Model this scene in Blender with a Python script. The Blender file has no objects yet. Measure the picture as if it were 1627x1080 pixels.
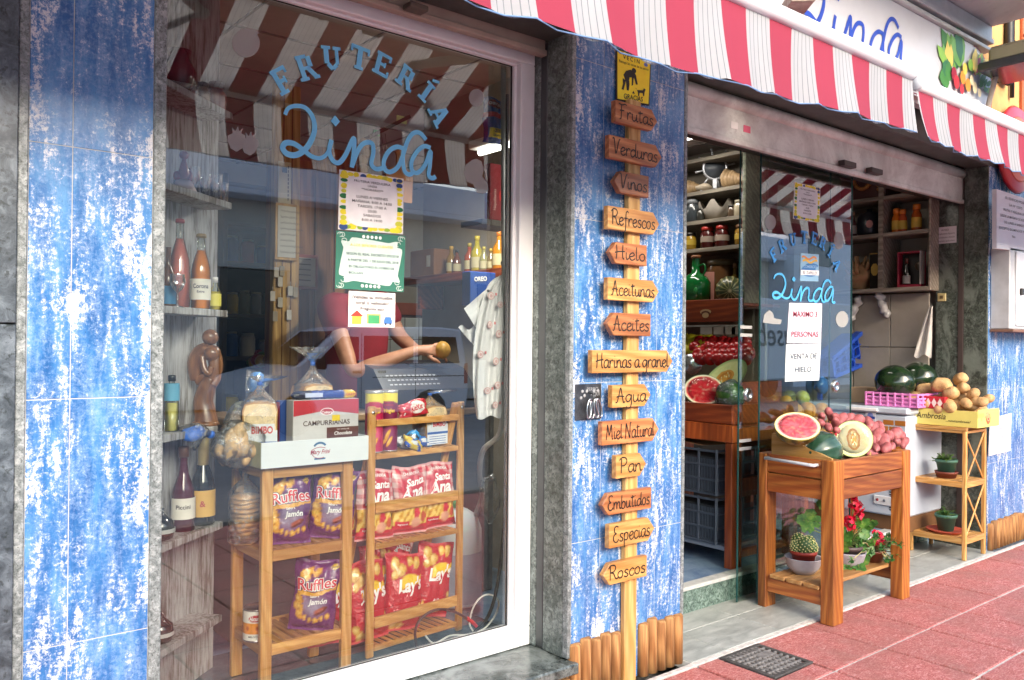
import bpy, math, random
import numpy as np
from mathutils import Vector, Matrix, Euler
from mathutils import noise as mn

# ------------------------------------------------------------------ camera, sky, sun, exposure
SC = bpy.context.scene
COL = SC.collection
YAW, PITCH, ROLL = math.radians(39.25), math.radians(.2285), math.radians(.5495)
CAM = Vector((0, -2.482, 1.45)); FPX = 1329.0
_f = Vector((math.sin(YAW) * math.cos(PITCH), math.cos(YAW) * math.cos(PITCH), math.sin(PITCH)))
_r = Vector((math.cos(YAW), -math.sin(YAW), 0)); _u = _r.cross(_f)
RR = _r * math.cos(ROLL) + _u * math.sin(ROLL); UU = -_r * math.sin(ROLL) + _u * math.cos(ROLL)
cd = bpy.data.cameras.new('camera'); cam = bpy.data.objects.new('camera', cd); COL.objects.link(cam)
cam.matrix_world = Matrix(((RR.x, UU.x, -_f.x, CAM.x), (RR.y, UU.y, -_f.y, CAM.y), (RR.z, UU.z, -_f.z, CAM.z), (0, 0, 0, 1)))
cd.sensor_width = 36; cd.lens = FPX / 1627 * 36; cd.clip_start = .05; cd.clip_end = 500
SC.camera = cam
SUN_EL, SUN_AZ = math.radians(25), math.radians(194)      # azimuth measured clockwise from +y
W = bpy.data.worlds.new('World'); SC.world = W; W.use_nodes = True
wn = W.node_tree; bgn = wn.nodes['Background']
sky = wn.nodes.new('ShaderNodeTexSky'); sky.sky_type = 'NISHITA'; sky.sun_disc = False
sky.sun_elevation = SUN_EL; sky.sun_rotation = SUN_AZ; sky.air_density = 1.0; sky.dust_density = 3.0
wn.links.new(sky.outputs[0], bgn.inputs[0]); bgn.inputs[1].default_value = .15
ld = bpy.data.lights.new('sun', 'SUN'); ld.energy = .38; ld.angle = math.radians(22); ld.color = (1, .96, .9)
lo = bpy.data.objects.new('sun', ld); COL.objects.link(lo)
sd = Vector((math.sin(SUN_AZ) * math.cos(SUN_EL), math.cos(SUN_AZ) * math.cos(SUN_EL), math.sin(SUN_EL)))
lo.rotation_euler = (-sd).to_track_quat('-Z', 'Y').to_euler(); lo.location = (0, -8, 9)
SC.view_settings.view_transform = 'Standard'; SC.view_settings.look = 'None'
SC.view_settings.exposure = 2.13; SC.view_settings.gamma = 1
SC.render.engine = 'CYCLES'
SC.cycles.max_bounces = 7; SC.cycles.diffuse_bounces = 4; SC.cycles.glossy_bounces = 4
SC.cycles.transparent_max_bounces = 24; SC.cycles.transmission_bounces = 6
SC.cycles.caustics_reflective = False; SC.cycles.caustics_refractive = False
SC.cycles.sample_clamp_indirect = 4
try:
    SC.cycles.use_denoising = True; SC.cycles.denoiser = 'OPENIMAGEDENOISE'
except Exception: pass

# a point of the photograph taken onto a plane of the building
def ray(px, py):
    return _f + (px - 813.5) / FPX * RR - (py - 540) / FPX * UU
def P(px, py, Y=None, X=None, Z=None):
    d = ray(px, py)
    t = (Y - CAM.y) / d.y if Y is not None else ((X - CAM.x) / d.x if X is not None else (Z - CAM.z) / d.z)
    return CAM + d * t

# ------------------------------------------------------------------ helpers
def h(s):                                  # '#rrggbb' as linear colour
    s = s.lstrip('#'); o = []
    for i in (0, 2, 4):
        v = int(s[i:i + 2], 16) / 255
        o.append(v / 12.92 if v < .04045 else ((v + .055) / 1.055) ** 2.4)
    return (o[0], o[1], o[2], 1)
def tag(o, label=None, cat=None, group=None, kind=None):
    if label: o['label'] = label
    if cat: o['category'] = cat
    if group: o['group'] = group
    if kind: o['kind'] = kind
    return o
WM = {}
def thing(name, label, cat, loc=(0, 0, 0), rz=0, group=None, rot=None):
    o = bpy.data.objects.new(name, None); COL.objects.link(o); o.empty_display_size = .05
    o.location = loc; e = Euler(rot) if rot else Euler((0, 0, rz)); o.rotation_euler = e
    WM[o.name] = Matrix.Translation(Vector(loc)) @ e.to_matrix().to_4x4()
    return tag(o, label, cat, group)
def move(o, loc, rot=(0, 0, 0), sc=1):
    o.location = loc; o.rotation_euler = rot; o.scale = (sc, sc, sc)
def dup(o, parent=None, **kw):
    c = o.copy(); COL.objects.link(c)
    if parent is not None: c.parent = parent
    for ch in list(o.children): dup(ch, c)
    if parent is None: tag(c, **kw)
    return c
def link(me, name, parent=None, mats=()):
    o = bpy.data.objects.new(name, me); COL.objects.link(o)
    for m in mats: me.materials.append(m)
    if parent is not None: o.parent = parent
    return o

class G:                                   # gathers boxes, tubes, lathes ... into ONE mesh
    def __init__(s): s.v = []; s.f = []; s.m = []; s.s = []
    def add(s, vs, fs, m=0, sm=False, T=None):
        k = len(s.v)
        for p in vs:
            p = Vector(p); s.v.append(T @ p if T is not None else p)
        for q in fs: s.f.append([k + i for i in q]); s.m.append(m); s.s.append(sm)
        return s
    def box(s, x0, x1, y0, y1, z0, z1, m=0, c=.003, T=None):
        x0, x1 = min(x0, x1), max(x0, x1); y0, y1 = min(y0, y1), max(y0, y1); z0, z1 = min(z0, z1), max(z0, z1)
        c = min(c, (x1 - x0) * .3, (y1 - y0) * .3, (z1 - z0) * .3)
        vs = []; idx = {}
        for i, x in enumerate((x0, x1)):
            for j, y in enumerate((y0, y1)):
                for k, z in enumerate((z0, z1)):
                    sx, sy, sz = (1, -1)[i], (1, -1)[j], (1, -1)[k]
                    idx[i, j, k, 0] = len(vs); vs.append((x, y + sy * c, z + sz * c))
                    idx[i, j, k, 1] = len(vs); vs.append((x + sx * c, y, z + sz * c))
                    idx[i, j, k, 2] = len(vs); vs.append((x + sx * c, y + sy * c, z))
        q = []
        for i in (0, 1):
            a = [(i, 0, 0), (i, 1, 0), (i, 1, 1), (i, 0, 1)]
            q.append([idx[t + (0,)] for t in (a if i else a[::-1])])
            a = [(0, i, 0), (0, i, 1), (1, i, 1), (1, i, 0)]
            q.append([idx[t + (1,)] for t in (a if i else a[::-1])])
            a = [(0, 0, i), (1, 0, i), (1, 1, i), (0, 1, i)]
            q.append([idx[t + (2,)] for t in (a if i else a[::-1])])
        for i in (0, 1):
            for j in (0, 1):
                q.append([idx[i, j, 0, 0], idx[i, j, 0, 1], idx[i, j, 1, 1], idx[i, j, 1, 0]][::1 if i != j else -1])
                q.append([idx[i, 0, j, 0], idx[i, 0, j, 2], idx[i, 1, j, 2], idx[i, 1, j, 0]][::-1 if i != j else 1])
                q.append([idx[0, i, j, 1], idx[0, i, j, 2], idx[1, i, j, 2], idx[1, i, j, 1]][::1 if i != j else -1])
                for k in (0, 1):
                    q.append([idx[i, j, k, 0], idx[i, j, k, 1], idx[i, j, k, 2]][::1 if (i + j + k) % 2 else -1])
        return s.add(vs, q, m, False, T)
    def bar(s, a, b, w, d, m=0, up=(0, 0, 1), c=.002):      # square bar from a to b
        a, b = Vector(a), Vector(b); L = (b - a).length; z = (b - a).normalized()
        x = Vector(up).cross(z)
        if x.length < 1e-3: x = Vector((1, 0, 0))
        x.normalize(); y = z.cross(x)
        T = Matrix(((x.x, y.x, z.x, a.x), (x.y, y.y, z.y, a.y), (x.z, y.z, z.z, a.z), (0, 0, 0, 1)))
        return s.box(-w / 2, w / 2, -d / 2, d / 2, 0, L, m, c, T)
    def tube(s, pts, r, n=10, m=0, cap=True, closed=False):
        pts = [Vector(p) for p in pts]; N = len(pts); rs = r if hasattr(r, '__len__') else [r] * N
        prev = None; vs = []
        for i, p in enumerate(pts):
            if closed: t = pts[(i + 1) % N] - pts[i - 1]
            else: t = pts[min(i + 1, N - 1)] - pts[max(i - 1, 0)]
            t.normalize()
            if prev is None:
                x = t.orthogonal().normalized()
            else:
                x = prev - t * prev.dot(t); x.normalize()
            prev = x; y = t.cross(x)
            for k in range(n):
                a = 2 * math.pi * k / n; vs.append(p + (x * math.cos(a) + y * math.sin(a)) * rs[i])
        fs = []
        for i in range(N if closed else N - 1):
            j = (i + 1) % N
            for k in range(n): fs.append((i * n + k, i * n + (k + 1) % n, j * n + (k + 1) % n, j * n + k))
        if cap and not closed: fs.append(tuple(range(n))[::-1]); fs.append(tuple((N - 1) * n + k for k in range(n)))
        return s.add(vs, fs, m, True)
    def lathe(s, prof, c=(0, 0, 0), n=20, m=0, T=None):      # prof: (radius, z)
        vs = []; fs = []; c = Vector(c)
        for r, z in prof:
            for k in range(n):
                a = 2 * math.pi * k / n; vs.append(c + Vector((r * math.cos(a), r * math.sin(a), z)))
        for i in range(len(prof) - 1):
            for k in range(n): fs.append((i * n + k, i * n + (k + 1) % n, (i + 1) * n + (k + 1) % n, (i + 1) * n + k))
        if prof[0][0] > 1e-4: fs.append(tuple(range(n))[::-1])
        if prof[-1][0] > 1e-4: fs.append(tuple((len(prof) - 1) * n + k for k in range(n)))
        return s.add(vs, fs, m, True, T)
    def prism(s, pts, O, X, Y, d, m=0):                       # outline pts in plane O + x X + y Y, pushed d along X x Y
        O, X, Y = Vector(O), Vector(X), Vector(Y); Z = X.cross(Y).normalized() * d; n = len(pts)
        a = sum(pts[i][0] * pts[(i + 1) % n][1] - pts[(i + 1) % n][0] * pts[i][1] for i in range(n))
        if a < 0: pts = pts[::-1]
        vs = [O + X * p[0] + Y * p[1] for p in pts]; vs += [v + Z for v in vs]
        fs = [tuple(range(n))[::-1] if d > 0 else tuple(range(n)), tuple(range(n, 2 * n)) if d > 0 else tuple(range(n, 2 * n))[::-1]]
        for i in range(n):
            q = (i, (i + 1) % n, n + (i + 1) % n, n + i); fs.append(q if d > 0 else q[::-1])
        return s.add(vs, fs, m)
    def quad(s, a, b, c, d, m=0): return s.add([a, b, c, d], [(0, 1, 2, 3)], m)
    def ball(s, c, rx, ry=None, rz=None, n=14, m=0, T=None, nz=0, seed=0, R=None):
        ry = rx if ry is None else ry; rz = rx if rz is None else rz; c = Vector(c)
        vs = []; fs = []; k = n // 2 + 1
        for i in range(k + 1):
            th = math.pi * i / k
            for j in range(n):
                a = 2 * math.pi * j / n
                d = Vector((math.sin(th) * math.cos(a), math.sin(th) * math.sin(a), -math.cos(th)))
                q = 1 + (nz * mn.noise(d * 1.3 + Vector((seed * 7.3, seed * 3.1, seed))) if nz else 0)
                p = Vector((d.x * rx, d.y * ry, d.z * rz)) * q
                if R is not None: p = R @ p
                vs.append(c + p)
        for i in range(k):
            for j in range(n): fs.append((i * n + j, i * n + (j + 1) % n, (i + 1) * n + (j + 1) % n, (i + 1) * n + j))
        return s.add(vs, fs, m, True, T)
    def ribbon(s, pts, w, nrm, m=0, lift=0):                  # flat pen stroke of width w on a surface with normal nrm
        pts = [Vector(p) for p in pts]; nrm = Vector(nrm).normalized(); vs = []; N = len(pts)
        for i, p in enumerate(pts):
            t = (pts[min(i + 1, N - 1)] - pts[max(i - 1, 0)])
            if t.length < 1e-9: t = Vector((1, 0, 0))
            t.normalize(); sd_ = nrm.cross(t); sd_.normalize()
            ww = w[i] if hasattr(w, '__len__') else w
            vs += [p + sd_ * ww / 2 + nrm * (lift + i * 2e-6), p - sd_ * ww / 2 + nrm * (lift + i * 2e-6)]
        return s.add(vs, [(2 * i + 1, 2 * i + 3, 2 * i + 2, 2 * i) for i in range(N - 1)], m)
    def obj(s, name, mats, parent=None, cols=None):
        if not isinstance(mats, (list, tuple)): mats = [mats]
        vs = s.v
        if parent is not None and parent.name in WM:
            I = WM[parent.name].inverted(); vs = [I @ v for v in vs]
        me = bpy.data.meshes.new(name); me.from_pydata([tuple(v) for v in vs], [], s.f)
        me.polygons.foreach_set('material_index', s.m); me.polygons.foreach_set('use_smooth', s.s)
        if cols is not None:
            a = me.color_attributes.new('print', 'FLOAT_COLOR', 'POINT')
            a.data.foreach_set('color', np.asarray(cols, dtype=np.float32).ravel())
        me.update()
        o = link(me, name, parent, mats)
        if parent is not None and parent.name in WM: WM[o.name] = WM[parent.name]
        return o

def smooth_line(pts, k=5, closed=False):
    pts = [Vector(p) if len(p) == 3 else Vector((p[0], p[1], 0)) for p in pts]; n = len(pts); out = []
    for i in range(n if closed else n - 1):
        g = (lambda j: pts[j % n]) if closed else (lambda j: pts[max(0, min(n - 1, j))])
        p0, p1, p2, p3 = g(i - 1), g(i), g(i + 1), g(i + 2)
        for q in range(k):
            t = q / k
            out.append(.5 * ((2 * p1) + (p2 - p0) * t + (2 * p0 - 5 * p1 + 4 * p2 - p3) * t * t + (3 * p1 - p0 - 3 * p2 + p3) * t ** 3))
    if not closed: out.append(pts[-1])
    return out

_tx = {}
def text2d(txt, bold=0., res=3):           # the built-in typeface as 2-D polygons, height about 1
    k = (txt, bold, res)
    if k not in _tx:
        c = bpy.data.curves.new('t', 'FONT'); c.body = txt; c.size = 1.0; c.offset = bold; c.resolution_u = res
        o = bpy.data.objects.new('t', c); COL.objects.link(o)
        me = bpy.data.meshes.new_from_object(o.evaluated_get(bpy.context.evaluated_depsgraph_get()))
        vs = [(v.co.x, v.co.y) for v in me.vertices]; fs = [tuple(p.vertices) for p in me.polygons]
        bpy.data.objects.remove(o); bpy.data.curves.remove(c); bpy.data.meshes.remove(me)
        _tx[k] = (vs, fs)
    return _tx[k]
def put_text(g, txt, F, x, y, size, m=0, align='c', bold=0., rot=0, sx=1, shear=0, maxw=None):
    """lay a line of text on a surface: F(x, y) -> point; (x, y) baseline anchor"""
    vs, fs = text2d(txt, bold)
    if not vs: return
    xs = [v[0] for v in vs]; a, b = min(xs), max(xs); w = (b - a) * size * sx
    if maxw and w > maxw: sx *= maxw / w
    off = {'c': (a + b) / 2, 'l': a, 'r': b}[align]; cr, sr = math.cos(rot), math.sin(rot); out = []
    for vx, vy in vs:
        X = (vx - off) * size * sx + vy * size * shear; Y = vy * size
        out.append(F(x + X * cr - Y * sr, y + X * sr + Y * cr))
    g.add(out, fs, m)

# ------------------------------------------------------------------ materials
MC = {}
class NT:
    def __init__(s, name):
        s.mat = bpy.data.materials.new(name); s.mat.use_nodes = True; s.t = s.mat.node_tree
        s.b = s.t.nodes['Principled BSDF']; s.out = s.t.nodes['Material Output']
    def n(s, typ, **kw):
        q = s.t.nodes.new('ShaderNode' + typ)
        for k, v in kw.items():
            if k in q.inputs: q.inputs[k].default_value = v
            else: setattr(q, k, v)
        return q
    def l(s, a, b): s.t.links.new(a, b)
    def co(s, sc=(1, 1, 1), rot=(0, 0, 0), loc=(0, 0, 0)):
        t = s.n('TexCoord'); m = s.n('Mapping'); m.inputs['Scale'].default_value = sc
        m.inputs['Rotation'].default_value = rot; m.inputs['Location'].default_value = loc
        s.l(t.outputs['Object'], m.inputs[0]); return m.outputs[0]
    def noise(s, vec, scale, detail=4, rough=.55, dist=0):
        q = s.n('TexNoise', Scale=scale, Detail=detail, Roughness=rough, Distortion=dist); s.l(vec, q.inputs[0]); return q.outputs[0]
    def ramp(s, fac, stops):
        q = s.n('ValToRGB'); e = q.color_ramp.elements
        while len(e) < len(stops): e.new(.5)
        for i, (p, c) in enumerate(stops):
            e[i].position = p; e[i].color = c if len(c) == 4 else (*c, 1)
        s.l(fac, q.inputs[0]); return q.outputs[0]
    def mix(s, fac, a, b, mode='MIX'):
        q = s.n('MixRGB', blend_type=mode)
        for i, x in ((0, fac), (1, a), (2, b)):
            if hasattr(x, 'links') or isinstance(x, bpy.types.NodeSocket): s.l(x, q.inputs[i])
            else: q.inputs[i].default_value = x
        return q.outputs[0]
    def math(s, op, a, b=0.5):
        q = s.n('Math', operation=op)
        for i, x in ((0, a), (1, b)):
            if isinstance(x, bpy.types.NodeSocket): s.l(x, q.inputs[i])
            else: q.inputs[i].default_value = x
        return q.outputs[0]
    def bump(s, hgt, st=.3, d=.01):
        q = s.n('Bump', Strength=st, Distance=d); s.l(hgt, q.inputs['Height']); s.l(q.outputs[0], s.b.inputs['Normal'])
    def base(s, x, rough=.5, metal=0, spec=None, coat=0):
        if isinstance(x, bpy.types.NodeSocket): s.l(x, s.b.inputs['Base Color'])
        else: s.b.inputs['Base Color'].default_value = x
        if isinstance(rough, bpy.types.NodeSocket): s.l(rough, s.b.inputs['Roughness'])
        else: s.b.inputs['Roughness'].default_value = rough
        s.b.inputs['Metallic'].default_value = metal
        if spec is not None: s.b.inputs['Specular IOR Level'].default_value = spec
        if coat: s.b.inputs['Coat Weight'].default_value = coat; s.b.inputs['Coat Roughness'].default_value = .12
        return s.mat
BW = ((0, 0, 0, 1), (1, 1, 1, 1))
def plain(col, rough=.5, metal=0, var=.12, scale=9, bump=.0, spec=None, coat=0):
    k = ('p', col, rough, metal, var, scale, bump, coat)
    if k in MC: return MC[k]
    t = NT('surface_' + col.strip('#')); v = t.co()
    c = h(col); n = t.noise(v, scale, 5)
    d = tuple(x * (1 - var) for x in c[:3]) + (1,); e = tuple(min(1, x * (1 + var)) for x in c[:3]) + (1,)
    MC[k] = t.base(t.ramp(n, [(.3, d), (.7, e)]), rough, metal, spec, coat)
    if bump: t.bump(t.noise(v, scale * 6, 4), bump, .004)
    return MC[k]
def printed(rough=.35, coat=0, bumpy=0):
    k = ('print', rough, coat, bumpy)
    if k in MC: return MC[k]
    t = NT('printed_surface'); a = t.n('VertexColor', layer_name='print')
    MC[k] = t.base(a.outputs[0], rough, coat=coat)
    if bumpy: t.bump(t.noise(t.co(), 30, 3, dist=1.5), bumpy, .01)
    return MC[k]
def glass(tint='#f2fbf8', refl=1.0, ior=1.5, rough=.0, bump=0, key='glass', base=0.0):
    k = (key, tint, refl, ior, rough, bump, base)
    if k in MC: return MC[k]
    t = NT(key); t.t.nodes.remove(t.b)
    tr = t.n('BsdfTransparent'); tr.inputs[0].default_value = h(tint)
    gl = t.n('BsdfGlossy'); gl.inputs[0].default_value = (1, 1, 1, 1); gl.inputs['Roughness'].default_value = rough
    fr = t.n('Fresnel', IOR=ior); ms = t.n('MixShader')
    f = t.math('MULTIPLY', fr.outputs[0], refl)
    if base: f = t.math('ADD', f, base)
    q = t.math('MINIMUM', f, 1.0); t.l(q, ms.inputs[0]); t.l(tr.outputs[0], ms.inputs[1]); t.l(gl.outputs[0], ms.inputs[2])
    if bump:
        b = t.n('Bump', Strength=bump, Distance=.01); t.l(t.noise(t.co(), 26, 4, dist=1.2), b.inputs['Height'])
        t.l(b.outputs[0], gl.inputs['Normal']); t.l(b.outputs[0], fr.inputs['Normal'])
    t.l(ms.outputs[0], t.out.inputs[0]); MC[k] = t.mat; return t.mat
def wood(dark, mid, light, axis=2, scale=1., rough=.45, coat=0, knots=True, name='wood'):
    k = ('wood', dark, mid, light, axis, scale, rough)
    if k in MC: return MC[k]
    t = NT(name); s = [9 * scale] * 3; s[axis] = 1.1 * scale; v = t.co(tuple(s))
    oi = t.n('ObjectInfo'); cb = t.n('VectorMath', operation='ADD'); t.l(v, cb.inputs[0])
    ml = t.n('VectorMath', operation='SCALE'); ml.inputs['Scale'].default_value = 37.0
    c3 = t.n('CombineXYZ'); [t.l(oi.outputs['Random'], c3.inputs[i]) for i in range(3)]
    t.l(c3.outputs[0], ml.inputs[0]); t.l(ml.outputs[0], cb.inputs[1]); v = cb.outputs[0]
    big = t.noise(v, .7, 2, .4, .6)
    rings = t.n('TexWave', wave_type='BANDS', bands_direction='DIAGONAL', Scale=1.3, Distortion=7.0, Detail=2.0); rings.inputs['Detail Scale'].default_value = .7
    t.l(v, rings.inputs[0])
    s2 = [60 * scale] * 3; s2[axis] = 2.0 * scale
    fine = t.noise(t.co(tuple(s2)), 1.6, 4, .65)
    a = t.mix(t.ramp(rings.outputs['Fac'], [(.1, BW[0]), (1.0, BW[1])]), h(mid), h(light))
    b = t.mix(t.ramp(big, [(.45, BW[0]), (.72, (.7, .7, .7, 1))]), a, h(dark))
    c = t.mix(t.ramp(fine, [(.35, (.45, .45, .45, 1)), (.6, BW[0])]), b, h(dark))
    hv = t.n('HueSaturation'); t.l(c, hv.inputs['Color'])
    t.l(t.math('ADD', t.math('MULTIPLY', oi.outputs['Random'], .3), .85), hv.inputs['Value'])
    MC[k] = t.base(hv.outputs[0], rough, coat=coat); t.bump(fine, .15, .003); return t.mat
def blue_tile():
    t = NT('blue_glazed_tile')
    st = t.noise(t.co((1, 1, .2)), 34, 5, .65, .2)        # vertical runs
    sp = t.noise(t.co((1, 1, 1.1)), 62, 10, .84, .5)      # worn flecks
    lg = t.noise(t.co((1, 1, .45)), 5.5, 4, .6, .2)
    fine = t.noise(t.co((1, 1, .6)), 240, 4, .7, .2)
    blue = t.ramp(t.noise(t.co((1, 1, .3)), 12, 6, .65), [(.3, h('#204e88')), (.5, h('#336ba6')), (.7, h('#6298c8'))])
    m0 = t.math('ADD', t.math('MULTIPLY', sp, .6), t.math('MULTIPLY', st, .4))
    pale = t.mix(t.ramp(m0, [(.455, BW[0]), (.60, (.8, .8, .8, 1))]), blue, h('#8fabd0'))
    dk = t.ramp(fine, [(.30, (.6, .6, .6, 1)), (.42, BW[0])]); pale = t.mix(dk, pale, h('#1b3157'))
    m1 = t.math('ADD', t.math('MULTIPLY', st, .30), t.math('MULTIPLY', sp, .44)); m1 = t.math('ADD', m1, t.math('ADD', t.math('MULTIPLY', lg, .26), t.math('MULTIPLY', fine, .14)))
    wear = t.ramp(m1, [(.592, BW[0]), (.626, BW[1])])
    MC['bt'] = t.base(t.mix(wear, pale, h('#cfd2d6')), t.ramp(wear, [(0, (.24,) * 3 + (1,)), (1, (.5,) * 3 + (1,))]), spec=.5)
    t.bump(wear, .25, .002); return t.mat
def granite(dark='#3c4442', mid='#66706c', light='#9aa4a0', scale=1., rough=.3, name='granite', vein=False):
    t = NT(name); v = t.co()
    n1 = t.noise(v, 34 * scale, 8, .75, .6); n2 = t.noise(v, 110 * scale, 3, .7); n3 = t.noise(t.co((1, 1, .5), (0, .5, .3)), 5 * scale, 5, .6, 1.6)
    a = t.ramp(n1, [(.36, h(dark)), (.5, h(mid)), (.68, h(light))])
    b = t.mix(t.ramp(n2, [(.56, BW[0]), (.64, (.75,) * 3 + (1,))]), a, h('#232a28'))
    c = t.mix(t.ramp(n3, [(.5, BW[0]), (.75 if not vein else .6, (.5 if not vein else .8,) * 3 + (1,))]), b, h(light if vein else dark))
    t.base(c, rough); t.bump(n2, .06, .002); return t.mat
def washed_wood():
    t = NT('whitewashed_wood'); v = t.co((1, 1, .1)); n = t.noise(v, 70, 7, .7, .2); g = t.noise(t.co((1, 1, .25)), 10, 5, .6, .4)
    m = t.math('ADD', t.math('MULTIPLY', n, .6), t.math('MULTIPLY', g, .45))
    c = t.ramp(m, [(.38, h('#3a3330')), (.47, h('#77726f')), (.56, h('#aaaaac')), (.7, h('#c6c7ca'))])
    t.base(c, .7); t.bump(n, .2, .003); return t.mat
def paving():
    t = NT('red_textured_paving'); v = t.co((1, 1, 1)); a = t.noise(t.co((1, 2.2, 1), (0, 0, .6)), 34, 8, .74, 1.8); b = t.noise(v, 3.2, 5, .6); d = t.noise(v, 160, 3, .7)
    c = t.ramp(a, [(.33, h('#93423a')), (.5, h('#c46e67')), (.64, h('#e2b0aa'))])
    c = t.mix(t.ramp(b, [(.4, BW[0]), (.7, (.7,) * 3 + (1,))]), c, h('#9a6a60'))
    c = t.mix(t.ramp(d, [(.62, BW[0]), (.7, (.5,) * 3 + (1,))]), c, h('#4a3434'))
    t.base(c, .62); t.bump(t.math('ADD', a, t.math('MULTIPLY', d, .3)), .9, .008); return t.mat
def grey_tile():
    t = NT('grey_porch_tile'); v = t.co(); a = t.noise(t.co((1, 2.5, 1)), 6, 6, .6, 1); d = t.noise(v, 60, 5, .7)
    c = t.ramp(a, [(.3, h('#8d918c')), (.6, h('#aeb1ab')), (.8, h('#c2c4be'))])
    c = t.mix(t.ramp(d, [(.55, BW[0]), (.72, (.35,) * 3 + (1,))]), c, h('#6d706c'))
    t.base(c, t.ramp(a, [(.3, (.28,) * 3 + (1,)), (.8, (.5,) * 3 + (1,))])); t.bump(a, .1, .004); return t.mat
def worn(base_c, dirt, amt=.5, rough=.5, scale=6, metal=0, bump=.15, name='worn_surface', streak=1.):
    k = ('worn', base_c, dirt, amt, rough, scale, metal, streak)
    if k in MC: return MC[k]
    t = NT(name); a = t.noise(t.co((1, 1, streak)), scale, 7, .68, .6); f = t.noise(t.co(), scale * 14, 3, .7)
    c = t.mix(t.ramp(a, [(.5 - amt * .25, BW[0]), (.62 + .1 * (1 - amt), (.85,) * 3 + (1,))]), h(base_c), h(dirt))
    c = t.mix(t.ramp(f, [(.6, BW[0]), (.72, (.4,) * 3 + (1,))]), c, h(dirt))
    MC[k] = t.base(c, rough, metal); t.bump(f, bump, .003); return t.mat

BT = blue_tile(); GR = granite(); GRL = granite('#4e5656', '#7d8586', '#b4babb', 1.6, .35, 'pale_granite')
GRV = granite('#2e3432', '#525a58', '#7d8583', .5, .22, 'veined_granite', True)
GRG = granite('#3d4b46', '#62786f', '#8fa39b', 1., .25, 'green_granite')
WW = washed_wood(); PV = paving(); GT = grey_tile()
GROUT = plain('#b9bab6', .8, var=.2); GROUT_D = plain('#6b5551', .9, var=.25)
PVC = plain('#e9ecee', .3, var=.03); WHITE = plain('#e6e6e4', .5, var=.04); PAPER = plain('#eceae6', .7, var=.02)
BLACK = plain('#141414', .5); RUBBER = plain('#1c1e20', .7); STEEL = plain('#c9cccd', .22, 1, var=.05); DSTEEL = plain('#56595a', .4, .8)
PINE = wood('#54280e', '#9c5820', '#bd7834', 2, 1.5, .5, .08, name='varnished_pine'); PINEX = wood('#54280e', '#8a4a22', '#a86833', 0, 1.5, .5, .08, name='varnished_pine_board')
BOARD_L = wood('#8a5220', '#c08a48', '#d9aa66', 0, 1.4, .45, .2, name='light_board'); BOARD_R = wood('#6b3a1c', '#ad6a3c', '#c98854', 0, 1.4, .45, .2, name='reddish_board')
POST = wood('#8a5a2a', '#c99a58', '#dfb878', 2, 1.2, .5, name='light_post'); LOG = wood('#5a3a1e', '#98683a', '#bd8e58', 2, 1.6, .8, name='log_wood')
BAMB = wood('#9a6630', '#c8934f', '#dcae6c', 2, 2.0, .4, .15, name='bamboo'); BAMBX = wood('#9a6630', '#c8934f', '#dcae6c', 0, 2.0, .4, .15, name='bamboo_slat')
BAMBY = wood('#9a6630', '#c8934f', '#dcae6c', 1, 2.0, .4, .15, name='bamboo_bearer')
REDW = wood('#4f1c0e', '#7f3519', '#9c4a24', 1, 1.2, .4, .2, name='stained_bench'); REDWZ = wood('#5a2410', '#9a451c', '#b85c28', 2, 1.2, .4, .2, name='stained_bench_leg')
GLW = glass('#f4faf8', 3.5, 1.5, key='window_glass', base=.0); GLD = glass('#e2f4ee', 2.7, 1.5, key='door_glass', base=.02)
GEDGE = plain('#1d4a48', .15, var=.05); FILM = glass('#fafcff', .8, 1.4, .12, .7, 'clear_film', .03)
BLUEV = plain('#7ad2ff', .45, var=.03); FROST = glass('#c9c9c9', .0, 1.5, key='frosted_x')
def frosted():
    t = NT('frosted_vinyl'); t.t.nodes.remove(t.b); tr = t.n('BsdfTransparent'); df = t.n('BsdfDiffuse'); df.inputs[0].default_value = h('#b9bab8'); ms = t.n('MixShader')
    ms.inputs[0].default_value = .62; t.l(tr.outputs[0], ms.inputs[1]); t.l(df.outputs[0], ms.inputs[2]); t.l(ms.outputs[0], t.out.inputs[0]); return t.mat
FROST = frosted()
def film():
    t = NT('clear_film'); t.t.nodes.remove(t.b); tr = t.n('BsdfTransparent'); df = t.n('BsdfDiffuse'); df.inputs[0].default_value = h('#e6ecf2'); gl = t.n('BsdfGlossy', Roughness=.12); ms = t.n('MixShader'); m2 = t.n('MixShader')
    nz = t.noise(t.co(), 40, 5, .7, 1.4); t.l(t.ramp(nz, [(.5, (.05,) * 3 + (1,)), (.66, (.38,) * 3 + (1,))]), ms.inputs[0]); t.l(tr.outputs[0], ms.inputs[1]); t.l(df.outputs[0], ms.inputs[2])
    b = t.n('Bump', Strength=.8, Distance=.01); t.l(t.noise(t.co(), 26, 4, dist=1.2), b.inputs['Height']); fr = t.n('Fresnel', IOR=1.4); t.l(b.outputs[0], gl.inputs['Normal']); t.l(b.outputs[0], fr.inputs['Normal'])
    t.l(fr.outputs[0], m2.inputs[0]); t.l(ms.outputs[0], m2.inputs[1]); t.l(gl.outputs[0], m2.inputs[2]); t.l(m2.outputs[0], t.out.inputs[0]); return t.mat
FILM = film(); INK = plain('#171310', .5, var=.05); PR = printed(.35); PRM = printed(.6); PRB = printed(.22, .3, .7)
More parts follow.
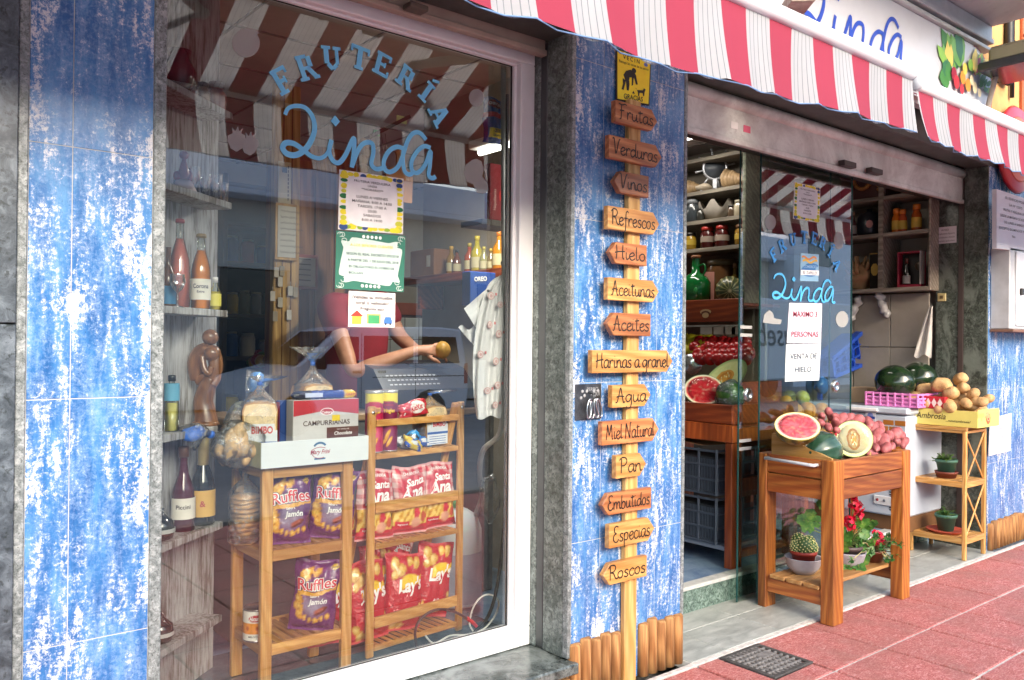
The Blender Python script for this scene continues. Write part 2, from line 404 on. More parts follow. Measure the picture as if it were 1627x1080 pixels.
# ------------------------------------------------------------------ ground and other setting
def struct(name, g, mats, parent=None):
    o = g.obj(name, mats, parent)
    if parent is None: o['kind'] = 'structure'
    return o
FLZ = .14                                                  # shop floor
g = G()
g.box(-60, 60, -3.6, -.03, -.3, -.06, 0, 0); struct('pavement_bed', g, plain('#3a3230', .9, var=.3))
g = G(); rnd = random.Random(5)
xs = [3.05 + .4495 * i for i in range(-9, 34)]
ys = [-.085, -.504, -.928, -1.35, -1.77, -2.19, -2.61, -3.03, -3.45]
for i in range(len(xs) - 1):
    for j in range(len(ys) - 1):
        dz = rnd.uniform(-.002, .0015)
        a_, b_, c_, d_ = xs[i] + .009, xs[i + 1] - .009, ys[j + 1] + .005, ys[j] - .005
        if j == 0 and a_ < 3.3 < b_: g.box(a_, 3.198, c_, d_, -.05, dz, 0, .004); g.box(3.2, b_, c_, -.398, -.05, dz, 0, .004)
        elif j == 0 and a_ < 3.6 < b_: g.box(3.516, b_, c_, d_, -.05, dz, 0, .004)
        else: g.box(a_, b_, c_, d_, -.05, dz, 0, .004)
struct('pavement', g, PV)
g = G()
for x0, x1 in ((-8, 3.06), (3.06, 9)):
    g.box(x0, x1, -.082, -.054, -.03, .002, 0, .002)
for y in ys[1:-1]:
    g.box(-2, 18, y - .0045, y + .0045, -.03, -.004, 0, 0)
struct('pavement_joint', g, plain('#c9c2ba', .85, var=.3, scale=30))
g = G(); gx = [3.062, 3.32, 3.77, 4.22, 4.67, 5.12, 5.57, 6.02, 6.425]; gy = [-.052, .228, .42]
for i in range(len(gx) - 1):
    for j in range(2): g.box(gx[i] + .002, gx[i + 1] - .002, gy[j] + .002, gy[j + 1] - .002, -.03, .003, 0, .002)
g.box(3.06, 6.43, -.054, .42, -.04, -.001, 1, 0)
struct('porch_floor', g, [GT, plain('#d4d2ca', .8)])
g = G(); g.box(-60, 60, -3.75, -3.6, -.3, -.01, 0, .02); struct('kerb', g, plain('#9a9890', .8, bump=.3))
g = G(); g.add([(-250, -250, -.14), (250, -250, -.14), (250, 60, -.14), (-250, 60, -.14)], [(0, 1, 2, 3)]); struct('road', g, plain('#a2a2a2', .85, var=.2, scale=3, bump=.3))
g = G(); g.box(-60, 60, -13.9, -12.1, -.3, .0, 0, .02); struct('far_pavement', g, plain('#bdb2a8', .8, var=.15, scale=2))

# ------------------------------------------------------------------ the shop building
shop = thing('shop_building', 'shop front of worn blue tile and dark granite with window and wide doorway', 'building', (3, 0, 0))
def tiles(x0, x1, z0, z1, jx, jz, y=0., name='tiled_wall'):
    g = G(); X = [x0] + [j for j in jx if x0 + .02 < j < x1 - .02] + [x1]; Z = [z0] + [j for j in jz if z0 + .02 < j < z1 - .02] + [z1]
    for i in range(len(X) - 1):
        for k in range(len(Z) - 1):
            g.box(X[i] + .0012, X[i + 1] - .0012, y, y + .03, Z[k] + .0012, Z[k + 1] - .0012, 0, .0012)
    g.box(x0, x1, y + .0016, y + .035, z0, z1, 1, 0)
    return g.obj(name, [BT, GROUT], shop)
JZ = [-.03, .635, 1.29, 1.965, 2.62]
tiles(.398, .708, 0, 2.9, [.502], JZ)
tiles(2.352, 3.04, .0, 2.9, [2.515, 2.862], JZ)
tiles(6.432, 9.2, 0, 2.9, [6.7, 7.05, 7.4, 7.75, 8.1, 8.45, 8.8], [.62, 1.15, 1.6, 2.25])
g = G()                                                     # granite strips that edge the tiled panels
g.box(.372, .397, -.006, .06, 0, 2.9); g.box(.709, .742, -.004, .3, 0, 2.9)
g.obj('granite_trim', GRL, shop)
g = G(); g.box(2.331, 2.351, -.003, .03, .17, 2.9); g.obj('granite_trim', GRL, shop)
g = G(); g.box(3.041, 3.06, -.004, .42, 0, 2.75); g.obj('granite_trim', GRL, shop)
g = G(); g.box(-2.5, .371, -.02, .03, 1.49, 3.4, 0, .002); g.box(-2.5, .371, -.02, .03, 0, 1.486, 0, .002)
g.obj('granite_pilaster', granite('#2c343a', '#4c555d', '#76818a', .5, .3, 'dark_granite'), shop)
g = G()                                                     # window reveal
g.box(2.333, 2.40, .0315, .153, .166, 2.74); g.box(2.333, 2.40, .2, .30, .166, 2.74)
g.obj('window_reveal', GR, shop)
g = G(); g.box(2.3335, 2.346, .155, .198, .17, 2.72); g.box(2.337, 2.345, .165, .188, .17, 2.72, 1)
g.obj('shutter_track', [DSTEEL, BLACK], shop)
g = G()                                                     # door reveal
g.box(6.415, 6.431, .0, .162, 0, 2.8, 0, .002); g.box(6.415, 6.6, .2, .362, 0, 2.8); g.box(6.43, 6.5, .035, .2, 0, 2.8)
g.obj('door_reveal', granite('#30352f', '#4a514a', '#707870', .8, .25, 'mottled_granite', True), shop)
g = G(); g.box(6.409, 6.432, .163, .199, 0, 2.78, 0, .001)
pass
g.obj('shutter_track', [plain('#4a3f3c', .5, .3), plain('#9da3a1', .3, .6)], shop)
g = G()                                                     # lintel: underside and front band in granite
g.box(.2, 3.06, 0.0, .16, 2.722, 3.05, 0, .006); g.box(3.062, 9.2, -.01, .15, 2.755, 3.05, 0, .006)
g.box(.2, 6.6, .162, .5, 2.79, 3.1, 0, .004)
g.obj('lintel', worn('#4e504c', '#2f2f2d', .5, .5, 7, name='stained_granite'), shop)
g = G()                                                     # masonry behind the granite
g.box(-2.5, .71, .031, .3, 0, 3.0, 0, 0); g.box(2.405, 3.0405, .036, .36, 0, 2.72, 0, 0); g.box(6.435, 9.2, .036, .3, 0, 3.0, 0, 0)
g.box(-2.5, 9.2, .02, .3, 3.101, 4.5, 0, 0)
g.obj('masonry', plain('#b09a86', .9, var=.1), shop)
g = G(); g.box(.7, 2.36, -.045, .30, .118, .163, 0, .006)
g.obj('window_sill', GRV, shop)
g = G(); g.box(.7, 2.34, -.005, .3, .0, .117, 0, 0); g.obj('sill_wall', GRV, shop)
g = G(); g.box(3.06, 6.42, .412, .47, 0, .124, 0, 0); g.obj('door_step', GRG, shop)
g = G(); g.box(3.06, 6.42, .404, .475, .125, .146, 0, .003); g.obj('step_nosing', plain('#b9bcb8', .5, var=.2, scale=20), shop)
# interior
g = G(); g.box(.7, 6.6, .476, 5.3, .1, FLZ, 0, 0); struct('shop_floor', g, worn('#3d5c86', '#8ea4b8', .8, .3, 5, name='blue_shop_floor'))
g = G(); g.box(.6, 2.36, .301, .9, .145, .175, 0, .002); g.obj('display_platform', worn('#3a4654', '#6f7b86', .6, .25, 5, name='dark_platform'), shop)
g = G(); g.box(.6, 6.8, .35, 5.4, 2.98, 3.08, 0, 0)
for i in range(10): g.box(.76, 6.42, .9 + i * .6, .912 + i * .6, 2.972, 2.981, 1, 0); g.box(.9 + i * .6, .912 + i * .6, .36, 5.3, 2.972, 2.979, 1, 0)
struct('shop_ceiling', g, [plain('#b3a59e', .8, var=.06), plain('#8b8079', .8)])
WALLC = plain('#a39a8c', .8, var=.06)
g = G(); g.box(.60, .745, .301, 5.4, .1, 3.0, 0, 0); g.box(6.58, 6.70, .37, 5.4, .1, 3.0, 0, 0)
g.box(.6, 6.7, 4.6, 4.8, .1, 3.0, 0, 0); g.obj('inner_wall', WALLC, shop)
g = G(); g.box(3.02, 3.08, .40, 2.15, .1, 3.0, 0, 0); g.box(2.42, 3.0405, .362, .40, .1, 2.75, 0, 0); g.obj('partition_wall', WALLC, shop)
g = G()                                                     # tiled lower band of the back wall
for i in range(34):
    for k in range(7):
        g.box(.78 + i * .165, .78 + i * .165 + .158, 4.585, 4.6, .16 + k * .22, .16 + k * .22 + .213, 0, .003)
g.box(.76, 6.42, 4.59, 4.5995, .15, 1.72, 1, 0); g.box(.76, 6.42, 4.575, 4.5995, 1.72, 1.84, 2, .003)
g.obj('wall_tile', [plain('#d7d8d0', .3, var=.05), GROUT_D, plain('#a8583e', .5)], shop)
LMP = P(786, 241, X=2.5)
for x, y, lab in ((LMP.x, LMP.y, 'short strip lamp hung high on the partition behind the left window'), (4.7, 1.3, 'slim strip lamp on the ceiling inside the doorway'), (4.3, 3.2, 'slim strip lamp at the back of the doorway room')):
    lz = LMP.z + .015 if x == LMP.x else 2.915; hl = .12 if x == LMP.x else .56
    t = thing('tube_lamp', lab, 'lamp', (x, y, lz + .05))
    g = G(); g.box(x - .05, x + .05, y - hl - .03, y + hl + .03, lz + .015, lz + .055, 0, .004); g.obj('housing', WHITE, t)
    g = G(); g.tube([(x, y - hl, lz), (x, y + hl, lz)], .014, 10)
    m = NT('lit_tube'); m.b.inputs['Emission Color'].default_value = (1, .95, .85, 1); m.b.inputs['Emission Strength'].default_value = 2.5
    g.obj('tube', m.mat, t)
    l = bpy.data.lights.new('strip_light', 'AREA'); l.shape = 'RECTANGLE'; l.size = .1; l.size_y = 2 * hl; l.energy = 6 if x == LMP.x else 2.6; l.color = (1, .93, .83)
    q = bpy.data.objects.new('strip_light', l); COL.objects.link(q); q.parent = t; q.location = (0, 0, -.07)

# ------------------------------------------------------------------ display window
win = thing('display_window', 'big fixed shop window in a white plastic frame with blue lettering on the glass', 'window', (1.54, .24, .166))
fx0, fx1, fz0, fz1 = .75, 2.332, .166, 2.7
g = G()
def frame(g, x0, x1, z0, z1, y0, y1, wl, wr, wb, wt, m=0, c=.004):
    g.box(x0, x1, y0, y1, z0, z0 + wb, m, c); g.box(x0, x1, y0, y1, z1 - wt, z1, m, c)
    g.box(x0, x0 + wl, y0, y1, z0 + wb + .0003, z1 - wt - .0003, m, c); g.box(x1 - wr, x1, y0, y1, z0 + wb + .0003, z1 - wt - .0003, m, c)
frame(g, fx0, fx1, fz0, fz1, .232, .30, .06, .078, .078, .062)
frame(g, fx0 + .055, fx1 - .073, fz0 + .073, fz1 - .057, .262, .295, .014, .018, .014, .014, 0, .003)
g.obj('frame', PVC, win)
g = G(); frame(g, fx0 + .066, fx1 - .089, fz0 + .084, fz1 - .068, .276, .284, .005, .006, .005, .005, 0, .001); g.obj('rubber_seal', RUBBER, win)
GY = .28
g = G(); g.quad((fx0 + .06, GY, fz0 + .07), (fx1 - .08, GY, fz0 + .07), (fx1 - .08, GY, fz1 - .06), (fx0 + .06, GY, fz1 - .06)); g.obj('glass_pane', GLW, win)
sh = thing('roller_shutter', 'rolled up beige shutter edge above the display window', 'shutter', (1.54, .18, 2.7))
g = G(); g.box(.765, 2.332, .166, .186, 2.672, 2.79, 0, .003); g.box(.765, 2.332, .156, .192, 2.662, 2.686, 0, .003); g.obj('bottom_bar', plain('#a8988c', .5, .2), sh)
g = G(); g.box(1.62, 1.70, .10, .156, 2.668, 2.69, 0, .004); g.obj('stop_block', plain('#5b5148', .6), sh)
g = G(); g.box(1.42, 1.44, .12, .156, 2.668, 2.69, 0, .004); g.obj('stop_block', plain('#5b5148', .6), sh)

# FRUTERIA in blue slab letters, Linda in script
def slab(ch):                                              # strokes of a slab letter in a 1 x 1 box: (x0, y0, x1, y1, width)
    S = {'F': [(.25, 0, .25, 1, .24), (.1, .93, .85, .93, .15), (.25, .5, .62, .5, .15), (.03, .07, .5, .07, .14), (.8, .72, .8, .98, .12), (.6, .36, .6, .64, .1)],
         'R': [(.25, 0, .25, 1, .24), (.1, .93, .62, .93, .15), (.25, .48, .62, .48, .14), (.7, .5, .7, .92, .24), (.55, .48, .84, .06, .22), (.02, .07, .46, .07, .14), (.7, .07, 1.0, .07, .14)],
         'U': [(.24, .28, .24, 1, .24), (.76, .28, .76, 1, .17), (.28, .28, .5, .07, .2), (.5, .08, .73, .28, .18), (.02, .93, .46, .93, .14), (.58, .93, .98, .93, .14)],
         'T': [(.5, 0, .5, 1, .26), (.03, .92, .97, .92, .16), (.28, .07, .72, .07, .14), (.07, .7, .07, .98, .12), (.93, .7, .93, .98, .12)],
         'E': [(.25, 0, .25, 1, .24), (.08, .93, .85, .93, .15), (.25, .5, .62, .5, .14), (.03, .07, .85, .07, .15), (.82, .72, .82, .98, .12), (.82, .02, .82, .28, .12), (.6, .38, .6, .62, .1)],
         'I': [(.5, 0, .5, 1, .26), (.24, .93, .76, .93, .14), (.24, .07, .76, .07, .14)],
         'A': [(.18, .04, .5, 1, .16), (.82, .04, .5, 1, .26), (.3, .36, .7, .36, .13), (.0, .07, .36, .07, .14), (.6, .07, 1.04, .07, .14)]}
    return S[ch]
def slab_text(g, items, F, hgt, m=0):
    n = 0
    for ch, x, z, rot in items:
        cr, sr = math.cos(rot), math.sin(rot); acc = ch == 'Í'
        st = slab('I' if acc else ch) + ([(.4, 1.14, .75, 1.34, .14)] if acc else [])
        for (a, b, c_, d, w) in st:
            L = math.hypot(c_ - a, d - b); ux, uy = (c_ - a) / L, (d - b) / L; q = []
            for (px_, py_) in ((a - uy * w / 2, b + ux * w / 2), (c_ - uy * w / 2, d + ux * w / 2), (c_ + uy * w / 2, d - ux * w / 2), (a + uy * w / 2, b - ux * w / 2)):
                X, Z = (px_ - .5) * hgt * .92, (py_ - .5) * hgt; q.append(F(x + X * cr - Z * sr, z + X * sr + Z * cr, n * .00012))
            n += 1; g.add(q[::-1], [(0, 1, 2, 3)], m)
LINDA = [[(453, 182), (458, 172), (470, 168), (485, 171), (496, 184), (500, 203), (495, 222), (484, 238), (470, 246), (456, 244), (449, 235), (454, 227), (467, 228), (482, 238), (495, 248), (509, 251), (520, 243), (527, 222)],
         [(527, 222), (523, 240), (529, 255), (539, 258), (549, 246), (559, 224), (563, 221), (562, 243), (559, 266)],
         [(560, 262), (566, 245), (574, 231), (583, 226), (592, 229), (593, 243), (590, 260), (597, 268), (607, 267), (612, 262)],
         [(641, 236), (630, 233), (618, 240), (610, 255), (611, 268), (620, 273), (632, 265), (640, 247), (647, 225), (656, 212), (667, 211), (677, 222)],
         [(641, 236), (640, 256), (643, 272), (650, 277), (656, 274)], 
         [(684, 235), (674, 232), (663, 240), (654, 256), (655, 271), (664, 274), (675, 262), (684, 240), (683, 262), (681, 278), (687, 283), (692, 280)]]
def linda(g, F, w, cen=None, scl=None):
    for k, st in enumerate(LINDA):
        pts = smooth_line([F(x, y) for x, y in st], 6); n = len(pts)
        ww = [w * (.55 + .45 * math.sin(math.pi * min(1, max(.08, i / (n - 1) * 1.0)))) if k == 0 else w * .85 for i in range(n)]
        g.ribbon(pts, ww, (0, -1, 0), 0, k * .0002)
    c = F(532, 192); d = [F(532, 183), F(540, 193), F(533, 201), F(525, 192)]
    g.add([p + Vector((0, -.0015, 0)) for p in d], [(3, 2, 1, 0)])
W2 = [('F', 450, 127, .62), ('R', 487, 107, .40), ('U', 527, 93, .12), ('T', 571, 92, -.12), ('E', 608, 103, -.26), ('R', 645, 123, -.45), ('Í', 677, 146, -.62), ('A', 697, 182, -.98)]
g = G(); it = []
for ch, x, y, r in W2:
    p = P(x, y, Y=GY - .003); it.append((ch, p.x, p.z, r))
slab_text(g, it, lambda x, z, e: Vector((x, GY - .003 - e, z)), .088)
g.obj('shop_name_lettering', BLUEV, win)
g = G(); linda(g, lambda x, y: P(x, y, Y=GY - .004), .021); g.obj('script_lettering', BLUEV, win)
def silhouette(pts, Y, name='fruit_sticker', parent=None):
    g = G(); q = [P(x, y, Y=Y) for x, y in pts][::-1]; c = sum(q, Vector()) / len(q)
    g.add([c] + q, [(0, i + 1, (i + 1) % len(q) + 1) for i in range(len(q))]); return g.obj(name, FROST, parent)
def circ(cx, cy, rx, ry, n=20, extra=0):
    return [(cx + rx * math.cos(a * 2 * math.pi / n), cy - ry * math.sin(a * 2 * math.pi / n)) for a in range(n)]
silhouette(circ(391, 68, 22, 23), GY - .002, parent=win); silhouette([(396, 47), (404, 46), (414, 53), (402, 55)], GY - .003, parent=win)
def berry(cx, cy, s): return [(cx + a * s, cy - b * s) for a, b in ((0, -17), (8, -12), (14, 0), (13, 8), (7, 11), (10, 20), (4, 14), (2, 22), (-2, 14), (-7, 20), (-6, 11), (-13, 8), (-14, 0), (-9, -12))]
silhouette(berry(376, 223, 1.05), GY - .002, parent=win); silhouette(berry(397, 230, 1.0), GY - .002, parent=win)
silhouette([(757, 252), (765, 256), (769, 268), (766, 280), (775, 292), (776, 303), (768, 308), (758, 305), (752, 293), (742, 288), (737, 275), (740, 262), (750, 254)], GY - .002, parent=win)
silhouette(circ(757, 155, 12, 14), GY - .002, parent=win)

# ------------------------------------------------------------------ notices
NASP = [1.0]
def notice(name, label, cat, quad, Y, draw, base='#eceae6', group=None, th=.0012, border=None):
    """quad: four photo points (top left, top right, bottom right, bottom left) on the plane y = Y; draw(g, F) adds print; F(u, v) with v up"""
    p = [P(x, y, Y=Y) for x, y in quad]
    def F(u, v, e=.0012):
        a = p[3].lerp(p[2], u); b = p[0].lerp(p[1], u); q = a.lerp(b, v); return Vector((q.x, Y - th - e, q.z))
    g = G(); c = (p[0] + p[2]) / 2
    fr = [F(0, 0, 0), F(1, 0, 0), F(1, 1, 0), F(0, 1, 0)]; bk = [v + Vector((0, th, 0)) for v in fr]
    g.add(fr + bk, [(0, 1, 2, 3), (7, 6, 5, 4), (0, 4, 5, 1), (1, 5, 6, 2), (2, 6, 7, 3), (3, 7, 4, 0)])
    NASP[0] = (p[0] - p[3]).length / (p[1] - p[0]).length; mats = [plain(base, .6, var=.02)]; draw(g, F, mats)
    o = g.obj(name, mats); me = o.data
    off = Vector((c.x, Y, c.z)); me.transform(Matrix.Translation(-off)); o.location = off
    return tag(o, label, cat, group)
def lines(g, F, mats, rows, col='#2a2a2a', asp=1.0):
    mats.append(plain(col, .6)); m = len(mats) - 1
    for r in rows:
        txt, u, v, s = r[:4]; mw = r[4] if len(r) > 4 else .9; al = r[5] if len(r) > 5 else 'c'; bo = r[6] if len(r) > 6 else .01; shr = r[7] if len(r) > 7 else 0
        put_text(g, txt, lambda x, y: F(x, y, .003), u, v, s, m, al, bo, sx=asp, maxw=mw, shear=shr)
def blob(g, F, u, v, ru, rv, m, e=.0016, n=10, rot=0):
    g.add([F(u + ru * math.cos(a * 2 * math.pi / n + rot), v + rv * math.sin(a * 2 * math.pi / n + rot), e) for a in range(n)], [tuple(range(n))], m)
def citrus(g, F, mats, txt, inner='#eeeeee'):
    base = len(mats)
    for c in ('#e8d92c', '#8fb02f', '#2f4d86', '#c7c93a', '#1f6f3a'): mats.append(plain(c, .6))
    rr = random.Random(4); n = 46
    for i in range(n):
        t = i / n * 4; s, q = int(t), t - int(t); d = .055
        u, v = [(q, 1 - d), (1 - d, 1 - q), (1 - q, d), (d, q)][s]
        blob(g, F, min(.93, max(.07, u + rr.uniform(-.02, .02))), min(.95, max(.05, v + rr.uniform(-.015, .015))), .06 * rr.uniform(.7, 1.15), .045 * rr.uniform(.7, 1.2), base + rr.choice([0, 0, 0, 1, 3, 2, 4]), .0014 + i * 1e-5, 9)
    mats.append(plain(inner, .6)); k = len(mats) - 1
    pts = [(.5 + .40 * math.copysign(abs(math.cos(a)) ** .5, math.cos(a)), .5 + .43 * math.copysign(abs(math.sin(a)) ** .5, math.sin(a))) for a in [i * 2 * math.pi / 32 for i in range(32)]]
    g.add([F(u, v, .0022) for u, v in pts], [tuple(range(32))], k)
    lines(g, F, mats, txt)
HOR = [('FRUTERIA VERDULERIA', .5, .83, .055, .62), ('LINDA', .5, .765, .05), ('**HORARIO**', .5, .70, .055), ('LUNES A VIERNES', .5, .565, .062, .62), ('MAÑANA: 8:00 A 14:00', .5, .485, .062, .74), ('TARDES: 17:00 A', .5, .405, .062, .6), ('20:00', .5, .33, .062), ('SABADOS', .5, .255, .062), ('8:00 A 14:00', .5, .175, .062, .5)]
notice('opening_hours_notice', 'opening hours sheet with a border of yellow lemons stuck on the left shop window', 'notice', [(539, 269), (641, 284), (640, 372), (537, 364)], GY, lambda g, F, m: citrus(g, F, m, HOR))
def green(g, F, mats):
    mats += [plain('#c6ded6', .6), plain('#e6f0ea', .6), plain('#e6da55', .6)]; k = len(mats) - 3
    pts = []
    for i in range(48):
        a = i * 2 * math.pi / 48; w = .03 * math.sin(8 * a); ce, se = math.cos(a), math.sin(a)
        pts.append((.5 + (.43 + w) * math.copysign(abs(ce) ** .35, ce), .5 + (.38 + w) * math.copysign(abs(se) ** .35, se)))
    g.add([F(u, v, .0014) for u, v in pts], [tuple(range(48))], k)
    for s in (-1, 1):
        for tz in (-1, 1):
            for j in range(3):
                pp = [F(.5 + s * (.45 - .03 * j + .035 * math.cos(a)), .5 + tz * (.44 - .05 * j * (j > 1) + .04 * math.sin(a)), .002) for a in [q * .6 for q in range(9)]]
                g.ribbon(pp, .0018, (0, -1, 0), k + 1)
    for c in (.38, .44, .5, .56, .62):
        for vv in (.93, .07): blob(g, F, c, vv, .022, .03, k + 1, .002)
    put_text(g, 'A LOS SEÑORES CLIENTES', lambda x, y: F(x, y, .003), .5, .755, .062, k + 2, bold=.015, maxw=.62)
    lines(g, F, mats, [('SEGÚN EL REAL DECRETO 293/2018', .14, .60, .06, .76, 'l'), ('A PARTIR DEL 1 DE JULIO DEL 2018', .16, .49, .06, .74, 'l'), ('ES OBLIGATORIO EL COBRO DE', .18, .38, .06, .66, 'l'), ('BOLSAS.', .18, .27, .06, .66, 'l')], '#3d5560')
notice('bag_charge_notice', 'dark green sheet with a pale ornate panel stuck under the opening hours sheet', 'notice', [(534, 366), (644, 375), (641, 464), (532, 458)], GY, green, '#2f7461')
def sell(g, F, mats):
    lines(g, F, mats, [('¿Vendes tu inmueble,', .5, .80, .15, .9), ('local o vehículo?', .5, .64, .15, .72), ('Pregunta aquí', .5, .48, .13, .52)], '#2c2f3a')
    mats += [plain(c, .6) for c in ('#e3b545', '#c0392b', '#3f9a62', '#3f74b8', '#c7a36a')]; k = len(mats) - 5
    g.add([F(.07, .08, .002), F(.27, .08, .002), F(.27, .3, .002), F(.07, .3, .002)], [(0, 1, 2, 3)], k)
    g.add([F(.03, .3, .0022), F(.31, .3, .0022), F(.17, .47, .0022)], [(0, 1, 2)], k + 1)
    g.add([F(.38, .1, .002), F(.68, .1, .002), F(.68, .38, .002), F(.38, .38, .002)], [(0, 1, 2, 3)], k + 4)
    g.add([F(.41, .1, .0024), F(.65, .1, .0024), F(.65, .34, .0024), F(.41, .34, .0024)], [(0, 1, 2, 3)], k + 2)
    g.add([F(.75, .1, .002), F(.93, .1, .002), F(.93, .2, .002), F(.9, .3, .002), F(.78, .3, .002), F(.75, .2, .002)], [tuple(range(6))], k + 3)
    blob(g, F, .79, .09, .02, .03, len(mats) - 6, .0024); blob(g, F, .89, .09, .02, .03, len(mats) - 6, .0024)
notice('property_notice', 'small white sheet with a drawn house, garage door and car, lowest on the left window', 'notice', [(554, 462), (628, 466), (627, 520), (553, 519)], GY, sell)

# ------------------------------------------------------------------ sliding glass door
door = thing('sliding_glass_door', 'frameless sliding glass doors with blue lettering, standing half open', 'door', (4.5, .32, 0))
DY = .29
for (x0, x1, y) in ((3.955, 4.9, .345), (4.07, 5.062, DY)):
    g = G(); g.quad((x0, y, .012), (x1, y, .012), (x1, y, 2.545), (x0, y, 2.545), 0)
    g.box(x0 - .004, x0, y - .005, y + .005, .012, 2.545, 1, .001); g.box(x1, x1 + .004, y - .005, y + .005, .012, 2.545, 1, .001)
    leaf = g.obj('glass_leaf', [GLD, GEDGE], door)
g = G(); g.box(3.07, 6.405, .24, .37, 2.548, 2.60, 0, .003); g.box(3.07, 6.405, .24, .26, 2.52, 2.548, 1, .002); g.obj('top_rail', [plain('#3b3431', .5, .2), BLACK], door)
for (px_, py_, y) in ((1188, 627, .345), (1327, 613, DY)):
    p = P(px_, py_, Y=y); g = G(); R = Matrix.Rotation(math.pi / 2, 4, 'X')
    g.lathe([(.017, -.004), (.036, -.004), (.04, .004), (.034, .012), (.022, .014), (.017, .006)], n=22, T=Matrix.Translation(p) @ R); g.obj('pull_ring', STEEL, door)
g = G()
a0, a1 = P(453, 182, Y=GY), P(692, 280, Y=GY); b0, b1 = P(1229, 434, Y=DY), P(1326, 489, Y=DY)
zt, zb = P(560, 168, Y=GY).z, P(560, 283, Y=GY).z
def toDoor(x, y):
    p = P(x, y, Y=GY); return Vector((b0.x + (p.x - a0.x) / (a1.x - a0.x) * (b1.x - b0.x), DY - .003, 1.90 + (p.z - zt) / (zt - zb) * .30))
LTOP = P(1262, 429, Y=DY).z; LBOT = P(1320, 490, Y=DY).z
def toDoor(x, y):
    p = P(x, y, Y=GY); f_ = (p.x - a0.x) / (a1.x - a0.x)
    return Vector((b0.x + f_ * (b1.x - b0.x), DY - .003, LTOP + (p.z - zt) / (zt - zb) * (LTOP - LBOT)))
linda(g, toDoor, .017); g.obj('script_lettering', plain('#55b6f0', .4), door)
it = []
for ch, x, y, r in (('F', 1229, 404, .75), ('R', 1242, 390, .55), ('U', 1259, 381, .2), ('T', 1277, 377, -.02), ('E', 1293, 379, -.18), ('R', 1306, 386, -.4), ('Í', 1318, 400, -.62), ('A', 1328, 420, -1.0)):
    p = P(x, y, Y=DY); it.append((ch, p.x, p.z, r))
g = G(); slab_text(g, it, lambda x, z, e: Vector((x, DY - .003 - e, z)), .078); g.obj('shop_name_lettering', plain('#3f92d8', .4), door)
for q in (circ(1224, 353, 9, 12), circ(1333, 382, 8, 14), [(1214, 500), (1222, 492), (1228, 497), (1230, 505), (1242, 508), (1240, 515), (1224, 514), (1212, 512)], circ(1338, 507, 10, 13)):
    silhouette(q, DY - .002, parent=door)
g = G()
for z in (.86, .905): g.box(3.957, 4.068, .339, .3395, z, z + .018, 0, 0)
for z in (1.50, 1.545): g.box(3.957, 4.068, .339, .3395, z, z + .018, 0, 0)
g.obj('safety_stripe', FROST, door)
notice('opening_hours_notice', 'faded lemon bordered opening hours sheet stuck on the glass door', 'notice', [(1262, 289), (1303, 298), (1302, 354), (1260, 347)], DY, lambda g, F, m: citrus(g, F, m, HOR, '#dcdfe0'))
def zap(g, F, mats):
    mats += [plain(c, .5) for c in ('#3577b5', '#e5b53a', '#d88a4a', '#f0f0f0')]; k = len(mats) - 4
    for i in range(5): blob(g, F, .5 + .1 * math.sin(i * 2), .25 + .08 * i, .42 - .03 * abs(i - 2), .09, k, .0015 + i * 1e-4)
    g.ribbon([F(.1 + .08 * i, .72 + .05 * math.sin(i * .9), .002) for i in range(11)], .012, (0, -1, 0), k + 1)
    g.ribbon([F(.05 + .08 * i, .84 + .05 * math.sin(i * .9 + .5), .002) for i in range(11)], .012, (0, -1, 0), k + 2)
    g.add([F(.0, .22, .0026), F(1., .22, .0026), F(1., .40, .0026), F(0, .40, .0026)], [(0, 1, 2, 3)], k + 3)
    lines(g, F, mats, [('EL ZAPILLO', .5, .25, .15, .94)], '#1d3557'); lines(g, F, mats, [('COMERCIO', .5, .48, .14, .8)], '#9fc4e6')
notice('trade_sticker', 'round blue trade sticker with yellow waves on the glass door', 'sticker', [(1272, 402), (1301, 404), (1300, 447), (1271, 446)], DY, zap, '#8db7d4')
notice('limit_notice', 'white sheet with red capitals MÁXIMO 3 PERSONAS on the glass door', 'notice', [(1254, 481), (1306, 482), (1304, 545), (1250, 545)], DY, lambda g, F, m: lines(g, F, m, [('MÁXIMO 3', .48, .66, .19, .72, 'c', .012), ('PERSONAS', .50, .16, .19, .80, 'c', .012)], '#8e1f3d'), '#dcd8e6')
notice('ice_notice', 'white sheet with dark capitals VENTA DE HIELO under the limit sheet on the door', 'notice', [(1249, 547), (1304, 546), (1301, 604), (1247, 606)], DY, lambda g, F, m: lines(g, F, m, [('VENTA DE', .5, .60, .21, .78), ('HIELO', .5, .24, .21, .48)], '#2b3c55'), '#dfe5e4')

# ------------------------------------------------------------------ shutter over the doorway
sh = thing('roller_shutter', 'beige metal shutter rolled up above the wide doorway', 'shutter', (4.7, .18, 2.52))
SHM = worn('#e2e4de', '#a8a49e', .35, .4, 3, .15, name='painted_shutter')
g = G(); g.box(3.075, 6.408, .172, .186, 2.515, 2.69, 0, .002); g.box(3.075, 6.408, .16, .19, 2.50, 2.53, 0, .004); g.obj('bottom_slat', SHM, sh)
g = G(); g.tube([(3.075, .185, 2.72), (6.408, .185, 2.72)], .038, 16); g.obj('roll', SHM, sh)
for (x, y) in ((1343, 263), (1386, 274)):
    p = P(x, y, Y=.15); g = G(); g.box(p.x - .07, p.x + .07, .115, .158, p.z - .012, p.z + .022, 0, .004); g.obj('handle', plain('#3f3734', .5), sh)
for (x, y, c) in ((1167, 199, '#e8e6e2'), (1187, 205, '#d8647e')):
    p = P(x, y, Y=.17); g = G(); g.box(p.x - .03, p.x + .03, .1695, .1715, p.z - .018, p.z + .018, 0, 0); g.obj('sticker', plain(c, .5), sh)
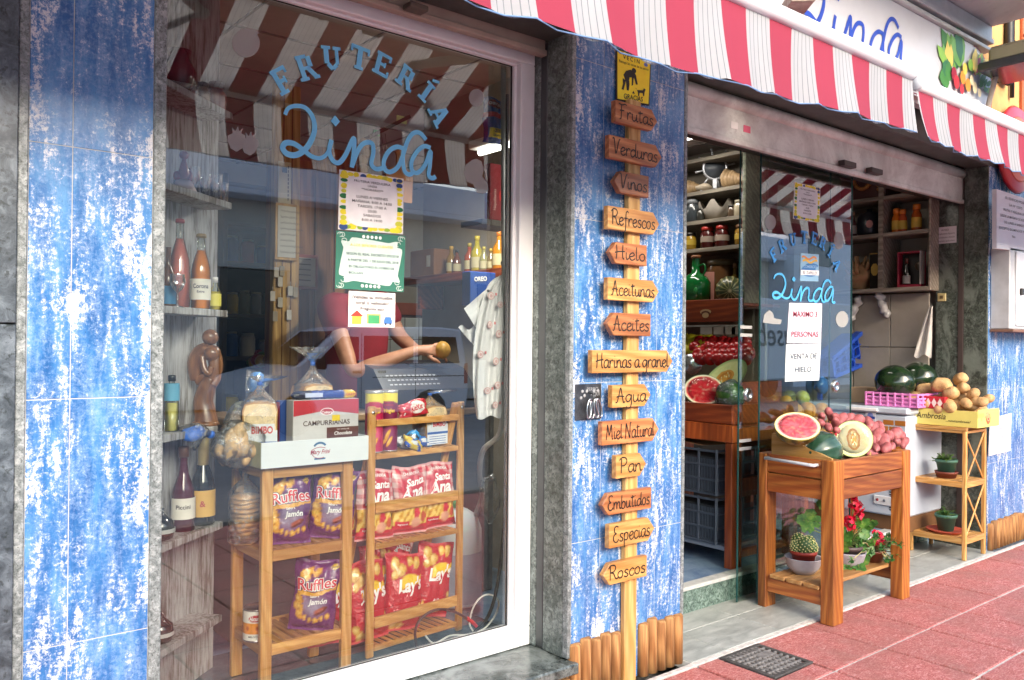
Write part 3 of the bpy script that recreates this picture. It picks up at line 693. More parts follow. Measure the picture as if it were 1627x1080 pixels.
# ------------------------------------------------------------------ awnings
def fabric(name, col, tr=.3):
    t = NT(name); w = t.co(); n = t.noise(w, 7, 4); c = h(col)
    cc = t.ramp(n, [(.3, tuple(x * .93 for x in c[:3]) + (1,)), (.7, c)])
    t.base(cc, .8); tl = t.n('BsdfTranslucent'); t.l(cc, tl.inputs[0]); ms = t.n('MixShader'); ms.inputs[0].default_value = tr
    t.l(t.b.outputs[0], ms.inputs[1]); t.l(tl.outputs[0], ms.inputs[2]); t.l(ms.outputs[0], t.out.inputs[0])
    wv = t.noise(t.co((900, 900, 900)), 1, 1); t.bump(wv, .05, .001); return t.mat
RED = fabric('red_awning_cloth', '#8f2840', .10); WHT = fabric('white_awning_cloth', '#c2c4c9', .5); GREY = fabric('grey_thread', '#7c858d')
def awning(label, x0, x1, zb0, zb1, ph, arms, lean=.0, dz=0):
    t = thing('striped_awning', label, 'awning', ((x0 + x1) / 2, -.05, 3.0), group='red and white striped awnings')
    zb = lambda x: zb0 + (zb1 - zb0) * max(0, min(1, (x - 2.0) / 1.4))
    cols = []; x = ph - 30 * .137
    k = 0
    while x < x1 + .3:
        if k % 2 == 0: cols.append((x, x + .137, 0))
        else:
            a = x
            for j in range(6):
                cols.append((a, a + .0198, 1)); cols.append((a + .0198, a + .0228, 2)); a += .0228
            cols[-1] = (cols[-1][0], x + .137, 1)
        x += .137; k += 1
    cols = [(max(a, x0), min(b, x1), m) for a, b, m in cols if b > x0 and a < x1]
    def wall_pt(x, s):                       # s: 0 at the wall, 1 at the front bar
        return (x, -.06 - .74 * s, 3.02 + ((2.585 - dz) - 3.02) * s - .025 * math.sin(math.pi * s))
    g = G()
    for a, b, m in cols:
        for i in range(6):
            s0, s1 = i / 6, (i + 1) / 6
            g.add([wall_pt(a, s0), wall_pt(b, s0), wall_pt(b, s1), wall_pt(a, s1)], [(0, 1, 2, 3)], m, True)
    g.obj('canopy', [RED, WHT, GREY], t)
    def val(x, s):                           # s: 0 top, 1 hem
        z = (2.585 - dz) + (zb(x) - (2.585 - dz)) * s; w = math.sin(x * 9) * .6 + math.sin(x * 23 + 1) * .4
        return (x + lean * s * s, -.803 - .02 * s * w - .006 * s * math.sin(x * 46), z + .004 * math.sin(x * 46) * s)
    g = G()
    for a, b, m in cols:
        for i in range(8):
            s0, s1 = i / 8, (i + 1) / 8
            g.add([val(a, s0), val(b, s0), val(b, s1), val(a, s1)], [(0, 1, 2, 3)], m, True)
    o = g.obj('valance', [RED, WHT, GREY], t)
    for e, (xe) in enumerate((x0, x1)):
        g2 = G(); sg = 1 if e == 0 else -1
        for i in range(8):
            a, b = Vector(val(xe, i / 8)), Vector(val(xe, (i + 1) / 8)); w = Vector((-.008 * sg, -.001, 0))
            g2.quad(a, b, b + w, a + w)
        g2.obj('valance_edge', WHT, t)
    g = G(); n = 60
    pts = [(*val(x0 + (x1 - x0) * i / n, 1),) for i in range(n + 1)]; pts = [(a, b - .001, c + .001) for a, b, c in pts]; g.tube(pts, .0028, 5); g.obj('hem', plain('#5f7fa8', .7), t)
    g = G(); T = Matrix.Translation((x0, -.80, (2.612 - dz))) @ Matrix.Rotation(math.pi / 2, 4, 'Y')
    g.lathe([(.0, 0), (.026, .0), (.031, .004), (.031, x1 - x0 - .004), (.026, x1 - x0), (0, x1 - x0)], n=24, T=T)
    g.obj('front_bar', plain('#e4e6ea', .28, var=.03), t)
    for xe in (x0, x1):
        g = G(); g.lathe([(.0, -.006), (.027, -.006), (.03, 0), (.03, .012), (0, .012)], n=20, T=Matrix.Translation((xe - (.006), -.80, (2.612 - dz))) @ Matrix.Rotation(math.pi / 2, 4, 'Y')); g.obj('end_cap', plain('#b9bfc6', .35), t)
    AM = plain('#b9b6b2', .4)
    for (xa, d) in arms:
        g = G(); el = (xa + d * .42, -.42, 2.80); g.tube([(xa, -.08, 2.86), el], .024, 12); g.ball(el, .034); g.tube([el, (xa + d * .05, -.78, 2.62)], .018, 12)
        g.box(xa - .05, xa + .05, -.1, -.012, 2.80, 2.93); g.obj('folding_arm', AM, t)
    return t
awning('long striped awning over the display window, nearest the camera', -1.6, 3.545, 2.30, 2.364, 2.507, ((-.6, 1), (.75, 1), (2.6, -1)), .03)
awning('far striped awning over the right end of the shop beside the gap', 3.60, 7.6, 2.345, 2.352, 3.61, ((4.2, 1), (6.8, -1)), .06, .032)

# ------------------------------------------------------------------ painted shop sign above
sg = thing('shop_sign', 'white sign board with blue script and a painted vegetable basket above the awnings', 'sign', (4, -.06, 3.0))
sz0, sz1 = 2.93, 3.47; sm = (sz0 + sz1) / 2; sr = (sz1 - sz0) / 2
def pill(r, dx=0): 
    pts = [(1.0 - dx, sm - r), (5.9, sm - r)] + [(5.9 + r * 1.15 * math.sin(a), sm - r * math.cos(a)) for a in [math.pi * i / 20 for i in range(1, 20)]] + [(5.9, sm + r), (1.0 - dx, sm + r)]
    return pts
g = G(); g.prism(pill(sr), (0, -.05, 0), (1, 0, 0), (0, 0, 1), .05); g.obj('board', plain('#b9bbc2', .35, var=.03), sg)
g = G()
for r_, w, m in ((sr - .004, .008, 0), (sr - .03, .006, 1)):
    g.ribbon([(x, -.1025, z) for x, z in pill(r_)[1:-1]], w, (0, -1, 0), m)
g.obj('border_line', [plain('#7a2f3a', .5), plain('#f2f2f2', .5)], sg)
SA = P(1433, 60, Y=-.103); SN = P(1352, 20, Y=-.103); LA = P(685, 236, Y=GY); LN = P(563, 222, Y=GY)
k_ = (SA.x - SN.x) / (LA.x - LN.x)
def toSign(x, y):
    p = P(x, y, Y=GY); return Vector((SA.x + (p.x - LA.x) * k_, -.103, P(1420, 52, Y=-.103).z + (p.z - P(684, 234, Y=GY).z) * k_ * .92))
g = G(); linda(g, toSign, .030); g.obj('script_lettering', plain('#1f43a8', .4), sg)
g = G(); rr = random.Random(2); cm = ['#3f7a3c', '#2f6a45', '#7fae3f', '#b92f3c', '#8f2038', '#d88a3a', '#e8d9b0', '#d4c05a', '#69a04a']
def leafy(cx, cy, n, cols, L, sp, ang, w=.35):
    for i in range(n):
        a = ang + rr.uniform(-sp, sp); l = L * rr.uniform(.7, 1.1); d = Vector((math.cos(a), 0, math.sin(a))); s = Vector((-math.sin(a), 0, math.cos(a)))
        c = P(cx + rr.uniform(-6, 6), cy + rr.uniform(-6, 6), Y=-.103); c.y -= .0003 * (i + 1 + blobn[0]); m = rr.choice(cols)
        pts = [c, c + d * l * .3 + s * l * w * .5, c + d * l * .7 + s * l * w * .5, c + d * l, c + d * l * .7 - s * l * w * .5, c + d * l * .3 - s * l * w * .5]
        g.add(pts, [(5, 4, 3, 2, 1, 0)], m)
    blobn[0] += n
blobn = [0]
leafy(1520, 105, 10, [0, 1, 8], .24, .5, 1.9, .4); leafy(1508, 115, 8, [2, 8, 7], .2, .7, 2.0); leafy(1503, 128, 8, [1, 0], .13, 1.4, 2.8, .7); leafy(1548, 118, 10, [2, 7, 3], .2, .5, 1.2); leafy(1558, 138, 9, [0, 2], .12, .8, .3)
for (x, y, r, m) in ((1512, 118, 9, 4), (1516, 131, 9, 3), (1526, 124, 9, 5), (1534, 136, 9, 5), (1545, 140, 8, 6), (1540, 128, 7, 6), (1529, 110, 8, 7), (1552, 148, 6, 6), (1538, 104, 8, 2), (1524, 142, 7, 3)):
    c = P(x, y, Y=-.103); c.y -= .012 + blobn[0] * 1e-4; blobn[0] += 1; R = r / FPX * 6.6
    g.add([c + Vector((R * .9 * math.cos(a * .5236), 0, R * math.sin(a * .5236))) for a in range(12)], [tuple(range(12))], m)
g.obj('painted_basket', [plain(c, .5) for c in cm], sg)
g = G(); g.box(1, 6.15, -.125, -.02, 3.475, 3.50, 0, .003); g.box(1, 6.15, -.135, -.02, 3.525, 3.56, 0, .005); g.box(.9, 6.18, -.11, -.015, 3.56, 3.66, 0, .004); g.obj('cornice', plain('#b9bab8', .5, .2), shop)
g = G(); g.box(-4, 6.2, -1.05, .3, 3.665, 3.86, 0, .01); g.box(-4, 6.21, -1.06, .3, 3.83, 3.9, 0, .01); g.obj('balcony_slab', worn('#bfc0c0', '#8d8f90', .4, .8, 1.2, name='stained_slab'), shop)
g = G(); g.box(6.22, 9.2, -.006, .02, 3.1, 4.5, 0, .003); g.obj('ochre_wall', plain('#c59660', .9, var=.15, bump=.4), shop)
for (px_, py_) in ((1310, 14),):
    t = thing('flood_lamp', 'old beige metal lamp arm reaching out above the sign', 'lamp', P(px_, py_, Y=-.45)); p = P(px_, py_, Y=-.45)
    g = G(); g.bar(p + Vector((-.25, -.05, -.02)), p + Vector((.15, .33, .05)), .1, .05); g.obj('arm', worn('#a89c8e', '#6f6258', .5, .6, 9, name='old_metal'), t)
    g = G(); g.bar(p + Vector((.12, .2, .03)), p + Vector((.24, .3, .04)), .05, .07); g.obj('clamp', DSTEEL, t)
p = P(1622, 92, Y=-.35)
t = thing('flood_lamp', 'grey floodlight with dark lens at the far right end of the sign', 'lamp', p)
g = G(); g.box(p.x - .14, p.x + .2, -.5, -.2, p.z - .03, p.z + .08, 0, .02); g.obj('housing', plain('#8d8873', .5), t)
g = G(); g.box(p.x - .2, p.x + .22, -.55, -.16, p.z - .09, p.z - .031, 0, .01); g.obj('lens', plain('#2f3236', .2), t)
g = G(); g.tube(smooth_line([(p.x, -.2, p.z - .08), (p.x + .05, -.12, p.z - .3), (p.x - .02, -.05, p.z - .6)], 4), .018, 8); g.obj('bracket', plain('#a39b8f', .5), t)
t = thing('cable_pipe', 'dark pipe and cables on the ochre wall at the top right', 'pipe', (6.55, -.03, 3.7))
g = G(); g.tube(smooth_line([(6.42, -.05, 3.36), (6.5, -.06, 3.42), (6.62, -.05, 3.4), (6.66, -.04, 3.6), (6.66, -.04, 5.5)], 5), .03, 10); g.tube([(6.75, -.03, 3.3), (6.75, -.03, 5.5)], .016, 8); g.tube([(6.75, -.03, 3.72), (8, -.03, 3.7)], .012, 8); g.obj('cables', BLACK, t)
g = G(); g.box(6.95, 8.2, -.03, -.007, 3.2, 5.5, 0, .004)
for z in (3.5, 3.8, 4.1): g.box(6.95, 8.2, -.036, -.03, z, z + .02, 1, 0)
g.obj('brown_cladding', [plain('#a5532f', .7), plain('#6f331c', .8)], shop)
# round projecting sign
t = thing('round_sign', 'round red rimmed sign on the wall under the far awning', 'sign', (6.62, -.30, 2.82))
R = Matrix.Translation((6.775, -.05, P(1600, 305, Y=-.05).z + .33)) @ Matrix.Rotation(math.pi / 2, 4, 'X') @ Matrix.Scale(1.12, 4)
g = G(); g.lathe([(.0, -.02), (.27, -.02), (.29, 0), (.27, .02), (0.0, .02)], n=40, T=R); g.obj('rim', plain('#c0202a', .3, coat=.3), t)
g = G(); g.lathe([(.0, .022), (.2, .022), (.215, .0205)], n=40, T=R); g.obj('face', plain('#d4532c', .35), t)
g = G(); g.lathe([(.0, .026), (.1, .026), (.11, .023)], n=24, T=R @ Matrix.Translation((-.02, 0, 0))); g.box(-.19, -.06, -.05, .05, .0231, .027, 1, .001, R); g.obj('picture', [plain('#9fa2ab', .4), plain('#23356b', .4)], t)


# ------------------------------------------------------------------ wooden sign post
HF = {'a': (5.2, [[(4.6, 4.6), (3.4, 5.2), (1.6, 4.6), (.6, 2.6), (1.2, .5), (2.8, .3), (4.2, 2.2), (4.7, 4.8), (4.4, 1.4), (5, .2), (6, 1)]]),
      'b': (5, [[(1, 9), (.9, 4), (1.1, .4), (3, .1), (4.4, 1.6), (4.2, 3.8), (2.8, 4.8), (1.2, 3.4)]]),
      'c': (4.4, [[(4.3, 4), (3.2, 5), (1.5, 4.4), (.6, 2.4), (1.4, .4), (3.2, .1), (4.6, 1.2)]]),
      'd': (5.6, [[(4.4, 4.2), (3, 4.9), (1.2, 4), (.6, 2), (1.6, .2), (3.4, .8), (4.6, 3), (4.9, 9.2), (4.7, 3), (5, .4), (6, .8)]]),
      'e': (4.6, [[(.8, 2.2), (3, 2.8), (4.2, 3.8), (3.4, 5), (1.8, 4.6), (.7, 2.6), (1.5, .4), (3.2, .1), (4.8, 1.4)]]),
      'f': (4, [[(4.6, 8.4), (3.6, 9.4), (2.4, 8.4), (2.1, 5), (2, 0), (1.6, -3.4), (.6, -3.6)], [(.6, 4.8), (3.8, 5)]]),
      'g': (5.2, [[(4.4, 4.2), (3, 5), (1.2, 4.2), (.6, 2.2), (1.6, .4), (3.4, 1), (4.4, 3.4), (4.6, 4.8), (4.6, -1), (3.6, -3.6), (1.6, -3.8), (.8, -2.6)]]),
      'i': (2.6, [[(1, 5), (1, 1.4), (1.6, .2), (2.8, 1)], [(1.1, 7.2), (1.3, 7.6)]]),
      'l': (2.8, [[(1.2, 9.2), (1, 3), (1.4, .4), (2.8, .9)]]),
      'm': (8, [[(.8, 5), (.9, 0)], [(.9, 2.6), (2.2, 4.8), (3.6, 4.4), (3.8, 0)], [(3.8, 2.8), (5.2, 4.8), (6.6, 4.4), (6.8, 1.2), (7.4, .2), (8.2, 1)]]),
      'n': (5.4, [[(.8, 5), (.9, 0)], [(.9, 2.6), (2.2, 4.8), (3.8, 4.5), (4.2, 1.2), (4.8, .2), (5.8, 1)]]),
      'o': (4.8, [[(2.6, 5), (1, 4), (.6, 2), (1.8, .2), (3.6, .6), (4.4, 2.8), (3.8, 4.6), (2.6, 5)]]),
      'p': (5.2, [[(.8, 5), (.9, -4)], [(.9, 3), (2.2, 4.9), (4, 4.4), (4.4, 2.2), (3.2, .4), (1, .6)]]),
      'q': (5, [[(4.4, 5), (4.4, -4)]]),
      'r': (4, [[(.8, 5), (1, 0)], [(1, 2.6), (2, 4.6), (3.2, 5), (4, 4.2)]]),
      's': (4.2, [[(3.9, 4.4), (2.6, 5), (1.2, 4.2), (1.8, 3), (3.4, 2), (3.4, .6), (2, .1), (.6, .8)]]),
      't': (3.8, [[(1.9, 8), (1.7, 2), (2.2, .2), (3.8, .8)], [(.3, 6.4), (4.0, 6.8)]]),
      'u': (5.4, [[(.9, 5), (.9, 1.6), (1.8, .2), (3.4, .8), (4.3, 3)], [(4.4, 5), (4.4, 1), (5, .2), (5.8, .9)]]),
      ' ': (2.6, []),
      'F': (6, [[(2, 9.5), (1.9, 4), (1.6, 0), (.4, -.6)], [(-.4, 9.6), (2.5, 9), (4.5, 9.8), (6.2, 9.4)], [(.6, 5.2), (4.2, 5.4)]]),
      'V': (6, [[(-.2, 9.2), (.8, 9.8), (1.4, 8), (2.6, .2), (4.4, 6), (5.4, 9.2), (6.2, 9.4)]]),
      'R': (6.4, [[(1.2, 9.2), (1.1, 0)], [(-.2, 8), (1.6, 9.8), (4.4, 9.4), (5.2, 7.4), (3.8, 5.4), (1.4, 5), (3.6, 4.2), (5, 1), (6.2, .2), (7, .8)]]),
      'H': (6.8, [[(1, 9.4), (1.2, 5), (.8, 0)], [(-.2, 4.2), (3, 5), (6.8, 5.4)], [(5.4, 9.6), (5.2, 4), (5.6, .4), (6.4, .6)]]),
      'A': (6.6, [[(-.3, .4), (.9, .4), (2.2, 5), (3.4, 9.6), (4.4, 5), (5.4, .2), (6.6, .6)], [(.4, 3.6), (2.8, 4.2), (5.8, 3.8)]]),
      'M': (8, [[(.4, 0), (1.2, 5), (1.8, 9.4), (3.6, 2.6), (5.6, 9.4), (6.4, 4), (6.8, .4), (7.8, .6)]]),
      'N': (7, [[(.6, -.2), (1, 5), (1.4, 9.2), (3.2, 4.5), (5.2, .2), (5.4, 5), (5.8, 9.6), (6.8, 9.2)]]),
      'P': (6, [[(1.4, 9), (1.2, 0)], [(-.2, 8.2), (1.8, 9.8), (4.6, 9.2), (5.2, 6.8), (3.6, 4.8), (1.4, 4.6)]]),
      'E': (5.8, [[(5.2, 9), (3.6, 9.8), (1.6, 8.8), (1.8, 6.2), (3.4, 5.2), (1.4, 4.6), (.6, 2.2), (2.0, .2), (4.2, .2), (5.6, 1.6)]])}
def hand(g, txt, F, x0, x1, y0, hgt, w, m=0):
    tot = sum(HF[c][0] for c in txt); k = (x1 - x0) / tot; kz = hgt / 9.6; x = x0; n = 0
    for c in txt:
        for st in HF[c][1]:
            pts = [F(x + p[0] * k, y0 + p[1] * kz) for p in st]
            pts = smooth_line(pts, 4) if len(pts) > 2 else pts
            g.ribbon(pts, w, (0, -1, 0), m, n * 4e-5); n += 1
        x += HF[c][0] * k
sp = thing('wooden_signpost', 'tall wooden post with fourteen hand lettered arrow boards on the blue pillar', 'signpost', (2.675, -.03, 0))
g = G(); rr = random.Random(1); g.box(2.637, 2.712, -.032, -.004, .0, 2.5, 0, .004); g.obj('post', POST, sp)
BO = [('Frutas', 978, 1045, 158, 193, 1, 'R', 'reddish board pointing right, lettered Frutas'), ('Verduras', 968, 1052, 213, 250, 1, 'R', 'brown board pointing right, lettered Verduras'), ('Vinos', 976, 1031, 280, 314, -1, 'R', 'red brown board pointing left, lettered Vinos'),
      ('Refrescos', 966, 1048, 326, 363, 1, 'L', 'pale board pointing right, lettered Refrescos'), ('Hielo', 969, 1028, 390, 423, -1, 'R', 'red brown board pointing left, lettered Hielo'), ('Aceitunas', 966, 1047, 440, 476, 1, 'L', 'pale board pointing right, lettered Aceitunas'),
      ('Aceites', 965, 1034, 499, 534, -1, 'R', 'red brown board pointing left, lettered Aceites'), ('Harinas a granel', 941, 1069, 556, 593, 1, 'L', 'longest pale board, lettered Harinas a granel'), ('Agua', 973, 1034, 612, 648, 1, 'L', 'short pale board lettered Agua'),
      ('Miel Natural', 957, 1047, 670, 708, 1, 'R', 'red brown board lettered Miel Natural'), ('Pan', 979, 1027, 724, 761, 1, 'L', 'shortest pale board, lettered Pan'), ('Embutidos', 957, 1035, 774, 807, -1, 'R', 'red brown board lettered Embutidos'),
      ('Especias', 968, 1040, 834, 872, 1, 'L', 'pale board lettered Especias'), ('Roscos', 959, 1028, 882, 915, -1, 'L', 'lowest pale board, lettered Roscos')]
for txt, xl, xr, yt, yb, d, mt, lab in BO:
    Y = -.06; a, b = P(xl, (yt + yb) / 2, Y=Y), P(xr, (yt + yb) / 2, Y=Y)
    e = xl if d > 0 else xr; z1, z0 = P(e, yt, Y=Y).z, P(e, yb, Y=Y).z; H = z1 - z0; zc = (z0 + z1) / 2; x0, x1 = a.x, b.x; t_ = H * .42
    pts = [(x0, z0), (x1 - t_, z0), (x1, zc), (x1 - t_, z1), (x0, z1)] if d > 0 else [(x0 + t_, z0), (x1, z0), (x1, z1), (x0 + t_, z1), (x0, zc)]
    g = G(); g.prism(pts, (0, -.033, 0), (1, 0, 0), (0, 0, 1), .027)
    bo = g.obj('board', BOARD_L if mt == 'L' else BOARD_R, sp); bo['label'] = lab
    bv = bo.modifiers.new('edge', 'BEVEL'); bv.width = .002; bv.segments = 1
    g = G(); m_ = .012
    if d > 0: xa, xb = x0 + m_ + .008, x1 - t_ * .75
    else: xa, xb = x0 + t_ * .8, x1 - m_
    hand(g, txt, lambda x, z: Vector((x, -.0612, z)), xa, xb, z0 + H * .22, H * .66, .0054); g.obj('lettering', INK, bo)
lg = thing('log_edging', 'row of round pine half logs at the foot of the blue pillar', 'edging', (2.69, -.03, 0))
rr = random.Random(8)
def log(x, hgt, par, y=-.028):
    g = G(); r = .029; g.lathe([(r, 0), (r * .98, hgt - .008), (r * .8, hgt), (0, hgt)], c=(x, y + .027, 0), n=12); g.obj('log', LOG, par)
for i in range(12):
    x = 2.372 + i * .0585
    if 2.62 < x < 2.73: continue
    log(x, .232 + rr.uniform(-.008, .008) - (.01 if i > 8 else 0), lg)
lg = thing('log_edging', 'short pine log edging under the end of the granite window sill', 'edging', (2.1, -.04, 0))
for i in range(14): log(2.31 - i * .0585, .10 + rr.uniform(-.004, .004), lg, -.032)
lg = thing('log_edging', 'row of weathered pine logs along the blue wall past the doorway', 'edging', (7.3, -.03, 0))
for i in range(28): log(6.47 + i * .0585, .20 + rr.uniform(-.012, .012), lg)
# yellow dog sign
def dog(g, F, mats):
    mats += [plain('#fadc1e', .4), plain('#191712', .5), plain('#5b6fb0', .5)]; k = len(mats) - 3
    g.add([F(.035, .03, .001), F(.965, .03, .001), F(.965, .97, .001), F(.035, .97, .001)], [(0, 1, 2, 3)], k)
    f2 = lambda x, y: F(x, y, .0016)
    put_text(g, 'V E C I N', f2, .42, .835, .12, k + 1, bold=.02, maxw=.62); put_text(g, 'Recoge las cacas de tu perro', f2, .5, .745, .075, k + 1, bold=.01, maxw=.84)
    put_text(g, 'GRACIAS', f2, .5, .06, .14, k + 1, bold=.02, maxw=.8)
    blob(g, F, .84, .86, .06, .04, k + 2, .0016); blob(g, F, .5, .66, .065, .055, k + 1, .0016, 14)
    def poly(pts, e=.0017): g.add([F(u, v, e) for u, v in pts], [tuple(range(len(pts)))], k + 1)
    poly([(.2, .52), (.27, .61), (.4, .66), (.5, .64), (.56, .58), (.62, .40), (.57, .385), (.5, .52), (.38, .50), (.36, .42), (.26, .41)][::-1])
    poly([(.26, .43), (.37, .43), (.38, .36), (.36, .23), (.30, .23), (.28, .36)][::-1], .0018); poly([(.18, .45), (.27, .42), (.25, .34), (.21, .22), (.15, .23), (.19, .34)][::-1], .0019)
    poly([(.44, .54), (.5, .53), (.48, .36), (.44, .34)][::-1], .002)
    poly([(.6, .28), (.78, .30), (.8, .35), (.86, .33), (.83, .27), (.82, .18), (.79, .18), (.77, .24), (.68, .23), (.67, .16), (.64, .16), (.63, .23), (.57, .32), (.56, .31)][::-1], .0018)
    poly([(.46, .19), (.5, .25), (.54, .19)][::-1])
notice('dog_waste_sign', 'yellow and black sign of a person picking up after a dog, above the wooden boards', 'sign', [(978, 76), (1034, 96), (1031, 168), (978, 159)], -.006, dog, '#1b1a18', th=.003)
# dog hook plate
t = thing('hook_plate', 'steel dog hook plate with hanging clips on the blue pillar', 'hook', (2.43, -.01, 1.2))
g = G(); g.box(2.36, 2.508, -.008, -.001, 1.138, 1.285, 0, .003); g.obj('plate', worn('#6d7074', '#3c3f43', .6, .35, 20, .8, name='scratched_steel'), t)
g = G()
for i, (u, v) in enumerate(((.25, .8), (.2, .62), (.33, .68), (.42, .8), (.7, .8), (.86, .8))): g.ball((2.36 + .148 * u, -.0085, 1.138 + .147 * v), .008, .001, .007, 8)
put_text(g, 'PERRO', lambda x, y: Vector((x, -.0088, y)), 2.455, 1.256, .022); put_text(g, 'AQUI', lambda x, y: Vector((x, -.0088, y)), 2.47, 1.236, .022)
g.obj('engraving', plain('#9a9da0', .5), t)
g = G(); g.tube(smooth_line([(2.43, -.008, 1.25), (2.43, -.035, 1.245), (2.43, -.04, 1.225), (2.43, -.02, 1.215)], 4), .004, 8); g.obj('hook', DSTEEL, t)
for dx, a in ((-.012, -.12), (.002, .0), (.016, .14), (.024, .3)):
    g = G(); L = .075; pts = []
    for i in range(20):
        b = 2 * math.pi * i / 20; x, z = .013 * math.cos(b), -.04 + .04 * math.sin(b)
        pts.append((2.43 + dx + x * math.cos(a) - z * math.sin(a), -.03 - abs(dx) * .3, 1.225 + x * math.sin(a) + z * math.cos(a)))
    g.tube(pts, .0032, 8, closed=True); g.obj('clip', STEEL, t)

# ------------------------------------------------------------------ right hand wall
p0, p1 = P(1575, 300, Y=-.05), P(1572, 520, Y=-.12)
t = thing('meter_cupboard', 'white metal meter cupboard with a grey edge on the blue wall past the doorway', 'cabinet', (6.9, -.07, 1.62))
g = G(); g.box(6.46, 7.6, -.13, -.001, 1.585, 2.165, 0, .006); g.obj('case', plain('#b9bcc0', .45, .1), t)
g = G(); g.box(6.55, 7.55, -.142, -.131, 1.61, 2.14, 0, .004); dr = g.obj('door', plain('#d9dce2', .35), t)
for x in (6.85, 7.18): 
    g = G(); g.box(x, x + .14, -.146, -.1425, 1.93, 2.08, 0, .002); g.box(x + .02, x + .12, -.149, -.1465, 1.95, 2.06, 1, .001); g.obj('meter_window', [plain('#9a9fa6', .3), plain('#6d747c', .2)], dr)
g = G(); g.box(6.60, 6.64, -.16, -.143, 1.83, 1.88, 0, .004); g.obj('lock', BLACK, dr)
g = G(); g.box(6.45, 7.62, -.16, -.001, 1.565, 1.583, 0, .003); g.obj('ledge', plain('#7a5a4a', .6), t)
def pl(g, F, mats):
    lines(g, F, mats, [('EL EDIFICIO POSEE', .45, .88, .062, .5), ('LA Nº 12375', .45, .77, .062, .34), ('FRUTAS Y VERDURAS LINDA', .45, .665, .062, .6), ('DESDE LA MAÑANA DE 8:00 A 20:00', .45, .555, .062, .74), ('DE LUNES A SABADO', .42, .45, .062, .5), ('EXCEPTO DOMINGOS Y FESTIVOS', .48, .34, .062, .86), ('No', .4, .22, .062, .2)], '#50545c')
notice('wall_plate', 'framed white plate with rows of grey capitals above the meter cupboard', 'sign', [(1576, 301), (1640, 322), (1640, 402), (1576, 395)], -.10, pl, '#d3d8e0', th=.03)
notice('wall_notice', 'white laminated sheet low on the blue wall behind the plant rack', 'notice', [(1572, 665), (1606, 656), (1604, 716), (1570, 724)], -.012, lambda g, F, m: lines(g, F, m, [('AVISO', .5, .62, .16, .6), ('PROHIBIDO', .5, .38, .13, .75), ('APARCAR', .5, .18, .13, .75)], '#b4bccb'), '#d5d9e2', th=.006)
# grate in the pavement
t = thing('drain_grate', 'square iron drain cover set in the red pavement by the pillar', 'drain', (3.36, -.24, 0))
x0, x1, y0, y1 = 3.205, 3.51, -.392, -.095
g = G(); frame2 = ((x0, x1, y0, y0 + .022), (x0, x1, y1 - .022, y1), (x0, x0 + .022, y0 + .022, y1 - .022), (x1 - .022, x1, y0 + .022, y1 - .022))
for a, b, c, d in frame2: g.box(a, b, c, d, -.004, .006, 0, .002)
g.obj('rim', worn('#5e5b58', '#35322f', .5, .6, 30, .3, name='cast_iron'), t)
g = G()
for i in range(1, 8): g.box(x0 + .02, x1 - .02, y0 + .022 + i * .032 - .006, y0 + .022 + i * .032 + .006, -.012, .0045, 0, .002)
for i in range(1, 9): g.box(x0 + .022 + i * .029 - .005, x0 + .022 + i * .029 + .005, y0 + .02, y1 - .02, -.012, .0042, 0, .002)
g.box(x0 + .16, x0 + .26, y1 - .13, y1 - .09, -.012, .0048, 0, .001)
g.obj('grid', worn('#8f8b87', '#55514e', .5, .55, 30, .2, name='cast_iron'), t)
g = G(); g.box(x0 + .02, x1 - .02, y0 + .02, y1 - .02, -.055, -.045, 0, 0); g.obj('pit', BLACK, t)

# ------------------------------------------------------------------ across the street (seen in the glass)
bd = thing('street_building', 'pale low building with a white parapet across the street, mirrored in the shop glass', 'building', (9, -14, 0))
g = G(); g.box(-40, 60, -22, -14.6, 0, 4.6, 0, 0); g.obj('wall', plain('#cdcac2', .85, var=.1, scale=.8), bd)
g = G(); g.box(-40, 60, -14.599, -13.9, 4.5, 4.62, 0, .02); g.box(-40, 60, -14.0, -13.9, 4.62, 5.28, 0, .02); g.obj('balcony', plain('#dfe3ee', .7, var=.04), bd)
for i in range(14):
    x = -14 + i * 3.4; g = G(); g.box(x, x + 1.5, -14.6, -14.56, 1.0 if i % 3 else .05, 3.0, 0, .01); g.box(x - .08, x + 1.58, -14.59, -14.52, 3.01, 3.09, 1, .01)
    if i % 3: g.box(x - .08, x + 1.58, -14.59, -14.5, .91, .99, 1, .01)
    w_ = g.obj('window', [plain('#3c444a', .15), plain('#c9c6bd', .7)], bd)
van = thing('parked_van', 'white panel van parked across the street, mirrored in the left shop window', 'van', (7.4, -10.9, -.14))
prof = [(-2.2, .38), (-2.25, .7), (-2.1, .98), (-1.35, 1.16), (-1.3, 1.18), (-.55, 1.78), (-.2, 1.86), (1.6, 1.88), (2.05, 1.84), (2.2, 1.2), (2.25, .7), (2.2, .38), (1.75, .35), (1.7, .5), (1.55, .66), (1.35, .72), (1.15, .66), (1.0, .5), (.95, .33), (-.95, .33), (-1.0, .5), (-1.15, .66), (-1.35, .72), (-1.55, .66), (-1.7, .5), (-1.75, .35)]
ox, oz, yf, yb = 7.4, -.14, -10.05, -11.75
g = G(); n = len(prof); rows = [(yf - .12, .97, 0), (yf - .02, .99, 0), (yf, 1, 0)]
vs = []; secs = [(yb, .97), (yb + .06, 1), (yf - .06, 1), (yf, .97)]
for y, s in secs:
    for x, z in prof: vs.append((ox + x * s, y, oz + (z if z < 1.2 else 1.2 + (z - 1.2) * (s if s == 1 else .96))))
fs = [tuple(range(n)), tuple(range(3 * n, 4 * n))[::-1]]
for k in range(3):
    for i in range(n): fs.append((k * n + i, (k + 1) * n + i, (k + 1) * n + (i + 1) % n, k * n + (i + 1) % n))
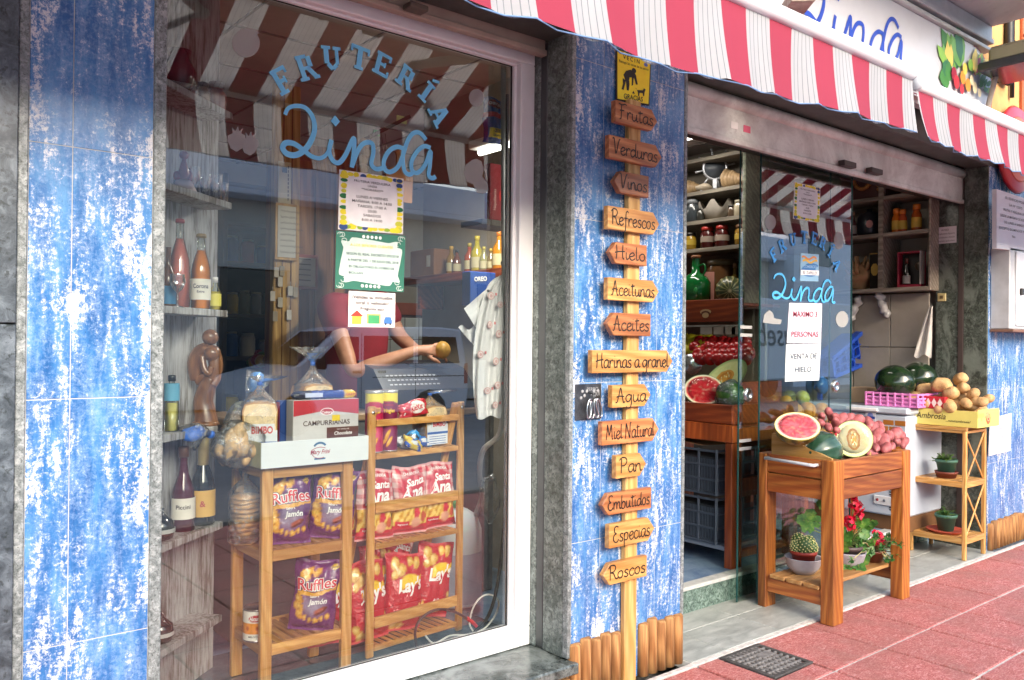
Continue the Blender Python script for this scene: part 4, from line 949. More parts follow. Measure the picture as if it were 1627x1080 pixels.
g.add(vs, fs); g.obj('body', plain('#f0f2f6', .35, coat=.3, var=.02), van)
def side(pts, nm, m, e=.006):
    g = G(); g.prism(pts, (ox, yf - e * .0 - .0, oz), (1, 0, 0), (0, 0, 1), -.004); return g
for nm, pts in (('front_window', [(-1.02, 1.2), (-.18, 1.2), (-.18, 1.68), (-.5, 1.68)]), ('side_window', [(-.08, 1.2), (.95, 1.2), (.95, 1.70), (-.08, 1.70)]), ('rear_window', [(1.05, 1.2), (2.0, 1.2), (1.9, 1.70), (1.05, 1.70)])):
    g = side(pts, nm, 0); g.obj(nm, plain('#1d2226', .12), van)
g = G(); g.quad((ox - 1.33, yf - .1, oz + 1.19), (ox - 1.33, yb + .1, oz + 1.19), (ox - .58, yb + .2, oz + 1.775), (ox - .58, yf - .2, oz + 1.775)); g.obj('windscreen', plain('#1d2226', .1), van)
g = G(); g.box(ox + .1, ox + 2.1, yf - .0, yf + .004, oz + .95, oz + .97, 0, 0); g.box(ox - .13, ox - .12, yf, yf + .003, oz + .4, oz + 1.75, 0, 0); g.box(ox + 1.0, ox + 1.01, yf, yf + .003, oz + .4, oz + 1.75, 0, 0); g.obj('door_seam', plain('#4a4d52', .5), van)
for x in (-.3, .2): g = G(); g.box(ox + x, ox + x + .16, yf, yf + .04, oz + 1.04, oz + 1.08, 0, .01); g.obj('door_handle', BLACK, van)
g = G(); g.box(ox - 1.0, ox - .86, yf, yf + .18, oz + 1.12, oz + 1.3, 0, .03); g.obj('mirror', BLACK, van)
g = G(); g.box(ox + 2.1, ox + 2.2, yf - .1, yf + .003, oz + .8, oz + 1.2, 0, .01); g.obj('tail_lamp', plain('#a81f22', .3), van)
for x in (-1.35, 1.35):
    for y in (yf - .1, yb + .1):
        g = G(); T = Matrix.Translation((ox + x, y, oz + .32)) @ Matrix.Rotation(math.pi / 2, 4, 'X'); g.lathe([(.18, -.1), (.3, -.1), (.32, -.07), (.32, .07), (.3, .1), (.18, .1)], n=24, T=T); w_ = g.obj('wheel', RUBBER, van)
        g = G(); g.lathe([(0, -.09), (.18, -.085), (.18, .085), (0, .09)], n=16, T=T); g.obj('rim', STEEL, w_)

tk = thing('parked_truck', 'white box truck lettered on its side across the street, mirrored in the door glass', 'truck', (20.5, -11.2, -.14))
g = G(); g.box(17.6, 24.5, -12.2, -10.2, .5, 2.75, 0, .05); g.obj('box_body', plain('#e3e6ec', .3, var=.02), tk); g = G(); g.box(15.9, 17.55, -12.1, -10.25, .35, 2.1, 0, .15); g.obj('cab', plain('#dfe2e8', .25), tk)
g = G(); g.box(16.3, 17.2, -10.249, -10.24, 1.25, 1.85, 0, .02); g.obj('cab_window', plain('#20262b', .15), tk); g = G(); put_text(g, 'Eusebio', lambda x, z: Vector((20.1 - x, -10.18, z)), 0, 1.45, .95, 0, bold=.0, shear=.2, maxw=3.0); g.obj('side_lettering', plain('#6d7076', .5), tk)
for x in (16.7, 22.6):
    for y in (-10.35, -12.05): g = G(); g.lathe([(0, -.12), (.42, -.12), (.45, -.08), (.45, .08), (.42, .12), (0, .12)], n=22, T=Matrix.Translation((x, y, .31)) @ Matrix.Rotation(math.pi / 2, 4, 'X')); g.obj('wheel', RUBBER, tk)
b2_ = thing('white_building', 'taller white building further along the street, mirrored in the door glass', 'building', (40, -15, 0)); g = G(); g.box(26.5, 58, -21.9, -13.6, 0, 9.5, 0, 0); g.obj('wall', plain('#dfe4ee', .7, var=.04), b2_)
for i in range(9):
    for z in (1.0, 4.4, 7.2): g = G(); g.box(27.4 + i * 3.2, 28.9 + i * 3.2, -13.6, -13.56, z, z + 1.6, 0, .01); g.obj('window', plain('#6d7a86', .15), b2_)
# ------------------------------------------------------------------ printed packaging
def lin(s): return np.array(h(s)[:3])
class Pa:                                                  # paints colours over (s, v) arrays
    def __init__(p, s, v, base): p.s = s; p.v = v; p.c = np.tile(lin(base), (len(s), 1))
    def put(p, mask, col):
        m = np.clip(mask, 0, 1)[:, None]; p.c = p.c * (1 - m) + lin(col)[None] * m; return p
    def ell(p, cx, cy, rx, ry, col, rot=0, soft=.08):
        dx, dy = p.s - cx, p.v - cy; c, s_ = math.cos(rot), math.sin(rot); a, b = (dx * c + dy * s_) / rx, (-dx * s_ + dy * c) / ry
        return p.put((1 - np.sqrt(a * a + b * b)) / soft, col)
    def rect(p, x0, x1, y0, y1, col): return p.put(((p.s > x0) & (p.s < x1) & (p.v > y0) & (p.v < y1)).astype(float), col)
    def chip(p, cx, cy, rx, ry, rot=0, c1='#e0a53a', c2='#f0c964', ridges=False):
        p.ell(cx, cy, rx, ry, '#b87a22', rot); p.ell(cx, cy, rx * .88, ry * .88, c1, rot); p.ell(cx - rx * .15, cy + ry * .15, rx * .6, ry * .6, c2, rot, .6)
        if ridges:
            c, s_ = math.cos(rot), math.sin(rot); a = (p.s - cx) * c + (p.v - cy) * s_; b = -(p.s - cx) * s_ + (p.v - cy) * c
            ins = ((a / rx) ** 2 + (b / ry) ** 2 < .8); p.put(ins * (np.sin(a / rx * 16) > .3) * .5, '#c08226')
        return p
class Bag:
    def __init__(b, W, H, T, seed=0, sag=.35, crimp=.05): b.W, b.H, b.T, b.seed, b.sag, b.cr = W, H, T, seed, sag, crimp
    def prof(b, v):
        q = np.clip((v - b.cr) / (1 - 2 * b.cr), 0, 1); p = (4 * q * (1 - q)) ** .5; return p * (1 + b.sag * (0.5 - q))
    def pt(b, c, side, v):                                   # c in -1..1 across, side -1 front / 1 back
        p = b.prof(v); w = b.W * (1 - .07 * p); x = w / 2 * c
        y = side * (b.T / 2 * p * (1 - np.abs(c) ** 2.6) ** .6 + .0008)
        k = b.seed * 1.7; edge = (1 - p) * .6 + .25 * np.abs(c)
        wr = (np.sin(c * 13 + k + 2 * v) + np.sin(c * 7 - v * 9 + k * 2) * .8 + np.sin(v * 21 + c * 5 + k)) * .0022 * (1 - (1 - edge) * .3)
        y = y + wr * np.where(p > .05, 1, .25) + (.003 * np.sin(c * 6 + k)) * (p < .3)
        x = x + .004 * np.sin(v * 11 + k) * np.sign(c) * (np.abs(c) > .8)
        z = b.H * v - .012 * np.abs(c) ** 3 * np.sin(np.pi * v) * 0 + .006 * np.sin(c * 3 + k) * v
        return x, y, z
    def mesh(b, name, parent, paint, mat=None, nu=64, nv=56):
        a = np.linspace(0, 2 * np.pi, nu, endpoint=False); v = np.linspace(0, 1, nv + 1)
        A, V = np.meshgrid(a, v); c = np.sign(np.cos(A)) * np.abs(np.cos(A)) ** .9; side = np.where(np.sin(A) > 0, -1, 1)
        x, y, z = b.pt(c, side, V); g = G(); g.v = [Vector(q) for q in zip(x.ravel(), y.ravel(), z.ravel())]
        for i in range(nv):
            for j in range(nu): g.f.append((i * nu + j, (i + 1) * nu + j, (i + 1) * nu + (j + 1) % nu, i * nu + (j + 1) % nu)[::-1])
        g.m = [0] * len(g.f); g.s = [True] * len(g.f)
        s = (c.ravel() + 1) / 2; pa = paint(s, V.ravel()); cols = np.c_[pa.c, np.ones(len(s))]
        return g.obj(name, mat or PRB, parent, cols)
    def F(b, e=.0016):
        def f(s, v):
            c = min(.999, max(-.999, 2 * s - 1)); x, y, z = b.pt(np.float64(c), -1, np.float64(v)); return Vector((float(x), float(y) - e, float(z)))
        return f
TW, TR, TY, TK = plain('#efefef', .4, var=.02), plain('#c81e35', .4, var=.03), plain('#f2c928', .4, var=.03), plain('#23191c', .4)
def finish(t, loc, rot=(0, 0, 0)): t.location = loc; t.rotation_euler = rot; return t
def asp(F, W, H):                                            # text drawn in height units on a surface of W by H
    return lambda x, y: F(x, y)
def stext(g, txt, b, cx, cy, size, m=0, rot=0, bold=.02, e=.0016, maxw=None, shear=.0, align='c'):
    F = b.F(e); k = b.H / b.W                                # size as fraction of H
    put_text(g, txt, lambda x, y: F(cx + (x) * k, cy + y), 0, 0, size, m, align, bold, rot, shear=shear, maxw=None if maxw is None else maxw / k)
def ridged_bag(seed):
    b = Bag(.175, .262, .08, seed)
    def paint(s, v):
        p = Pa(s, v, '#5c2466'); p.ell(.5, .36, .36, .2, '#8f86a0', 0, .7); p.ell(.5, .86, .33, .08, '#7a3c80', 0, .8)
        for cx, cy in ((.2, .80), (.34, .85), (.5, .84), (.27, .75)): p.chip(cx, cy, .105, .055, .5, ridges=True)
        p.put((np.abs(v - (.555 + .10 * (s - .5) + .02 * np.sin(s * 9))) < .035) * ((s > .1) & (s < .98)), '#dca23a')
        for cx, cy, r in ((.15, .45, .11), (.17, .34, .13), (.2, .24, .1)): p.chip(cx, cy, r, r * .62, -.4, ridges=True)
        for i in range(5): p.chip(.33 + i * .125, .15 + .03 * abs(i - 1.6), .048, .05, .3 * i)
        p.ell(.66, .30, .17, .045, '#5d2417', .35); p.ell(.64, .31, .13, .028, '#a4543c', .35)
        p.put((v < .035) | (v > .965), '#74407c'); p.ell(.86, .90, .07, .045, '#d9b43a'); return p
    t = thing('crisp_bag', '', 'crisps'); b.mesh('packet', t, paint)
    g = G()
    for sz, m, bo, e in ((.22, 3, .085, .0014), (.22, 0, .055, .0021), (.22, 1, .012, .0030)): stext(g, 'Ruffles', b, .53, .60, sz, m, .10, bo, e, maxw=.86)
    stext(g, 'Jamón', b, .58, .40, .105, 2, .08, .03, .0022, maxw=.5, shear=.2); stext(g, 'Sabor a', b, .5, .495, .045, 2, .08, .02, .0022); stext(g, 'GRATIS', b, .86, .89, .025, 3, .2, .02, .0022)
    g.obj('print_lettering', [TW, TR, TW, TK], t); return t
def salted_bag(seed):
    b = Bag(.19, .32, .09, seed)
    def paint(s, v):
        p = Pa(s, v, '#b81f2d')
        for cx, cy, r in ((.2, .86, .13), (.34, .78, .13), (.78, .88, .12), (.6, .9, .1), (.18, .72, .1)): p.chip(cx, cy, r, r * .62, .4, '#d3a94f', '#ecd083')
        p.ell(.6, .60, .33, .15, '#d9b03a'); p.ell(.6, .61, .30, .13, '#f0c832'); p.ell(.62, .52, .34, .085, '#b81f2d', .12)
        for cx, cy, r in ((.22, .09, .13), (.4, .06, .1), (.12, .18, .1), (.9, .3, .08)): p.chip(cx, cy, r, r * .6, -.5, '#d3a94f', '#ecd083')
        p.put((v < .035) | (v > .965), '#c74c50'); p.ell(.9, .68, .06, .04, '#f0c832'); return p
    t = thing('crisp_bag', '', 'crisps'); b.mesh('packet', t, paint)
    g = G(); stext(g, "Lay's", b, .58, .52, .23, 0, .14, .035, maxw=.7, shear=.25); stext(g, 'Al Punto', b, .6, .22, .062, 0, .04, .02, maxw=.6); stext(g, 'de Sal', b, .6, .16, .062, 0, .04, .02)
    g.obj('print_lettering', TW, t); return t
def check_bag(seed):
    b = Bag(.176, .285, .075, seed, .2)
    def paint(s, v):
        p = Pa(s, v, '#c8283a'); q = ((np.sin(s * 30) > 0).astype(float) + (np.sin(v * 46) > 0)) / 2
        up = v > .46; p.put(q * up * .7, '#ece4e0'); p.ell(.5, .70, .46, .23, '#c21f34', .1, .3)
        rn = (np.sin(s * 23 + seed) * np.sin(v * 37 + s * 9) + np.sin(s * 41 - v * 29)) * .5
        p.put((v < .46) & (v > .13), '#d9a93c'); p.put(((v < .46) & (v > .13)) * (rn > 0), '#efd06e'); p.put(((v < .46) & (v > .13)) * (rn < -.55), '#b98226')
        p.ell(.6, .31, .10, .085, '#c8283a'); p.ell(.6, .17, .16, .09, '#e0a58c', 0, .3); p.ell(.83, .24, .1, .08, '#cf5a3c'); p.rect(.05, .42, .08, .2, '#c8283a'); p.put(v < .08, '#b93140'); p.put((v < .03) | (v > .97), '#dba3a6'); return p
    t = thing('crisp_bag', '', 'crisps'); b.mesh('packet', t, paint, nu=72, nv=64)
    g = G(); F = b.F()
    stext(g, 'Santa', b, .58, .73, .15, 0, .10, .03, maxw=.62, shear=.3); stext(g, 'Ana', b, .46, .54, .25, 0, .10, .035, maxw=.72, shear=.3)
    stext(g, 'CHURRERÍA', b, .5, .885, .055, 0, .05, .015, maxw=.6); stext(g, 'Ingredientes', b, .24, .14, .035, 0, 0, .015, maxw=.32)
    g.obj('print_lettering', TW, t); return t

# ------------------------------------------------------------------ corner shelves behind the window, left
DV = Vector((math.sin(math.radians(49.6)), math.cos(math.radians(49.6)), 0)); NV = Vector((DV.y, -DV.x, 0))
S0 = Vector((.80, .30, 0)); cs = thing('corner_shelf', 'whitewashed wooden corner shelves behind the left edge of the window', 'shelf', (1.0, .5, .14))
def seg(a, b, w, z0, z1, g, m=0):                            # board along DV from a to b, depth w away from the viewer
    T = Matrix(((DV.x, -NV.x, 0, S0.x), (DV.y, -NV.y, 0, S0.y), (0, 0, 1, 0), (0, 0, 0, 1))); g.box(a, b, w[0], w[1], z0, z1, m, .002, T)
g = G(); seg(-.12, .60, (.125, .145), .15, 2.95, g); g.obj('back_panel', WW, cs)
zS = [.439, .782, 1.14, 1.562, 1.966, 2.302]
for z, e in zip(zS, (.44, .44, .40, .46, .48, .48)):
    g = G(); seg(-.1, e, (0, .1245), z - .025, z, g); o = g.obj('shelf_board', WW, cs)
def onshelf(px_, k, d=.05):                                  # a spot on corner shelf k seen at photo column px_
    z = zS[k]; r = ray(px_, 545); r = Vector((r.x, r.y, 0)); A = S0 - NV * d   # point on line A + t DV hit by the ray
    det = r.x * DV.y - r.y * DV.x; q = A - Vector((CAM.x, CAM.y, 0)); s_ = (q.x * DV.y - q.y * DV.x) / det
    p = Vector((CAM.x + r.x * s_, CAM.y + r.y * s_, z + .0005)); return p
def pxsize(n, p): return n / FPX * (Vector(p) - CAM).dot(_f)
def bottle(name, label, cat, p, hgt, prof, glassm, liquid=None, lp=None, lab=None, cap=None, group=None, labtxt=None, n=22):
    """prof: (r, z) fractions of height"""
    t = thing(name, label, cat, p, group=group); q = Vector(p)
    g = G(); g.lathe([(r * hgt, z * hgt) for r, z in prof], c=q, n=n); g.obj('glass', glassm, t)
    if liquid:
        g = G(); pr = [(max(0, r * hgt - .0025), z * hgt + .0015) for r, z in prof if z <= lp]; pr.append((0, pr[-1][1] + .0005)); g.lathe([(0, .0015)] + pr, c=q, n=n); g.obj('drink', liquid, t)
    if lab:
        z0, z1, c = lab[:3]; R = max(r for r, z in prof) * hgt + .0012; g = G(); g.lathe([(R, z0 * hgt), (R, z1 * hgt)], c=q, n=n); 
        g.f = g.f[:n]; g.m = g.m[:n]; g.s = g.s[:n]; lo_ = g.obj('paper_label', plain(c, .6), t)
        if labtxt:
            g = G(); tz = (z0 + z1) / 2 * hgt; va = math.atan2(CAM.y - q.y, CAM.x - q.x)
            for i, (tx, sz, dz) in enumerate(labtxt[1]): put_text(g, tx, lambda x, y: q + Vector((math.cos(va + x / R) * (R + .0008), math.sin(va + x / R) * (R + .0008), tz + y + dz)), 0, 0, sz, bold=.02, maxw=R * 1.6)
            g.obj('label_lettering', plain(labtxt[0], .5), lo_)
    if cap:
        g = G(); r = prof[-1][0] * hgt * 1.12; g.lathe([(r, hgt * cap[1]), (r, hgt * 1.0), (r * .8, hgt * 1.012), (0, hgt * 1.014)], c=q, n=16); g.obj('cap', plain(cap[0], .35), t)
    return t
CLG = glass('#f6fbf8', .9, 1.45, key='clear_bottle_glass'); GRN = plain('#12401f', .08, coat=.4); DKG = plain('#11150f', .1, coat=.4)
def liq(c, r=.12): return plain(c, r, var=.04, coat=.3)
WINE = [(.11, 0), (.125, .01), (.125, .42), (.115, .52), (.05, .68), (.04, .74), (.038, .97), (.042, .98), (.042, 1)]
CHAMP = [(.125, 0), (.135, .01), (.135, .38), (.12, .5), (.06, .68), (.045, .8), (.045, .96), (.055, .97), (.055, 1)]
BEER = [(.12, 0), (.125, .01), (.125, .5), (.11, .6), (.06, .78), (.05, .96), (.06, .97), (.06, 1)]
TALL = [(.105, 0), (.115, .01), (.12, .3), (.105, .55), (.045, .78), (.04, .95), (.045, 1)]
p = onshelf(284, 3, .07); bottle('glass_bottle', 'tall clear bottle of pink drink on the corner shelf beside the wine glass', 'bottle', p, pxsize(140, p), TALL, CLG, liq('#d9776a'), .79, cap=('#9c2434', .965))
p = onshelf(318, 3, .04); bottle('glass_bottle', 'clear bottle of orange beer with white label on the corner shelf', 'bottle', p, pxsize(118, p), BEER, CLG, liq('#e8862a'), .79, ('.', 0, 0)[1:] and (.12, .40, '#e6e4dc'), ('#8c7440', .96), labtxt=('#1d2b52', [('Corona', .022, .004), ('Extra', .012, -.012)]))
p = onshelf(341, 3, .04); bottle('glass_bottle', 'tiny bottle of yellow oil with a white cap on the corner shelf', 'bottle', p, pxsize(52, p), [(.16, 0), (.17, .02), (.17, .55), (.07, .75), (.07, 1)], CLG, liq('#c9b01c'), .66, (.12, .5, '#d9cf5a'), ('#e8e8e8', .84))
p = onshelf(281, 3, .015); t = thing('wine_glass', 'empty stemmed wine glass in front of the pink bottle on the corner shelf', 'glass', p)
g = G(); s_ = pxsize(52, p); g.lathe([(.2 * s_, 0), (.03 * s_, .04 * s_), (.025 * s_, .42 * s_), (.16 * s_, .55 * s_), (.24 * s_, .75 * s_), (.21 * s_, 1.0 * s_)], c=p, n=20); g.f.pop(); g.m.pop(); g.s.pop(); g.obj('goblet', glass('#ffffff', 3.5, 1.5, key='wine_glass_x', base=.10), t)
p = onshelf(266, 3, .07); bottle('glass_bottle', 'brown bottle with a blue label at the far left of the corner shelf', 'bottle', p, pxsize(95, p), WINE, plain('#5a3a20', .15), lab=(.05, .35, '#2a6f9a'))
p = onshelf(274, 2, .05); bottle('glass_bottle', 'small bottle of pale yellow drink with blue neck beside the wooden sculpture', 'bottle', p, pxsize(88, p), BEER, CLG, liq('#cbbf72'), .55, (.55, .86, '#5fa4c4'), ('#16191c', .9))
p = onshelf(294, 1, .06); bottle('wine_bottle', 'dark red sparkling wine bottle with a white slanted label on the lower shelf', 'bottle', p, pxsize(132, p), CHAMP, liq('#4c0f1b', .08), lab=(.15, .40, '#e2dcd0'), cap=('#6e4a34', .88), labtxt=('#3a2a28', [('Piccini', .02, 0)]))
p = onshelf(325, 1, .05); bottle('wine_bottle', 'black cava bottle with gold foil and a painted lady label', 'bottle', p, pxsize(138, p), CHAMP, DKG, lab=(.10, .40, '#c9a04e'), cap=('#c4b27c', .68), labtxt=('#a3242c', [('&', .03, -.01)]))
for px_, k, hh, nm in ((259, 1, 50, 'black round flask with a white emblem at the left end of the wine shelf'), (260, 0, 48, 'black round bottle on the lowest corner shelf')):
    p = onshelf(px_, k, .05); bottle('round_bottle', nm, 'bottle', p, pxsize(hh, p), [(.25, 0), (.36, .06), (.42, .3), (.38, .6), (.15, .8), (.1, .85), (.1, 1)], DKG, lab=(.25, .38, '#bdbdbd'))
for i, px_ in enumerate((305, 323, 340, 352)):
    p = onshelf(px_, 4, .05); t = thing('tumbler', 'tall clear tumbler upside down on the upper corner shelf', 'glass', p, group='clear tumblers on the upper corner shelf'); s_ = pxsize(34 if i % 2 else 44, p)
    g = G(); g.lathe([(.20 * s_, 0), (.24 * s_, s_)], c=p, n=18); g.f = g.f[:-1]; g.m.pop(); g.s.pop(); g.obj('beaker', glass('#ffffff', 3., 1.5, key='tumbler_x', base=.08), t)
p = onshelf(289, 4, .06); t = thing('figurine', 'red and white flower shaped figurine on the upper corner shelf', 'figurine', p); s_ = pxsize(66, p)
g = G(); g.lathe([(.28 * s_, 0), (.3 * s_, .05 * s_), (.18 * s_, .28 * s_), (0, .34 * s_)], c=p); g.obj('base', plain('#cdb6b4', .4), t)
g = G(); g.lathe([(.08 * s_, .3 * s_), (.14 * s_, .45 * s_), (.06 * s_, .75 * s_), (.05 * s_, .82 * s_)], c=p); g.ball(p + Vector((0, 0, .9 * s_)), .11 * s_); g.ball(p + Vector((.13 * s_, 0, .4 * s_)), .08 * s_, .08 * s_, .16 * s_); g.ball(p + Vector((-.15 * s_, -.0, .38 * s_)), .1 * s_, .06 * s_, .12 * s_); g.obj('body', plain('#8f1626', .3, coat=.4), t)
p = onshelf(280, 5, .05); t = thing('vase', 'dark round vase on the top corner shelf', 'vase', p); s_ = pxsize(66, p)
g = G(); g.lathe([(.2 * s_, 0), (.36 * s_, .2 * s_), (.4 * s_, .5 * s_), (.25 * s_, .8 * s_), (.28 * s_, s_)], c=p); g.obj('body', plain('#2f2a30', .25), t)
for px_, c, hh, lb in ((318, '#6e4a2e', 36, 'small brown jar on the top corner shelf'), (340, '#8c2f2a', 48, 'small red figurine jar at the right of the top corner shelf')):
    p = onshelf(px_, 5, .06); bottle('jar', lb, 'jar', p, pxsize(hh, p), [(.3, 0), (.32, .6), (.2, .75), (.22, 1)], plain(c, .3), cap=('#4c3a30', .8))
# embracing couple carved in wood
p = onshelf(328, 2, .05); t = thing('wooden_sculpture', 'carved wooden sculpture of two embracing figures on the corner shelf', 'sculpture', p)
CW = wood('#4a2a16', '#7e5230', '#a06e44', 2, 2.5, .35, .3, name='carved_wood'); s_ = pxsize(150, p); up = Vector((0, 0, 1)); rgt = Vector((_r.x, _r.y, 0)).normalized(); bk = Vector((_f.x, _f.y, 0)).normalized()
s2 = s_ * 1.0
def sp_(a, z, d=0): return p + rgt * a * s_ * .5 + up * z * s_ + bk * d * s_
g = G()
g.tube(smooth_line([sp_(.02, 0), sp_(.0, .1), sp_(-.05, .25), sp_(.04, .42), sp_(.12, .5)], 5), [.13 * s2 * (1 - .02 * i) for i in range(21)], 14)
g.tube(smooth_line([sp_(-.2, .47), sp_(-.23, .64), sp_(-.12, .76), sp_(.04, .8), sp_(.1, .84)], 5), [(.06 + .03 * math.sin(i / 20 * 3.1)) * s2 for i in range(21)], 12)
g.tube(smooth_line([sp_(-.2, .47), sp_(-.05, .5), sp_(.1, .55), sp_(.2, .5)], 5), .06 * s2, 10)
g.tube(smooth_line([sp_(.1, .5), sp_(.2, .6), sp_(.18, .72), sp_(.12, .76)], 5), .075 * s2, 12)
g.tube(smooth_line([sp_(-.05, .74, -.06), sp_(.02, .6, -.08), sp_(.12, .55, -.07), sp_(.16, .62, -.07)], 5), .035 * s2, 8)
g.tube(smooth_line([sp_(.2, .62, .05), sp_(.22, .5), sp_(.16, .42, -.05)], 5), .05 * s2, 8)
g.ball(sp_(.08, .93), .085 * s2, nz=.05); g.ball(sp_(.15, .76, -.03), .09 * s2, nz=.05); g.lathe([(.15 * s2, 0), (.13 * s2, .04 * s2), (0, .05 * s2)], c=p)
g.obj('figures', CW, t)

# ------------------------------------------------------------------ left bamboo rack
def slats(g, x0, x1, y0, y1, z, n, along='x', th=.012, gap=.012, m=1):
    w = ((y1 - y0) if along == 'x' else (x1 - x0)); s_ = (w + gap) / n
    for i in range(n):
        a = (y0 if along == 'x' else x0) + i * s_
        if along == 'x': g.box(x0, x1, a, a + s_ - gap, z - th, z, m, .002)
        else: g.box(a, a + s_ - gap, y0, y1, z - th, z, m, .002)
FZ = .175
rx0, rx1, ry0, ry1 = 1.195, 1.555, .37, .665
rk = thing('bamboo_rack', 'square bamboo rack under the white carton in the left window', 'rack', ((rx0 + rx1) / 2, .52, FZ))
for x in (rx0, rx1 - .042):
    for y in (ry0, ry1 - .025): g = G(); g.box(x, x + .042, y, y + .025, FZ, 1.0, 0, .003); g.obj('leg', BAMB, rk)
for zt in (.998, .70, .365):
    g = G(); g.box(rx0 + .043, rx1 - .043, ry0 + .003, ry0 + .022, zt - .04, zt, 0, .002); g.box(rx0 + .043, rx1 - .043, ry1 - .022, ry1 - .003, zt - .04, zt, 0, .002)
    g.obj('rail', BAMBX, rk); g = G(); g.box(rx0 + .008, rx0 + .03, ry0 + .026, ry1 - .026, zt - .04, zt, 0, .002); g.box(rx1 - .03, rx1 - .008, ry0 + .026, ry1 - .026, zt - .04, zt, 0, .002); g.obj('rail', BAMBY, rk)
    g = G(); slats(g, rx0 + .031, rx1 - .031, ry0 + .024, ry1 - .024, zt - .003, 8, 'y', m=0); g.obj('shelf_slats', BAMBY, rk)
ZA, ZB = .698, .363
for i, (lab, pxl, pyb, z, rz, rx, sd_) in enumerate((('purple ridged crisp packet leaning left on the middle shelf of the bamboo rack', 457, 875, ZA, .05, .05, 1), ('purple ridged crisp packet at the right of the middle shelf, tilted', 526, 870, ZA, -.2, .06, 2), ('purple ridged crisp packet standing alone on the lowest shelf of the bamboo rack', 498, 1005, ZB, -.25, .1, 3))):
    t = ridged_bag(sd_); t['label'] = lab; p = P(pxl, 800, Y=.415 + .02 * (i == 0)); finish(t, (p.x, .43 if i != 0 else .44, z + .002), (-rx, (.04, .10, .12)[i], rz - .25))
    t['group'] = 'purple crisp packets'; 
# biscuit stack
p = P(390, 860, Y=.54); t = thing('biscuit_stack', 'tall stack of round biscuits in a clear bag at the left of the bamboo rack', 'biscuits', (p.x, .55, ZA))
g = G(); rr = random.Random(3)
for i in range(11): g.lathe([(0, 0), (.050, .001), (.054, .006), (.05, .0125), (0, .0145)], c=(p.x + rr.uniform(-.003, .003), .55 + rr.uniform(-.003, .003), ZA + .002 + i * .0165), n=24)
g.obj('biscuits', plain('#c08f52', .8, var=.25, scale=40, bump=.5), t)
g = G(); g.lathe([(.04, 0), (.06, .01), (.059, .1), (.06, .19), (.035, .22), (.012, .24), (.025, .275)], c=(p.x, .55, ZA + .001), n=22); g.obj('wrapper', FILM, t)
p = P(408, 950, Y=.47); t = thing('fruit_can', 'white labelled tin can of apricots on the lowest shelf of the bamboo rack', 'can', (p.x, .47, ZB)); q = Vector((p.x, .47, ZB + .001)); R = .047; H = .118
g = G(); g.lathe([(R, 0), (R + .002, .002), (R, .005), (R, H - .005), (R + .002, H - .003), (R, H), (R - .004, H - .004), (0, H - .004)], c=q, n=28); g.obj('tin', plain('#c3c6c8', .25, .9), t)
n_ = 48; g = G(); vs = []; cs_ = []
va = math.atan2(CAM.y - q.y, CAM.x - q.x)
aa = np.linspace(-math.pi, math.pi, 97)[:-1]; zz = np.linspace(.007, H - .007, 30); A, Z = np.meshgrid(aa, zz)
p_ = Pa(A.ravel(), (Z.ravel() - .007) / (H - .014), '#e8e6e0'); p_.rect(-4, 4, .22, .62, '#d98a1e')
for cx in np.arange(-3, 3.1, .75): p_.ell(cx, .42, .36, .2, '#e8922c'); p_.ell(cx + .05, .42, .16, .1, '#b8591c', 0, .5)
for cx in (-.35 * 0, 2.4, -2.4): p_.ell(cx, .75, .62, .13, '#b3202c'); 
g.v = [q + Vector(((R + .001) * math.cos(va + a), (R + .001) * math.sin(va + a), z)) for a, z in zip(A.ravel(), Z.ravel())]
for i in range(29):
    for j in range(96): g.f.append((i * 96 + j, i * 96 + (j + 1) % 96, (i + 1) * 96 + (j + 1) % 96, (i + 1) * 96 + j))
g.m = [0] * len(g.f); g.s = [True] * len(g.f); lb = g.obj('paper_label', PRM, t, np.c_[p_.c, np.ones(len(p_.c))])
g = G(); put_text(g, 'Alcurnia', lambda x, y: q + Vector(((R + .002) * math.cos(va + x / R), (R + .002) * math.sin(va + x / R), .0 + y)), 0, .079, .020, bold=.03, maxw=.05)
put_text(g, 'MELOCOTÓN', lambda x, y: q + Vector(((R + .002) * math.cos(va + x / R), (R + .002) * math.sin(va + x / R), .0 + y)), 0, .018, .009, 1, bold=.02, maxw=.06); g.obj('label_lettering', [TW, TK], lb)

# ------------------------------------------------------------------ white carton with bread and biscuits
bx0, bx1, by0, by1, bz0, bz1 = 1.175, 1.60, .335, .80, 1.001, 1.093
t = thing('white_carton', 'open white cardboard tray with a blue and red crest on top of the bamboo rack', 'carton', ((bx0 + bx1) / 2, .56, bz0))
g = G(); g.box(bx0, bx1, by0, by0 + .004, bz0, bz1, 0, .001); g.box(bx0, bx1, by1 - .004, by1, bz0, bz1, 0, .001); g.box(bx0, bx0 + .004, by0 + .0045, by1 - .0045, bz0, bz1, 1, .001); g.box(bx1 - .004, bx1, by0 + .0045, by1 - .0045, bz0, bz1, 0, .001); g.box(bx0 + .0045, bx1 - .0045, by0 + .0045, by1 - .0045, bz0, bz0 + .004, 1, .001)
g.obj('tray', [plain('#dfe6ec', .5, var=.03), plain('#b9b78c', .6)], t)
g = G(); cx, cz = (bx0 + bx1) / 2 + .01, (bz0 + bz1) / 2; F = lambda x, z: Vector((x, by0 - .0012, z))
put_text(g, 'Mary Fríni', F, cx, cz - .008, .022, 0, bold=.02, shear=.3, maxw=.075)
pts = [F(cx + .034 * math.cos(a) * (1 + .1 * math.sin(3 * a)), cz - .004 + .02 * math.sin(a)) for a in [i * .1 + .9 for i in range(44)]]; g.ribbon(pts, .0022, (0, -1, 0), 0)
